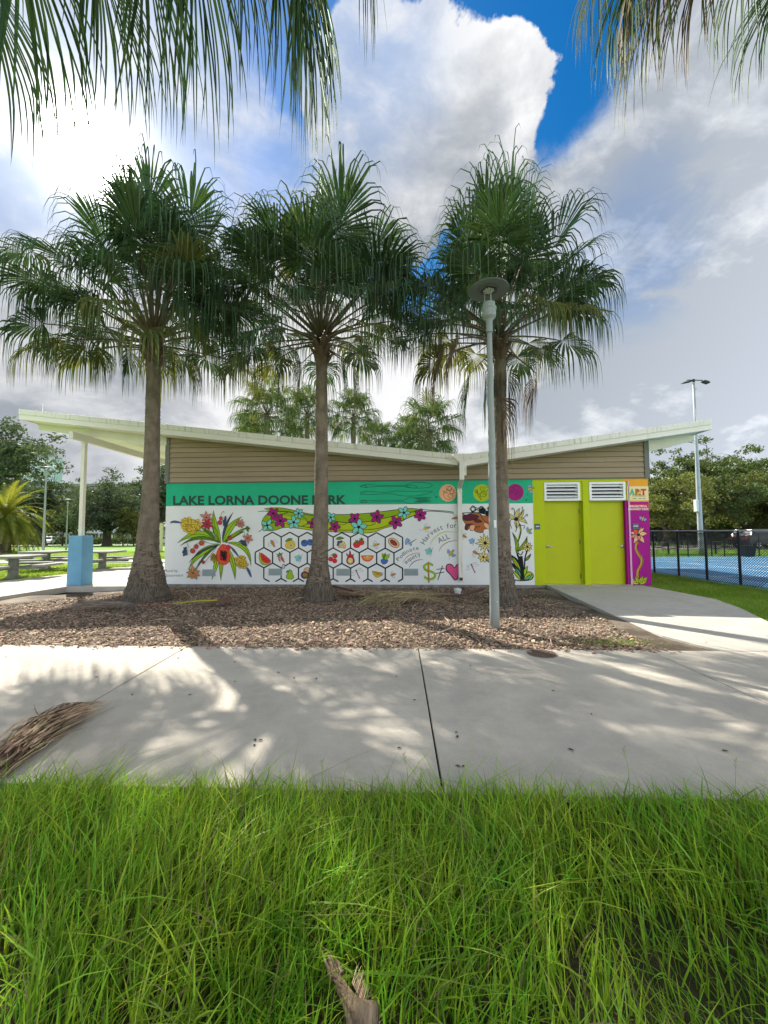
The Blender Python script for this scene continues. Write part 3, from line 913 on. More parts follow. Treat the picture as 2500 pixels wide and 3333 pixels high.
class Paint:
    def __init__(s, conv=None, base=0.0022, w=0.0):
        s.b = MB(); s.conv = conv or (lambda x, y: (x, y)); s.d = base; s.w = w; s.used = []

    def _mi(s, c):
        if c not in s.used: s.used.append(c)
        return s.used.index(c)

    def _pt(s, p):
        q = wpx(*s.conv(*p), s.w); return (q[0], s.w - s.d, q[1])

    def poly(s, pts, col):
        ws = [s._pt(p) for p in pts]
        tri = tessellate_polygon([[Vector((a[0], a[2], 0)) for a in ws]])
        s.b.add(ws, [tuple(t_) for t_ in tri], s._mi(col)); s.d += 0.00006
        return s

    def fill(s, pts, col, n=5): return s.poly(spline(pts, True, n), col)

    def line(s, pts, wd, col='k', closed=False, curve=True, taper=0.0, n=5):
        if curve: pts = spline(pts, closed, n)
        elif closed: pts = list(pts) + [pts[0]]
        if closed and curve: pts = pts + [pts[0]]
        ps_ = [Vector((a[0], a[2])) for a in (s._pt(p) for p in pts)]
        sc = 0.5 * (Vector(s._pt((1, 0))) - Vector(s._pt((0, 0)))).length * wd
        vs = []
        m = len(ps_)
        for i, p in enumerate(ps_):
            a = ps_[max(i - 1, 0)]; c = ps_[min(i + 1, m - 1)]
            if closed and i in (0, m - 1): a = ps_[m - 2]; c = ps_[1]
            t_ = (c - a); t_ = t_.normalized() if t_.length > 1e-9 else Vector((1, 0))
            nrm = Vector((-t_.y, t_.x)); f = i / (m - 1)
            k_ = sc * (1 - taper * (1 - math.sin(PI * min(max(f, 0), 1))))
            vs += [(p.x + nrm.x * k_, s.w - s.d, p.y + nrm.y * k_), (p.x - nrm.x * k_, s.w - s.d, p.y - nrm.y * k_)]
        s.b.add(vs, [(2 * i, 2 * i + 1, 2 * i + 3, 2 * i + 2) for i in range(m - 1)], s._mi(col)); s.d += 0.00006
        return s

    def shape(s, pts, col, wd, oc='k'):
        s.fill(pts, col); s.line(pts, wd, oc, closed=True); return s

    def ell(s, cx, cy, rx, ry, col=None, wd=0, oc='k', rot=0.0, n=20):
        pts = []
        for i in range(n):
            a = 2 * PI * i / n; x, y = rx * math.cos(a), ry * math.sin(a)
            pts.append((cx + x * math.cos(rot) - y * math.sin(rot), cy + x * math.sin(rot) + y * math.cos(rot)))
        if col: s.poly(pts, col)
        if wd: s.line(pts, wd, oc, closed=True, curve=False)
        return s

    def leaf(s, x0, y0, x1, y1, wd, bend=0.0, col='leaf', lw=4, oc='k', mid=False):
        """pointed leaf from base to tip with sideways bend"""
        dx, dy = x1 - x0, y1 - y0; L_ = math.hypot(dx, dy); nx_, ny_ = -dy / L_, dx / L_
        up_, dn = [], []
        for i in range(9):
            t = i / 8; c = bend * 4 * t * (1 - t); hw_ = wd * math.sin(PI * min(1, t ** .8)) * .5
            cx, cy = x0 + dx * t + nx_ * c, y0 + dy * t + ny_ * c
            up_.append((cx + nx_ * hw_, cy + ny_ * hw_)); dn.append((cx - nx_ * hw_, cy - ny_ * hw_))
        pts = up_ + dn[::-1][1:-1]
        s.poly(pts, col)
        if lw: s.line(up_, lw, oc, curve=False, taper=.5); s.line(dn, lw, oc, curve=False, taper=.5)
        if mid: s.line([(x0 + dx * t + nx_ * bend * 4 * t * (1 - t), y0 + dy * t + ny_ * bend * 4 * t * (1 - t)) for t in (0.05, .3, .6, .9)], lw * .7, oc)
        return s

    def petals(s, cx, cy, r, n, col, wd, a0=0.0, pw=.5, lw=4, core='k', cr=.16, oc='k', var=0.0, sq=1.0):
        for i in range(n):
            a = a0 + 2 * PI * i / n; rr = r * (1 + var * math.sin(i * 2.3 + a0))
            s.leaf(cx, cy, cx + rr * math.cos(a), cy + rr * math.sin(a) * sq, rr * pw, 0, col if isinstance(col, str) else col[i % len(col)], lw, oc)
        if cr: s.ell(cx, cy, r * cr, r * cr, core)
        return s

    def blobs(s, cx, cy, r, n, col, lw=4, a0=0.0, k=.42):
        for i in range(n):
            a = a0 + 2 * PI * i / n
            s.ell(cx + r * .6 * math.cos(a), cy + r * .6 * math.sin(a), r * .46, r * .3, col, lw, rot=a)
        s.ell(cx, cy, r * .2, r * .2, 'k'); return s

    def bee(s, cx, cy, r, a=0.0, col='yel', wing='wht', lw=2.2):
        ca, sa = math.cos(a), math.sin(a)
        R2 = lambda x, y: (cx + x * ca - y * sa, cy + x * sa + y * ca)
        for sg in (-1, 1):
            for f, q in ((.15, 1.0), (-.25, .75)):
                x, y = R2(f * r, sg * .75 * r); s.ell(x, y, .5 * r * q, .24 * r * q, wing, lw, 'gray', a + sg * (1.2 + f))
        s.ell(cx, cy, .75 * r, .33 * r, col, lw, 'dbrn', a)
        x, y = R2(.8 * r, 0); s.ell(x, y, .22 * r, .2 * r, 'dyel', lw, 'dbrn')
        for k_ in (-.35, 0.0, .35):
            s.line([R2(k_ * r, -.28 * r), R2(k_ * r + .06 * r, 0), R2(k_ * r, .28 * r)], lw * 1.1, 'dbrn')
        for sg in (-1, 1): s.line([R2(.9 * r, sg * .1 * r), R2(1.15 * r, sg * .25 * r), R2(1.25 * r, sg * .12 * r)], lw * .7, 'k')
        return s

    def dragonfly(s, cx, cy, r, a, col='crim', lw=2.2):
        ca, sa = math.cos(a), math.sin(a); R2 = lambda x, y: (cx + x * ca - y * sa, cy + x * sa + y * ca)
        for sg in (-1, 1):
            for f, q in ((.05, 1.0), (-.3, .8)):
                x, y = R2(-.35 * r + f * r, sg * .55 * r * q); s.ell(x, y, .55 * r * q, .17 * r * q, 'wht', lw, 'slate', a + sg * (1.35 - f))
        s.line([R2(-.6 * r, 0), R2(0, .03 * r), R2(.9 * r, -.02 * r)], r * .15, col); s.ell(*R2(-.68 * r, 0), .12 * r, .12 * r, 'k')
        s.line([R2(-.5 * r, .06 * r), R2(.9 * r, .06 * r)], lw, 'dbrn', curve=False); return s

    def butterfly(s, cx, cy, r, col='teal', a=0.0, lw=2.5):
        ca, sa = math.cos(a), math.sin(a); R2 = lambda x, y: (cx + x * ca - y * sa, cy + x * sa + y * ca)
        s.shape([R2(*p) for p in ((.5 * r, -.1 * r), (.1 * r, -.75 * r), (-.3 * r, -.5 * r), (-.95 * r, -.3 * r), (-.7 * r, .2 * r), (-.6 * r, .7 * r), (0, .75 * r), (.3 * r, .4 * r))], col, lw, 'slate')
        s.line([R2(.4 * r, 0), R2(-.2 * r, -.3 * r)], lw * .8, 'slate'); s.line([R2(.4 * r, 0), R2(-.4 * r, .3 * r)], lw * .8, 'slate')
        s.line([R2(.8 * r, -.8 * r), R2(.6 * r, -.2 * r), R2(.5 * r, .5 * r), R2(.1 * r, 1.3 * r)], lw * 1.6, 'slate', taper=.4); return s

    def build(s, name, label=None, parent=None):
        o = s.b.build(name, [PM[c] for c in s.used] or [PM['k']], parent or wall)
        if label: o['label'] = label
        return o


def rect(u0, v0, u1, v1, mt, name, w=0.0, d=0.0014, z0=None, z1=None, s0=None, s1=None):
    a = wpx(u0, v0, w); b_ = wpx(u1, v1, w)
    x0, x1 = s0 if s0 is not None else a[0], s1 if s1 is not None else b_[0]
    zt_, zb_ = z1 if z1 is not None else a[1], z0 if z0 is not None else b_[1]
    q = MB(); q.add([(x0, w - d, zb_), (x1, w - d, zb_), (x1, w - d, zt_), (x0, w - d, zt_)], [(0, 1, 2, 3)])
    return q.build(name, mt, wall)


rect(541, 1571, 1735, 1644, green_m, 'painted_band', z1=ZS - .003, z0=2.11, s0=0.001, s1=sY)['label'] = 'sea green band under the siding'
sO = wpx(2048, 1600)[0]
rect(2028, 1560, 2120, 1636, orange_m, 'painted_panel', s0=wpx(2026, 1570)[0], s1=WL - .001, z0=zt + .002, z1=ZS - .003)['label'] = 'orange strip under the siding'
rect(2040, 1560, 2120, 1636, orange_m, 'painted_panel', s0=o2b + .035, s1=WL - .001, z0=2.125, z1=zt + .002, d=.0013)['label'] = 'orange panel behind the art plaque'

# lettering -----------------------------------------------------------------
_glyph = {}


def glyphs(text, bold=0.0, shear=0.0):
    """text -> list of (verts2d, faces), width; cap height about 0.7 em"""
    key = (text, bold)
    if key in _glyph: return _glyph[key]
    cu = bpy.data.curves.new('lettering', 'FONT'); cu.body = text; cu.size = 1.0; cu.offset = bold; cu.resolution_u = 3
    ob = bpy.data.objects.new('lettering', cu); COL.objects.link(ob)
    me = bpy.data.meshes.new_from_object(ob.evaluated_get(bpy.context.evaluated_depsgraph_get()))
    vs = [(v.co.x, v.co.y) for v in me.vertices]; fs = [tuple(p.vertices) for p in me.polygons]
    bpy.data.objects.remove(ob); bpy.data.curves.remove(cu); bpy.data.meshes.remove(me)
    _glyph[key] = (vs, fs); return _glyph[key]


def text_on(p, text, u0, v0, u1, v1, cap, col, bold=0.0, squash=None):
    """baseline from pixel (u0,v0) to (u1,v1); cap height in pixels"""
    vs, fs = glyphs(text, bold); xs_ = [v[0] for v in vs]; x0, x1 = min(xs_), max(xs_)
    hc = 0.729
    du, dv = u1 - u0, v1 - v0; L_ = math.hypot(du, dv); ux, uy = du / L_, dv / L_; nx_, ny_ = uy, -ux
    out = []
    for x, y in vs:
        a = (x - x0) / (x1 - x0) * L_; h = y / hc * cap
        q = wpx(u0 + ux * a + nx_ * h, v0 + uy * a + ny_ * h, p.w); out.append((q[0], p.w - p.d, q[1]))
    p.b.add(out, fs, p._mi(col)); p.d += .00006


def text_arc(p, text, pts, cap, col, bold=0.0):
    """characters one by one along a polyline of pixels"""
    pl_ = spline(pts, False, 12); seg = [0.0]
    for i in range(1, len(pl_)): seg.append(seg[-1] + math.dist(pl_[i], pl_[i - 1]))
    ws = []
    for ch in text:
        if ch == ' ': ws.append((0, .38)); continue
        vs, _ = glyphs(ch, bold); xs_ = [v[0] for v in vs]; ws.append((min(xs_), max(xs_) - min(xs_)))
    gap = .10; tot = sum(w for _, w in ws) + gap * (len(ws) - 1); k_ = seg[-1] / tot; pos = 0.0
    for ch, (mn, w) in zip(text, ws):
        mid = (pos + w / 2) * k_; i = max(1, min(len(seg) - 1, next((j for j, q in enumerate(seg) if q >= mid), len(seg) - 1)))
        f = (mid - seg[i - 1]) / max(1e-6, seg[i] - seg[i - 1]); cx = pl_[i - 1][0] + (pl_[i][0] - pl_[i - 1][0]) * f; cy = pl_[i - 1][1] + (pl_[i][1] - pl_[i - 1][1]) * f
        dx, dy = pl_[i][0] - pl_[i - 1][0], pl_[i][1] - pl_[i - 1][1]; l_ = math.hypot(dx, dy); ux, uy = dx / l_, dy / l_
        if ch != ' ':
            vs, fs = glyphs(ch, bold); out = []
            for x, y in vs:
                a = (x - mn - w / 2) * k_; h = y / .729 * cap
                q = wpx(cx + ux * a + uy * h, cy + uy * a - ux * h, p.w); out.append((q[0], p.w - p.d, q[1]))
            p.b.add(out, fs, p._mi(col)); p.d += .00003
        pos += w + gap


p = Paint(); text_on(p, 'LAKE LORNA DOONE PARK', 563.5, 1642.8, 1127, 1640.5, 29.5, 'letter', .035)
p.build('mural_lettering', 'dark letters reading LAKE LORNA DOONE PARK')
p = Paint(); text_on(p, 'Mural by:', 535.5, 1862, 580, 1861.5, 9, 'gray'); text_on(p, '@tasaneeart', 534.5, 1876.5, 597, 1876, 8.5, 'gray')
p.build('mural_lettering', 'small grey signature lettering at the lower left')
p = Paint(); text_arc(p, 'Harvest for', [cB(1090, 935), cB(1150, 850), cB(1265, 780), cB(1425, 755)], 17, 'gray', .004)
text_arc(p, 'ALL', [cB(1242, 922), cB(1358, 868)], 19, 'gray', .004)
text_arc(p, 'Pollinate', [cB(820, 1108), cB(890, 1040), cB(960, 1000), cB(1032, 985)], 13, 'gray', .003)
text_arc(p, 'equity', [cB(900, 1137), cB(960, 1090), cB(1052, 1045)], 14, 'gray', .003)
p.build('mural_lettering', 'thin grey curved words Harvest for ALL, Pollinate equity')
p = Paint(cB)
p.line([(1150, 935), (1180, 880), (1260, 815), (1340, 800), (1435, 805)], 8, 'lime', taper=.7)
p.line([(1242, 1003), (1270, 950), (1340, 905), (1435, 888)], 8, 'brn', taper=.7)
p.line([(862, 1127), (900, 1070), (960, 1032), (1038, 1015)], 8, 'salm', taper=.7)
p.line([(930, 1177), (960, 1130), (1010, 1098), (1073, 1088)], 8, 'purp', taper=.7)
p.build('painted_swashes')

# honeycomb -------------------------------------------------------------------
p = Paint(cH)
HW, HP = 173.4, 154.0
done = set()


def hexa(cx, cy, cut=False):
    h = [(cx, cy - 101), (cx + HW / 2, cy - 54), (cx + HW / 2, cy + 54), (cx, cy + 101), (cx - HW / 2, cy + 54), (cx - HW / 2, cy - 54)]
    for i in range(6):
        a, b_ = h[i], h[(i + 1) % 6]
        if cut and i in (2, 3):
            lim = 777
            lo, hi = (a, b_) if a[1] < b_[1] else (b_, a)
            t_ = (lim - lo[1]) / (hi[1] - lo[1]); c = (lo[0] + (hi[0] - lo[0]) * t_, lim)
            p.line([lo, c], 12, 'k', curve=False); continue
        key = tuple(sorted(((round(a[0] / 8), round(a[1] / 8)), (round(b_[0] / 8), round(b_[1] / 8)))))
        if key in done: continue
        done.add(key); p.line([a, b_], 12, 'k', curve=False)


for k in range(8): hexa(268 + HW * k, 384 + (k * .8))
for k in range(8): hexa(182 + HW * k, 538 + (k * .8))
for k in range(8): hexa(268 + HW * k, 692 + (k * .8), True)
p.build('painted_honeycomb', 'black outlined honeycomb of three rows')


def motif(name, label, conv, fn):
    q = Paint(conv, base=.004); fn(q); return q.build(name, label)


motif('painted_bee', None, cH, lambda q: q.bee(268, 390, 42, 1.1, 'org'))
motif('painted_lemon', None, cH, lambda q: (q.shape([(400, 400), (430, 365), (480, 375), (495, 420), (470, 448), (420, 448), (398, 430)], 'yel', 4, 'dyel'), q.ell(452, 415, 28, 24, 'cream', 3, 'dyel'),
                                            [q.line([(452, 415), (452 + 22 * math.cos(a), 415 + 20 * math.sin(a))], 3, 'dbrn', curve=False) for a in (0, .9, 1.8, 2.7, 3.6, 4.5, 5.4)], q.leaf(470, 350, 392, 380, 26, 6, 'dleaf', 3)))
motif('painted_blueberries', None, cH, lambda q: (q.ell(588, 392, 34, 32, 'blue', 4), q.ell(580, 380, 14, 10, 'slate', 3), q.ell(645, 385, 32, 30, 'blue', 4), q.ell(650, 375, 12, 9, 'slate', 3)))
motif('painted_grapes', None, cH, lambda q: ([q.ell(x, y, 15, 15, c, 2.5) for x, y, c in ((930, 385, 'fig'), (955, 380, 'slate'), (975, 392, 'cream'), (925, 408, 'slate'), (950, 405, 'cream'), (985, 412, 'cream'), (960, 425, 'cream'), (985, 432, 'skin'), (940, 425, 'skin'))], q.leaf(900, 352, 988, 345, 30, -6, 'dleaf', 3)))
motif('painted_tomatoes', None, cH, lambda q: (q.ell(1155, 385, 30, 28, 'red', 3, 'crim'), q.ell(1110, 408, 36, 32, 'red', 3, 'crim'), q.petals(1110, 380, 26, 5, 'dleaf', 8, .3, .4, 2), q.petals(1158, 356, 24, 5, 'dleaf', 8, .9, .4, 2)))
motif('painted_bee', None, cH, lambda q: (q.bee(1300, 410, 34, -.25, 'yel'), q.line([(1235, 420), (1265, 425), (1290, 412)], 2, 'gray')))
motif('painted_papaya', None, cH, lambda q: (q.ell(1480, 390, 62, 40, 'peach', 4, 'dbrn', .65), q.ell(1478, 388, 40, 20, 'dbrn', 3, 'k', .65), [q.ell(1478 + a, 388 + b, 5, 5, 'orr') for a, b in ((-20, -12), (-5, -8), (8, 2), (18, 14), (-8, 6), (5, 14))]))
motif('painted_watermelon', None, cH, lambda q: (q.fill([(140, 480), (133, 530), (150, 590), (190, 612), (245, 590), (250, 575), (205, 585), (165, 560), (150, 520)], 'leaf'), q.line([(140, 480), (133, 530), (150, 590), (190, 612), (245, 590)], 4), q.shape([(150, 490), (200, 520), (252, 572), (215, 592), (170, 575), (152, 535)], 'red', 3, 'crim'), [q.ell(x, y, 3, 5, 'k') for x, y in ((175, 530), (190, 550), (210, 570), (170, 555), (205, 545))]))
motif('painted_carrots', None, cH, lambda q: (q.leaf(328, 525, 345, 585, 18, 0, 'salm', 3, 'dbrn'), q.leaf(348, 520, 388, 590, 22, 0, 'orr', 3, 'dbrn'), q.petals(330, 515, 28, 5, 'dleaf', 6, -2.6, .3, 2), q.petals(350, 505, 28, 4, 'dleaf', 6, -2.2, .3, 2)))
motif('painted_butterfly', None, cH, lambda q: q.butterfly(530, 540, 42, 'teal'))
motif('painted_cherry_tomatoes', None, cH, lambda q: ([q.ell(x, y, 23, 22, 'red', 4, 'crim') for x, y in ((893, 522), (850, 552), (890, 570))], q.leaf(860, 520, 895, 490, 18, 4, 'dleaf', 3), q.line([(838, 520), (870, 500), (890, 505)], 3)))
motif('painted_dragonfruit', None, cH, lambda q: (q.shape([(1045, 500), (1080, 540), (1085, 585), (1045, 606), (1010, 585), (1015, 540)], 'crim', 4), q.ell(1046, 568, 28, 30, 'cream', 3), [q.ell(1046 + 18 * math.cos(a), 568 + 18 * math.sin(a), 3, 3, 'k') for a in range(6)], q.leaf(1040, 515, 1040, 462, 16, 3, 'crim', 3), q.leaf(1020, 525, 1008, 490, 14, 0, 'red', 3), q.leaf(1065, 530, 1078, 500, 14, 0, 'red', 3)))
motif('painted_orange_slice', None, cH, lambda q: (q.poly([(1155 + 62 * (1 - math.cos(a)), 518 + 60 * math.sin(a)) for a in [PI * i / 12 for i in range(13)]], 'orr'), q.poly([(1168 + 50 * (1 - math.cos(a)), 522 + 42 * math.sin(a)) for a in [PI * i / 12 for i in range(13)]], 'org'), [q.line([(1218, 522), (1218 + 46 * math.cos(a), 522 + 40 * math.sin(a))], 3, 'cream', curve=False) for a in (.5, 1.1, 1.6, 2.1, 2.6)], q.line([(1155, 518), (1280, 518)], 4, 'dbrn', curve=False)))
motif('painted_turnip', None, cH, lambda q: (q.shape([(1352, 560), (1385, 552), (1420, 562), (1412, 590), (1380, 604), (1358, 590)], 'blue', 3), q.leaf(1385, 560, 1362, 492, 30, 4, 'leaf', 3), q.leaf(1385, 560, 1395, 488, 30, 0, 'dleaf', 3), q.leaf(1390, 558, 1440, 500, 34, 0, 'leaf', 3)))
motif('painted_pear', None, cH, lambda q: (q.shape([(440, 660), (462, 672), (466, 700), (480, 725), (468, 750), (430, 752), (406, 738), (410, 710), (424, 690)], 'leaf', 4), q.leaf(435, 668, 402, 690, 18, 3, 'dleaf', 3), q.line([(440, 668), (436, 652)], 4)))
motif('painted_passion_fruit', None, cH, lambda q: (q.ell(615, 665, 34, 28, 'skin', 4), q.ell(590, 712, 38, 36, 'fig', 4), q.ell(594, 712, 24, 22, 'dyel', 3), [q.ell(594 + 12 * math.cos(a), 712 + 11 * math.sin(a), 4, 4, 'k') for a in range(6)]))
motif('painted_dragonfly', None, cH, lambda q: q.dragonfly(1120, 700, 58, 1.15))
motif('painted_bananas', None, cH, lambda q: [q.leaf(1262 + 8 * i, 668 + 2 * i, 1378 - 4 * i, 720 - 12 * i if i else 690, 26, 44 - 9 * i, c, 3, 'dbrn') for i, c in enumerate(('dyel', 'yel', 'yel', 'dyel'))])
motif('painted_bee', None, cH, lambda q: q.bee(1470, 708, 30, -.3, 'org'))
motif('painted_dragonfly', None, cB, lambda q: (q.butterfly(920, 890, 26, 'lblue', .5), q.line([(915, 930), (960, 905), (1008, 875)], 9, 'slate', taper=.6), q.ell(905, 900, 14, 36, 'lblue', 3, 'slate', .2), q.ell(945, 925, 12, 22, 'lblue', 3, 'slate', -.4)))
motif('painted_bee', None, cB, lambda q: (q.bee(1110, 762, 38, -.2, 'yel'), q.line([(1035, 775), (1070, 785), (1090, 770)], 2, 'gray')))
motif('painted_bee', None, cB, lambda q: q.bee(1410, 657, 34, 2.9, 'org'))
motif('painted_butterfly', None, cB, lambda q: q.butterfly(1140, 1000, 46, 'teal'))
motif('painted_bee', None, cB, lambda q: (q.bee(1365, 1025, 44, -.9, 'yel', 'lblue'), q.line([(1345, 1090), (1352, 1060)], 2, 'gray')))
motif('painted_bee', None, cB, lambda q: q.bee(1500, 845, 30, .5, 'org'))


def dollar(q):
    q.line([(1180, 1150), (1130, 1130), (1090, 1160), (1110, 1195), (1170, 1215), (1205, 1245), (1185, 1285), (1130, 1295), (1085, 1270)], 20, 'leaf')
    q.line([(1178, 1143), (1130, 1120), (1078, 1158), (1100, 1205), (1165, 1225), (1193, 1248), (1178, 1275), (1130, 1284), (1090, 1255)], 4)
    q.line([(1136, 1112), (1134, 1200), (1138, 1328)], 14, 'dyel'); q.line([(1126, 1112), (1126, 1200), (1130, 1328)], 4)
    q.line([(1278, 1152), (1228, 1302)], 8, 'k', curve=False); q.line([(1215, 1192), (1298, 1180)], 7, 'k', curve=False); q.line([(1210, 1232), (1295, 1220)], 7, 'k', curve=False)


motif('painted_dollar_sign', 'green dollar sign and a struck equals sign', cB, dollar)
motif('painted_heart', 'pink heart crossed by the downpipe', cB, lambda q: (q.shape([(1400, 1175), (1430, 1142), (1462, 1150), (1478, 1190), (1455, 1250), (1412, 1302), (1360, 1245), (1318, 1200), (1320, 1150), (1350, 1135), (1382, 1150)], 'pnk', 9)))

# cutlery and round badges on the green band
ct_ = Paint(cB)
ct_.line([(418, 328), (470, 312), (520, 310), (640, 320), (800, 322), (890, 318), (960, 292), (1060, 288), (1140, 298), (1172, 320), (1130, 340), (1020, 348), (940, 342), (880, 330), (700, 328), (560, 332), (470, 340), (418, 328)], 4, 'dk')
ct_.ell(955, 332, 60, 14, None, 4, 'dk', .05); ct_.ell(462, 329, 32, 9, None, 4, 'dk')
ct_.line([(430, 422), (440, 412), (560, 412), (700, 405), (770, 408), (840, 425), (940, 430), (1060, 420), (1172, 385), (1130, 378), (960, 380), (800, 378), (700, 390), (560, 385), (480, 380), (430, 390), (425, 400), (462, 395), (468, 386)], 4, 'dk')
ct_.line([(418, 485), (440, 475), (520, 475), (700, 472), (860, 475), (920, 450), (1000, 442), (1160, 448)], 4, 'dk')
ct_.line([(1160, 448), (980, 455), (1160, 462), (980, 470), (1160, 476), (980, 484), (1160, 490), (980, 494)], 4, 'dk', n=3)
ct_.line([(418, 485), (430, 496), (490, 496), (560, 490), (700, 490), (860, 490), (920, 505), (980, 508), (1060, 500)], 4, 'dk')
ct_.ell(462, 487, 30, 8, None, 4, 'dk')
ct_.build('painted_cutlery', 'line drawing of spoon, knife and fork')
b1 = Paint(cB); b1.ell(1333, 397, 89, 89, 'peach', n=36)
b1.ell(1345, 350, 30, 24, None, 4, 'dbrn'); b1.ell(1375, 382, 22, 26, None, 4, 'dbrn'); b1.line([(1330, 400), (1300, 390), (1290, 420), (1310, 455), (1350, 465), (1385, 440), (1370, 410), (1340, 412), (1335, 440), (1360, 440)], 4, 'dbrn')
b1.line([(1300, 395), (1285, 380), (1310, 378), (1322, 395)], 4, 'dbrn'); b1.line([(1320, 372), (1350, 330), (1372, 345), (1345, 372), (1330, 350)], 4, 'dbrn'); b1.build('painted_badge', 'peach round badge with fruit line drawing')
b2 = Paint(cC); b2.ell(445, 525, 141, 141, 'lime', n=36)
b2.line([(370, 545), (400, 535), (435, 645), (370, 545)], 6); b2.line([(380, 560), (405, 555)], 5); b2.line([(395, 590), (418, 582)], 5)
for a in ((320, 480), (345, 465), (370, 470), (330, 510)): b2.line([(375, 530), a], 6)
b2.ell(470, 545, 52, 42, None, 6); b2.line([(425, 530), (470, 545), (520, 570)], 5); b2.line([(440, 515), (480, 530), (518, 545)], 5)
b2.line([(455, 505), (420, 460), (440, 425), (480, 430), (530, 430), (560, 460), (530, 490), (500, 510)], 6); b2.line([(470, 505), (465, 445)], 5); b2.line([(485, 505), (500, 445)], 5); b2.build('painted_badge', 'lime round badge with carrot and beet line drawing')
b3 = Paint(cC); b3.ell(993, 515, 139, 139, 'mag', n=36)
for e in ((935, 470, 40, 28, .5), (1010, 450, 45, 40, 0), (970, 500, 40, 30, 1.0), (1040, 555, 40, 60, .5), (1040, 550, 20, 36, .5), (910, 520, 24, 30, 0)): b3.ell(*e[:4], None, 6, 'wine', e[4])
b3.line([(940, 440), (985, 410), (1030, 400)], 6, 'wine'); b3.build('painted_badge', 'magenta round badge with papaya line drawing')
motif('painted_bee', None, cC, lambda q: (q.bee(1235, 460, 62, -.3, 'yel', 'lblue', 4), q.leaf(1185, 565, 1205, 530, 12, 0, 'dk', 0), q.leaf(1160, 660, 1190, 620, 16, 0, 'dk', 0)))
sp_ = Paint(cB); sp_.leaf(1222, 452, 1203, 425, 12, 0, 'dk', 0); sp_.leaf(1198, 412, 1190, 400, 6, 0, 'dk', 0)
for x, y in ((1612, 322), (1582, 388), (1495, 437), (1565, 457), (1290, 483), (1405, 460)): sp_.ell(x, y, 3.5, 3.5, 'dk')
sp_.build('painted_seeds')

# the flowered vine ---------------------------------------------------------------
v_ = Paint(cH)
top = [(185, 50), (260, 40), (360, 42), (450, 58), (560, 85), (680, 105), (800, 106), (1000, 106), (1200, 95), (1400, 72), (1600, 48), (1660, 46), (1720, 52), (1780, 58)]
bot = [(1760, 70), (1735, 120), (1700, 122), (1640, 130), (1500, 210), (1380, 245), (1290, 280), (1200, 292), (1050, 285), (860, 280), (690, 270), (560, 250), (400, 235), (300, 262), (225, 270), (175, 245), (160, 190), (185, 130), (240, 80)]
v_.poly(spline(top, False, 5) + spline(bot, False, 5), 'grn')
low = [(400, 120), (500, 150), (640, 175), (800, 185), (1000, 195), (1180, 180), (1300, 165), (1450, 130), (1600, 100), (1740, 85), (1700, 118), (1640, 130), (1500, 205), (1380, 240), (1290, 275), (1200, 288), (1050, 280), (860, 275), (690, 265), (560, 245), (400, 232), (330, 180), (350, 120)]
v_.fill(low, 'lime', 4)
v_.line(top + [(1900, 66), (2000, 72), (2080, 84)], 6); v_.line(bot[::-1], 5)
v_.line([(125, 78), (180, 72), (260, 78), (330, 75), (430, 80), (540, 100), (680, 118)], 8, taper=.4)
v_.line([(130, 282), (180, 240), (240, 200), (330, 185), (450, 210), (560, 225), (700, 245), (900, 260), (1100, 262), (1300, 250), (1450, 205), (1600, 150), (1700, 110), (1800, 75), (1950, 78), (2080, 95)], 6)
v_.line([(240, 205), (300, 150), (330, 120), (420, 85)], 6); v_.line([(560, 225), (700, 175), (880, 175), (1040, 190), (1200, 180), (1320, 160), (1480, 120), (1620, 90), (1760, 62)], 6)
v_.line([(830, 170), (900, 200), (980, 210), (1040, 185), (1180, 215), (1240, 215), (1290, 200), (1310, 160)], 5)
v_.line([(560, 120), (600, 150), (620, 180), (660, 185)], 5)
for cx, cy, r, n_, c, a in ((275, 95, 60, 5, 'mag', .5), (345, 170, 66, 5, 'mag', -.2), (215, 215, 62, 4, 'teal', .6), (530, 95, 50, 6, 'teal', .2), (480, 185, 66, 5, 'teal', .9),
                            (665, 195, 50, 4, 'mag', .2), (850, 135, 50, 5, 'teal', .5), (890, 228, 56, 5, 'mag', .1), (1090, 150, 62, 5, 'mag', .3), (1130, 232, 78, 5, 'teal', 1.1),
                            (1310, 130, 66, 5, 'mag', -.15), (1500, 185, 66, 5, 'mag', .5), (1580, 88, 62, 5, 'teal', .1), (1745, 110, 60, 6, 'mag', .7)):
    v_.blobs(cx, cy, r, n_, c, 4.5, a)
for x, y in ((300, 110), (370, 175), (520, 110), (1150, 235), (1320, 150), (1745, 120), (1590, 90)): v_.ell(x, y, 8, 6, None, 3)
v_.build('painted_vine', 'long lime vine with magenta and aqua flowers')

# pineapple plant at the left ------------------------------------------------------
br = Paint(cA)


def cluster(q, cx, cy, rx, ry, col, n_, rot=0.0, r=16, seed=1, oc='dbrn'):
    rr = random.Random(seed)
    q.ell(cx, cy, rx * .9, ry * .85, 'dyel' if col == 'yel' else col, 0, rot=rot)
    for i in range(n_):
        a = rr.uniform(0, 6.28); k_ = math.sqrt(rr.random()); x, y = rx * k_ * math.cos(a), ry * k_ * math.sin(a)
        X_, Y_ = cx + x * math.cos(rot) - y * math.sin(rot), cy + x * math.sin(rot) + y * math.cos(rot)
        q.ell(X_, Y_, r, r * .55, col, 2.4, oc, rr.uniform(-.4, 1.4), 9)


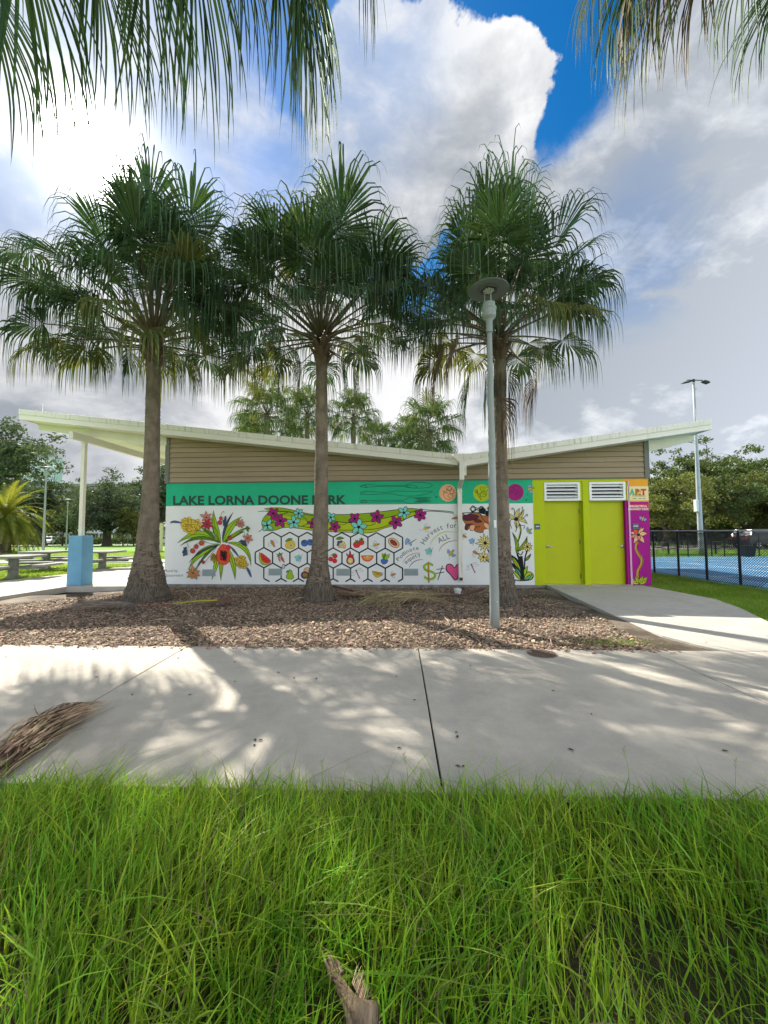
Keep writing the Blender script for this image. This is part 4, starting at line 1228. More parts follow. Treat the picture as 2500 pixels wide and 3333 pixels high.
for x0, y0, x1, y1, w, b_, c in (
        (570, 1115, 500, 805, 56, -18, 'leaf'), (590, 1105, 765, 862, 60, -28, 'leaf'), (585, 1100, 685, 822, 22, -22, 'slate'), (560, 1110, 165, 1108, 66, 84, 'leaf'),
        (555, 1105, 190, 1135, 30, 60, 'dleaf'), (600, 1100, 790, 1002, 34, -14, 'dleaf'), (610, 1110, 835, 960, 26, -20, 'leaf'), (620, 1105, 850, 1320, 44, -78, 'leaf'),
        (560, 1120, 268, 1355, 54, 46, 'leaf'), (570, 1125, 272, 1290, 18, 34, 'slate'), (545, 1130, 345, 1350, 20, 24, 'dleaf'), (560, 1140, 485, 1450, 44, -6, 'leaf'),
        (590, 1160, 570, 1458, 36, 6, 'leaf'), (630, 1150, 702, 1450, 44, -16, 'leaf'), (660, 1140, 735, 1230, 16, 0, 'dleaf'), (520, 1070, 390, 970, 28, 8, 'dleaf'), (540, 1060, 490, 945, 30, 6, 'leaf')):
    br.leaf(x0, y0, x1, y1, w, b_, c, 5, 'k', True)
br.shape([(590, 1120), (625, 1150), (655, 1215), (650, 1275), (610, 1308), (565, 1300), (535, 1260), (532, 1200), (560, 1145)], 'orr', 6, 'crim')
br.ell(596, 1225, 42, 55, 'red', 4, 'orr')
rr_ = random.Random(2)
for i in range(30): br.line([(565 + rr_.random() * 62, 1175 + rr_.random() * 100) for _ in range(3)], 4, 'k', n=3)
br.ell(640, 1150, 20, 24, 'red', 4, 'crim'); br.ell(608, 1140, 16, 18, 'orr', 4, 'crim')
cluster(br, 290, 945, 96, 70, 'yel', 60, .12, 20, 3)
br.line([(100, 918), (130, 910), (160, 912), (200, 918)], 22, 'slate', taper=.5); br.line([(380, 965), (440, 985), (520, 1030), (560, 1100)], 8, 'dleaf')
cluster(br, 762, 1285, 62, 50, 'yel', 44, .7, 15, 5)
br.line([(812, 1335), (832, 1370), (855, 1425)], 24, 'slate', taper=.6); br.line([(665, 1145), (700, 1190), (735, 1235)], 8, 'slate')
cluster(br, 240, 1190, 22, 42, 'slate', 16, 0, 10, 6, 'k'); cluster(br, 782, 1105, 40, 22, 'slate', 16, .6, 10, 7, 'k'); cluster(br, 505, 1240, 26, 46, 'dyel', 20, 0, 10, 8, 'k'); cluster(br, 610, 905, 14, 60, 'slate', 16, .2, 9, 9, 'k'); cluster(br, 822, 975, 16, 28, 'dleaf', 10, 0, 9, 10, 'k')
for x, y, r, n_, c in ((440, 870, 62, 6, 'salm'), (445, 935, 58, 8, 'crim'), (755, 928, 44, 8, 'salm'), (825, 1062, 50, 6, 'salm'), (318, 1385, 66, 9, ('salm', 'dyel'))):
    br.petals(x, y, r, n_, c, 10, .4, .36, 4, 'dbrn', .13, 'dbrn', .12)
for x, y, r in ((575, 878, 16), (565, 918, 20), (395, 1107, 22), (345, 1140, 20), (313, 1180, 22), (662, 1062, 16), (412, 1285, 14)): br.ell(x, y, r, r, 'red', 4, 'dbrn')
br.line([(575, 865), (580, 835), (600, 812), (605, 830)], 4, 'dleaf'); br.line([(280, 1150), (260, 1100), (290, 1085), (380, 1075), (470, 1110), (555, 1115)], 4, 'dleaf'); br.line([(313, 1180), (340, 1120), (420, 1095)], 4, 'dleaf')
br.line([(412, 1285), (440, 1270), (470, 1230), (540, 1140)], 4, 'dbrn'); br.line([(800, 1055), (790, 1010), (770, 995)], 4, 'dleaf'); br.line([(318, 1385), (350, 1330), (380, 1270)], 5, 'dleaf')
br.build('painted_plant', 'spiky green plant with orange fruit, yellow seed clusters and red flowers')

# head with curly hair, flowers and tall plants on the right --------------------------
fc = Paint(cC)
fc.shape([(120, 858), (180, 885), (300, 850), (400, 860), (470, 900), (585, 880), (640, 900), (700, 960), (700, 1090), (640, 1130), (585, 1130), (540, 1110), (470, 1130), (465, 1170), (400, 1175), (330, 1150), (310, 1120), (290, 1145), (250, 1130), (250, 1080), (215, 1130), (170, 1120), (180, 1040), (130, 960)], 'brn', 8)
fc.shape([(140, 900), (250, 872), (370, 890), (390, 930), (300, 970), (180, 980), (135, 940)], 'wine', 6); fc.shape([(330, 960), (400, 960), (450, 1000), (360, 1010), (320, 985)], 'dbrn', 6)
fc.shape([(185, 1040), (270, 1030), (310, 1045), (230, 1070), (200, 1125), (165, 1115)], 'dbrn', 6); fc.shape([(255, 1060), (310, 1045), (330, 1060), (318, 1120), (280, 1145), (245, 1115)], 'peach', 6)
fc.shape([(490, 1010), (560, 1050), (585, 1120), (530, 1110), (480, 1060)], 'peach', 6); fc.line([(345, 1110), (360, 1080), (420, 1080)], 12); fc.line([(420, 880), (460, 950), (500, 990), (560, 1010)], 9)
fc.line([(120, 855), (250, 850), (400, 850), (520, 880), (640, 940)], 14)
rr_ = random.Random(8)
for cx, cy, r in ((300, 790, 80), (440, 800, 78), (590, 780, 70), (520, 850, 60), (660, 820, 60), (700, 880, 60)):
    pts_ = [(cx + r * rr_.uniform(.4, 1) * math.cos(a * 1.9), cy + r * .8 * rr_.uniform(.4, 1) * math.sin(a * 1.9)) for a in range(16)]; fc.line(pts_, 8, n=4)
fc.ell(450, 820, 55, 50, 'k'); fc.ell(560, 860, 60, 50, 'k'); fc.ell(640, 850, 50, 40, 'k')
fc.line([(795, 830), (830, 860), (850, 830), (855, 880), (880, 870), (885, 825)], 8); fc.line([(860, 940), (870, 980), (850, 1010)], 7)
fc.build('painted_head', 'brown profile with scribbled black curls behind the lamp post')
f2 = Paint(cC)
f2.line([(500, 1345), (540, 1450), (600, 1560), (700, 1700), (760, 1900)], 20); f2.line([(460, 1575), (540, 1640), (640, 1720), (720, 1900)], 18)
f2.petals(500, 1345, 150, 13, 'cream', 10, .2, .24, 8, 'k', .18, var=.12)
f2.petals(470, 1575, 95, 7, 'cream', 10, .3, .55, 9, 'k', .2); f2.petals(600, 1590, 80, 6, 'cream', 10, .1, .5, 9, 'k', .2)
f2.leaf(620, 1650, 560, 1500, 36, 0, 'lime', 7)
f2.build('painted_flowers', 'pale yellow flowers low on the wall beside the lamp post')
f3 = Paint(cC)
f3.line([(1060, 1040), (1080, 1130), (1060, 1240), (1010, 1400), (1020, 1500), (1060, 1640), (1110, 1900)], 30); f3.line([(1062, 1060), (1072, 1130), (1048, 1240), (1012, 1380)], 12, 'lime')
f3.line([(1190, 1460), (1150, 1600), (1140, 1760), (1100, 1940)], 22); f3.line([(1020, 1480), (1080, 1540), (1120, 1480)], 14)
f3.leaf(1020, 1560, 940, 1170, 52, 40, 'leaf', 12, mid=True); f3.leaf(1020, 1480, 1185, 1235, 60, 40, 'lime', 14, mid=True); f3.leaf(1150, 1640, 1250, 1520, 36, 6, 'lime', 12, mid=True)
f3.leaf(1080, 1840, 890, 1520, 60, 20, 'lime', 14, mid=True); f3.leaf(1080, 1860, 890, 1640, 50, 10, 'k', 10); f3.leaf(1090, 1940, 990, 1730, 70, 0, 'sea', 14, mid=True); f3.leaf(1080, 1950, 930, 1780, 46, 10, 'lime', 12)
f3.leaf(1130, 1900, 1195, 1720, 60, -10, 'leaf', 12); f3.shape([(1130, 1940), (1180, 1830), (1240, 1820), (1285, 1870), (1270, 1930), (1200, 1950)], 'lime', 12); f3.leaf(1140, 1945, 1270, 1850, 50, 10, 'sea', 10)
f3.line([(950, 1940), (1050, 1958), (1150, 1958), (1250, 1940), (1290, 1880)], 16); f3.line([(1080, 1560), (1100, 1750), (1110, 1950)], 60); f3.line([(900, 1540), (1000, 1600), (1080, 1700)], 28)
for dx, dy in ((60, -180), (130, -150), (-120, -120), (180, 60), (60, 120), (10, 150), (-100, 60)): pass
for x1, y1, w, b_ in ((1065, 775, 60, -14), (1135, 790, 60, 20), (885, 850, 56, -20), (1190, 1035, 60, -34), (1015, 1110, 70, -10)):
    f3.leaf(1005, 955, x1, y1, w, b_, 'cream', 9, mid=True)
for pts_ in ([(1000, 950), (980, 880), (975, 800), (945, 770), (935, 790), (950, 800)], [(1010, 950), (1090, 860), (1105, 790), (1110, 755), (1100, 775)], [(1010, 955), (1090, 950), (1150, 910), (1180, 870), (1195, 900), (1170, 900)],
             [(1000, 960), (930, 960), (905, 1020), (930, 1090), (918, 1100)], [(1020, 960), (1080, 1050), (1140, 1060), (1140, 1100), (1120, 1095)], [(1000, 1000), (1015, 1110), (990, 1165)]): f3.line(pts_, 9)
f3.ell(1005, 955, 36, 30, 'k'); f3.petals(1190, 1405, 85, 9, 'cream', 10, .5, .42, 9, 'k', .22)
f3.build('painted_lily', 'tall black stemmed lily with lime leaves left of the lime door wall')
motif('painted_butterfly', None, cC, lambda q: q.butterfly(285, 1310, 60, 'lblue', 0, 4)); motif('painted_bee', None, cC, lambda q: q.bee(338, 1500, 62, .5, 'org', 'wht', 4)); motif('painted_dragonfly', None, cC, lambda q: q.dragonfly(300, 1755, 95, 1.15, 'crim', 4)); motif('painted_bee', None, cC, lambda q: q.bee(1215, 1145, 55, -.6, 'lime', 'lblue', 4))

# magenta end strip: lotus, bee ---------------------------------------------------
lo = Paint(cD, base=.003)
lo.line([(1280, 950), (1262, 1020), (1290, 1090), (1330, 1150), (1325, 1220), (1285, 1300), (1285, 1400)], 30, 'dyel'); lo.line([(1290, 950), (1275, 1020), (1300, 1090), (1338, 1150), (1335, 1220), (1298, 1300), (1300, 1400)], 6)
for x1, y1, w, b_, c in ((1190, 845, 34, 8, 'peach'), (1235, 800, 44, 0, 'orr'), (1325, 775, 38, 4, 'salm'), (1358, 785, 34, -6, 'peach'), (1395, 855, 40, -6, 'peach'), (1180, 890, 30, -6, 'salm'), (1235, 968, 40, 0, 'peach'), (1362, 965, 40, 0, 'peach'), (1300, 930, 36, 0, 'salm')):
    lo.leaf(1292, 868, x1, y1, w * 1.3, b_, c, 6)
lo.ell(1292, 868, 18, 16, 'k')
for x1, y1, w, b_ in ((1195, 1375, 50, -12), (1190, 1425, 46, 6), (1250, 1350, 40, 0), (1395, 1360, 60, 10), (1390, 1420, 54, -8), (1345, 1350, 44, 0)): lo.leaf(1300, 1440, x1, y1, w, b_, 'lime', 6, mid=True)
lo.build('painted_lotus', 'pink lotus on a curling stem on the magenta strip')
motif('painted_bee', None, cD, lambda q: q.bee(1342, 680, 36, -1.2, 'peach', 'lblue', 3))
# gap between letter R and jamb: nothing

# signs --------------------------------------------------------------------------


def plate(name, u0, v0, u1, v1, mt, th=.012, w=0.0, bev=.002, lift=.0, **kw):
    a = wpx(u0, v0, w); c = wpx(u1, v1, w)
    q = MB(); q.box(a[0] - (a[0] + c[0]) / 2, c[0] - (a[0] + c[0]) / 2, -th, 0, -(a[1] - c[1]) / 2, (a[1] - c[1]) / 2)
    o_ = q.build(name, mt, bevel=bev, **kw); o_.location = loc((a[0] + c[0]) / 2, w - lift, (a[1] + c[1]) / 2); o_.rotation_euler = (0, 0, TH); return o_


def print_on(sign, p_, name='lettering'):
    o_ = p_.b.build(name, [PM[c] for c in p_.used], sign)
    mi_ = (Matrix.Translation(sign.location) @ Matrix.Rotation(TH, 4, 'Z')).inverted() @ (Matrix.Translation((A0.x, A0.y, 0)) @ Matrix.Rotation(TH, 4, 'Z'))
    o_.data.transform(mi_); return o_


sgm = mat('slate_sign', '#4d6a76', .4, var=.04)
s1 = plate('room_sign', *cD(72, 738), *cD(137, 804), sgm, label='small slate blue room sign on the lime wall left of the first door', cat='sign')
q = Paint(base=.0135); q.line([cD(86, 770), cD(126, 769)], 2.0, 'wht', curve=False); print_on(s1, q)
s2 = plate('room_sign', *cD(1222, 736), *cD(1290, 800), sgm, lift=.001, label='small slate blue room sign on the magenta wall strip above the lotus', cat='sign')
q = Paint(base=.0145); q.line([cD(1228, 766), cD(1284, 765)], 1.6, 'wht', curve=False); print_on(s2, q)
s3 = plate('warning_sign', *cD(1167, 505), *cD(1411, 581), mat('red_sign', '#cf1f4c', .45, var=.03), th=.005, label='red sign reading MAIN ELECTRICAL DISCONNECT INSIDE on the magenta wall', cat='sign')
q = Paint(base=.0062); text_on(q, 'MAIN ELECTRICAL', *cD(1184, 544), *cD(1392, 544), 6.6, 'wht', .02); text_on(q, 'DISCONNECT INSIDE', *cD(1171, 578), *cD(1407, 578), 6.6, 'wht', .02); print_on(s3, q)
s4 = plate('art_plaque', *cD(1155, 300), *cD(1412, 465), mat('cream_sign', '#ecd9a4', .5, var=.03), th=.006, label='cream plaque with big green, brown and red letters ART on the orange panel', cat='sign')
q = Paint(base=.0075)
text_on(q, 'A', *cD(1185, 396), *cD(1248, 396), 18, 'sea', .075); text_on(q, 'R', *cD(1252, 396), *cD(1325, 396), 18, 'brn', .075); text_on(q, 'T', *cD(1316, 396), *cD(1382, 396), 18, 'red', .075)
q.conv = cD; q.leaf(1265, 396, 1325, 340, 30, 8, 'yel', 2)
text_on(q, 'Pollination', *cD(1220, 412), *cD(1368, 412), 5.2, 'k', .0); q.line([(1220, 421), (1375, 421)], 2.5, 'k', curve=False)
[q.line([(a, 444), (b, 444)], 6, 'gray', curve=False) for a, b in ((1220, 1268), (1292, 1328), (1340, 1372))]; print_on(s4, q)
# ------------------------------------------------------------------ palms
palm_m = mat('palm_leaf', (0.026, 0.064, 0.034), 0.6, scale=3, rgb2=(0.046, 0.084, 0.032), island=0.55, trans=0.12, tcol=(0.12, 0.24, 0.03), spec=0.04)
palmy_m = mat('palm_leaf_yellowing', (0.075, 0.095, 0.028), 0.6, scale=3, rgb2=(0.045, 0.075, 0.028), island=0.5, trans=0.28, tcol=(0.30, 0.30, 0.04), spec=0.06)
dead_m = mat('palm_leaf_dead', (0.22, 0.15, 0.085), 0.75, scale=4, rgb2=(0.13, 0.085, 0.055), island=0.4, trans=0.18)
pet_m = mat('palm_petiole', (0.075, 0.085, 0.03), 0.6, scale=3, rgb2=(0.10, 0.07, 0.035), island=.2)
petd_m = mat('palm_petiole_dead', (0.13, 0.085, 0.055), 0.7, scale=3)
bark_m = mat('palm_bark', (0.25, 0.20, 0.15), 0.92, scale=7, rgb2=(0.12, 0.095, 0.07), bump=1.0, bscale=26, stretch=(1, 1, .6), thr=(.3, .68))
bark2_m = mat('palm_bark_base', (0.20, 0.165, 0.125), 0.92, scale=16, rgb2=(0.065, 0.054, 0.042), bump=1.0, bscale=42, stretch=(2.2, 2.2, .25), thr=(.35, .6))


def nrm(a): return a / (np.linalg.norm(a, axis=-1, keepdims=True) + 1e-9)


def frond_arrays(rs, base, hast, bdir, R=1.05, nseg=46, fan=2.2, droop=1.0, wid=1.0, steps=8, split=.39, brk0=.45, fold=.25, roll=0.0):
    """costapalmate fan leaf: petiole from base to hast, blade spreading round bdir"""
    base, hast, F = map(lambda q: np.array(q, float), (base, hast, bdir)); F = nrm(F)
    V, Fc, mi = [], [], []
    # petiole
    up = np.array([0, 0, 1.0]); d = hast - base; L_ = np.linalg.norm(d)
    c1 = base + nrm(d) * L_ * .5 + up * L_ * .07; n_ = 6; ring = 4
    ts = np.linspace(0, 1, n_ + 1)[:, None]
    c = (1 - ts) ** 2 * base + 2 * ts * (1 - ts) * c1 + ts ** 2 * hast
    tang = nrm(np.gradient(c, axis=0)); S_ = nrm(np.cross(tang, up + 1e-3)); U = np.cross(S_, tang)
    for i in range(n_ + 1):
        r_ = .026 - .014 * i / n_
        for k in range(ring):
            a = PI / 4 + k * PI / 2; V.append(c[i] + S_[i] * math.cos(a) * r_ * 1.3 + U[i] * math.sin(a) * r_ * .7)
    for i in range(n_):
        for k in range(ring): Fc.append((i * ring + k, i * ring + (k + 1) % ring, (i + 1) * ring + (k + 1) % ring, (i + 1) * ring + k)); mi.append(1)
    V = np.array(V); b0 = len(V)
    S0 = np.cross(F, up); S0 = nrm(S0) if np.linalg.norm(S0) > .15 else nrm(np.cross(F, np.array([math.cos(roll * 3), math.sin(roll * 3), 0.1])))
    Nn = np.cross(S0, F)
    if roll: S0, Nn = S0 * math.cos(roll) + Nn * math.sin(roll), Nn * math.cos(roll) - S0 * math.sin(roll)
    a = np.linspace(-fan, fan, nseg) + rs.normal(0, .018, nseg)
    L = R * (1 - .30 * (np.abs(a) / fan) ** 2) * rs.uniform(.88, 1.1, nseg)
    # start point slides along the costa for the middle segments
    cost = np.clip(np.cos(a), 0, 1) ** 2 * .22 * R
    P0 = hast + F[None] * cost[:, None]
    D = nrm(np.cos(a)[:, None] * F + np.sin(a)[:, None] * S0 + (np.abs(np.sin(a)) * fold)[:, None] * Nn)
    down = np.array([0, 0, -1.0])
    pts = [P0]; dirs = [D]
    brk = brk0 + rs.uniform(-.08, .14, nseg); wob = rs.normal(0, .09, (nseg, 3)); stiff = rs.uniform(.7, 1.35, nseg)
    ds = (L / steps)[:, None]; cur = D.copy(); p = P0.copy()
    for s in range(steps):
        t = (s + 1) / steps
        g = np.clip((t - brk) / .25, 0, 1)[:, None] * (droop * stiff)[:, None] * 2.1 + .045 * droop
        cur = nrm(cur + down * g + wob * t * .35)
        p = p + cur * ds * (1.0 if t < .7 else 1.12); pts.append(p); dirs.append(cur)
    pts = np.stack(pts, 1); dirs = np.stack(dirs, 1)                       # (nseg, steps+1, 3)
    tt = np.linspace(0, 1, steps + 1)
    da = 2 * fan / (nseg - 1)
    full = (L[:, None] * tt[None]) * da * .85 + .004
    lim = .0185 * wid * R
    web = np.clip(1.15 * L[:, None] * tt[None] * da + .003, 0, .075)
    w_ = np.where(tt[None] < split, web, lim * np.clip((1.02 - tt) / .5, 0, 1)[None] ** .8)
    w_[:, -1] = .0008
    side0 = nrm(-np.sin(a)[:, None] * F + np.cos(a)[:, None] * S0)[:, None, :]
    sd = nrm(side0 - dirs * (side0 * dirs).sum(-1, keepdims=True))
    nn = np.cross(sd, dirs)
    A = pts - sd * w_[..., None] * .5 + nn * w_[..., None] * .16; B = pts - nn * w_[..., None] * .10; Cc = pts + sd * w_[..., None] * .5 + nn * w_[..., None] * .16
    seg = np.stack([A, B, Cc], 2).reshape(-1, 3)
    k = steps + 1; idx = (np.arange(nseg) * k * 3)[:, None, None] + (np.arange(steps) * 3)[None, :, None]
    q1 = idx + np.array([0, 1, 4, 3]); q2 = idx + np.array([1, 2, 5, 4])
    q = np.concatenate([q1.reshape(-1, 4), q2.reshape(-1, 4)]) + b0
    V = np.concatenate([V, seg]); Fc = np.concatenate([np.array(Fc), q]); mi = np.concatenate([np.array(mi), np.zeros(len(q), int)])
    return V, Fc, mi


def add_frond(parent, rs, base, hast, bdir, kind='green', name='frond', label=None, **kw):
    V, F_, mi = frond_arrays(rs, base, hast, bdir, **kw)
    mm = {'green': [palm_m, pet_m], 'yellow': [palmy_m, pet_m], 'dead': [dead_m, petd_m]}[kind]
    o = mesh_np(name, V, F_, mm, parent, smooth=False, mi=mi)
    if label: o['label'] = label
    return o


def trunk(parent, axis, radii, name='trunk', seed=0, n=22, rings=True, per=70):
    """axis: list of points, radii along them; leaf-scar rings and an uneven surface"""
    rs = np.random.RandomState(seed); ax = np.array(axis, float); rd = np.array(radii, float)
    tl = np.concatenate([[0], np.cumsum(np.linalg.norm(np.diff(ax, axis=0), axis=1))]); H_ = tl[-1]
    m = int(H_ * per * .6) + 8; s = np.linspace(0, H_, m)
    c = np.stack([np.interp(s, tl, ax[:, i]) for i in range(3)], 1); r = np.interp(s, tl, rd)
    ringp = np.cumsum(rs.uniform(.035, .075, 400)); ringd = rs.uniform(.4, 1.2, 400)
    V = []; ang = np.linspace(0, 2 * PI, n, endpoint=False); ph = rs.uniform(0, 6.28, 6)
    for i in range(m):
        k = np.searchsorted(ringp, s[i]); prev = ringp[k - 1] if k else 0; f = (s[i] - prev) / (ringp[k] - prev)
        rr = r[i] * (1 + (.075 * ringd[k] * (1 - f) if rings else 0) + .02 * np.sin(3 * ang + ph[0] + s[i] * 1.3) + .015 * np.sin(7 * ang + ph[1] + s[i] * 3) + rs.normal(0, .008, n))
        flare = max(0, 1 - s[i] / .55)
        rr = rr * (1 + .07 * flare * np.sin(11 * ang + ph[2]) + .04 * flare * np.sin(23 * ang + ph[3] + s[i] * 9) + rs.normal(0, .02 * flare + 1e-6, n))
        V.append(np.stack([c[i, 0] + rr * np.cos(ang), c[i, 1] + rr * np.sin(ang), np.full(n, c[i, 2])], 1))
    V = np.concatenate(V); i_ = np.arange(m - 1)[:, None] * n; k_ = np.arange(n)[None]
    Fq = np.stack([i_ + k_, i_ + (k_ + 1) % n, i_ + n + (k_ + 1) % n, i_ + n + k_], -1).reshape(-1, 4)
    zc = V[Fq[:, 0], 2] - V[0, 2]
    ang_f = np.tile(np.arange(n), m - 1)
    mi = (zc < .3 + 1.1 * rs.rand(len(zc))).astype(int)
    return mesh_np(name, V, Fq, [bark_m, bark2_m], parent, smooth=True, mi=mi)


def crown(parent, seed, C, plan, Rp=1.25, Rb=1.1, dead=0, avoid=None, dens=1.0, nseg=46, steps=8, lowmin=0):
    """plan: number of fronds; elevation from upright centre to hanging skirt, golden-angle azimuths"""
    rs = np.random.RandomState(seed); C = np.array(C, float) + np.array([0, 0, .12]); out = []
    for i in range(plan):
        f = i / (plan - 1)
        az = i * 2.39996 + rs.normal(0, .18); el = R_(84 - (84 - lowmin) * f ** .92 + rs.normal(0, 7) + 16 * f * max(0, math.sin(az)))
        d = np.array([math.cos(el) * math.cos(az), math.cos(el) * math.sin(az), math.sin(el)])
        Lp = Rp * rs.uniform(.70, 1.18) * (1.16 - .22 * f)
        base = C + np.array([math.cos(az), math.sin(az), 0]) * .10 + np.array([0, 0, .35 * (1 - f) - .05])
        sag = .12 * math.cos(el) + .12 * f
        h = base + d * Lp + np.array([0, 0, -sag * Lp])
        bd = nrm(d + np.array([0, 0, -.30 * math.cos(el) - .35 * f]))
        kind = 'yellow' if (f > .8 and rs.rand() < .45) or rs.rand() < .04 else 'green'
        add_frond(parent, rs, base, h, bd, kind, 'frond', R=Rb * rs.uniform(.9, 1.12) * (1.08 - .32 * f), nseg=nseg, fan=rs.uniform(1.75, 2.35), droop=rs.uniform(.75, 1.25) * (.60 + .6 * f), brk0=.54 - .18 * f,
                  fold=rs.uniform(.1, .45), roll=rs.normal(0, .35), steps=steps)
    # young spear leaves
    for i in range(3):
        a = rs.uniform(0, 6.28); d = nrm(np.array([math.cos(a) * .12, math.sin(a) * .12, 1.0]))
        base = C + np.array([0, 0, .3]); h = base + d * Rp * .8
        add_frond(parent, rs, base, h, d, 'green', 'spear_leaf', R=Rb * .95, nseg=22, fan=.28, droop=.12, fold=.1, steps=steps)
    return out


def boots(parent, C, seed, r=.17, n=14, mt=None):
    rs = random.Random(seed); q = MB()
    for i in range(n):
        a = i * 2.4; z = C[2] - .32 + .035 * i; x, y = C[0] + math.cos(a) * r, C[1] + math.sin(a) * r
        q.tube([(C[0] + math.cos(a) * r * .5, C[1] + math.sin(a) * r * .5, z - .12), (x, y, z), (x + math.cos(a) * .10, y + math.sin(a) * .10, z + .14)], [.05, .045, .02], 5, sx=1.5)
    return q.build('leaf_bases', mt or petd_m, parent)


palms = 'row of fan palms in front of the mural wall'
# palm 1 (left), 2 (middle), 3 (right, behind the lamp post)
b1 = Vector((-5.0, 8.42, -.06)); t1 = P(500, 1135, 8.42)
pm1 = empty('fan_palm'); tag(pm1, 'leftmost fan palm of the front row, thick flared trunk left of the lettering', 'palm tree', palms)
trunk(pm1, [(-5.03, 8.42, -.1), (-5.03, 8.42, .25), P(478, 1800, 8.42), P(490, 1640, 8.42), P(497, 1400, 8.42), t1], [.48, .37, .225, .165, .14, .135], seed=1)
crown(pm1, 11, t1, 53, 1.7, 1.4, nseg=50)
boots(pm1, t1, 1)
pm2 = empty('fan_palm'); tag(pm2, 'middle fan palm of the front row, slim trunk crossing the word PARK', 'palm tree', palms)
t2 = P(1047, 1125, 8.35)
trunk(pm2, [(-1.38, 8.35, -.1), (-1.38, 8.35, .2), P(1040, 1830, 8.35), P(1045, 1650, 8.35), P(1047, 1400, 8.35), t2], [.36, .28, .175, .145, .125, .115], seed=2)
crown(pm2, 23, t2, 47, 1.55, 1.35, nseg=50)
boots(pm2, t2, 2, .14)
pm3 = empty('fan_palm'); tag(pm3, 'rightmost fan palm of the front row, trunk partly behind the lamp post', 'palm tree', palms)
t3 = P(1627, 1120, 7.95)
trunk(pm3, [(2.36, 7.95, -.1), (2.36, 7.95, .2), P(1636, 1830, 7.95), P(1632, 1640, 7.95), P(1628, 1400, 7.95), t3], [.32, .25, .165, .145, .125, .12], seed=3)
crown(pm3, 37, t3, 47, 1.36, 1.3, nseg=50)
boots(pm3, t3, 3, .14)
rs = np.random.RandomState(77)
for (hu, hv, tu, tv, Y_, kd, R__) in ((1455, 1120, 1370, 1360, 7.6, 'dead', 1.15), (1500, 1090, 1420, 1300, 7.3, 'dead', 1.1), (1745, 1215, 1715, 1390, 7.8, 'dead', 1.05), (1632, 1290, 1640, 1480, 7.75, 'dead', 1.3),
                                     (1532, 1215, 1505, 1370, 7.8, 'green', 1.05), (1580, 1215, 1572, 1370, 7.9, 'green', 1.0), (1655, 1200, 1660, 1380, 7.9, 'yellow', 1.05)):
    h = P(hu, hv, Y_); t_ = P(tu, tv, Y_); add_frond(pm3, rs, (t3.x, t3.y, t3.z - .05), h, (t_ - h), kd, 'frond', 'hanging dead brown frond' if kd == 'dead' else 'hanging lower frond', R=R__, nseg=40, fan=1.25, droop=1.1, fold=.3)
for pm, t_, lst in ((pm2, t2, ((985, 1180, 965, 1300, 8.2, 'yellow'), (1150, 1190, 1155, 1340, 8.2, 'yellow'), (1110, 1170, 1125, 1300, 8.5, 'green'), (925, 1140, 900, 1260, 8.1, 'green'))),
                    (pm1, t1, ((330, 1130, 300, 1300, 8.1, 'yellow'), (620, 1170, 640, 1330, 8.2, 'yellow'), (420, 1140, 400, 1260, 8.2, 'green'), (560, 1140, 570, 1260, 8.4, 'yellow'), (180, 1090, 110, 1230, 8.0, 'green')))):
    for hu, hv, tu, tv, Y_, kd in lst:
        h = P(hu, hv, Y_); e_ = P(tu, tv, Y_); add_frond(pm, rs, (t_.x, t_.y, t_.z - .02), h, e_ - h, kd, 'frond', 'hanging lower frond', R=.82, nseg=40, fan=1.4, droop=.9, fold=.3)

# big hanging fronds where neighbouring crowns overlap
for pm, t_, lst in ((pm2, t2, ((715, 860, 690, 1100, 8.0), (790, 930, 770, 1180, 7.6), (660, 960, 640, 1200, 8.3), (850, 800, 820, 1000, 7.4), (745, 1020, 730, 1240, 8.2), (1230, 900, 1255, 1120, 7.8), (1290, 1000, 1300, 1200, 8.4))),
                    (pm3, t3, ((1330, 870, 1310, 1100, 7.6), (1290, 960, 1280, 1180, 7.9), (1400, 930, 1390, 1150, 7.3), (1880, 900, 1900, 1110, 7.7), (1840, 1000, 1860, 1210, 7.5))),
                    (pm1, t1, ((190, 930, 150, 1150, 8.0), (300, 980, 270, 1180, 7.6), (110, 820, 70, 1020, 8.2), (640, 880, 670, 1110, 7.8), (590, 980, 600, 1180, 7.4)))):
    for hu, hv, tu, tv, Y_ in lst:
        h = P(hu, hv, Y_); e_ = P(tu, tv, Y_); dd_ = (h - t_); add_frond(pm, rs, (t_.x, t_.y, t_.z + .05), h, dd_.normalized() * .75 + (e_ - h).normalized() * .6, 'green', 'frond', R=1.2, nseg=48, fan=1.9, droop=1.25, fold=.3, brk0=.32)

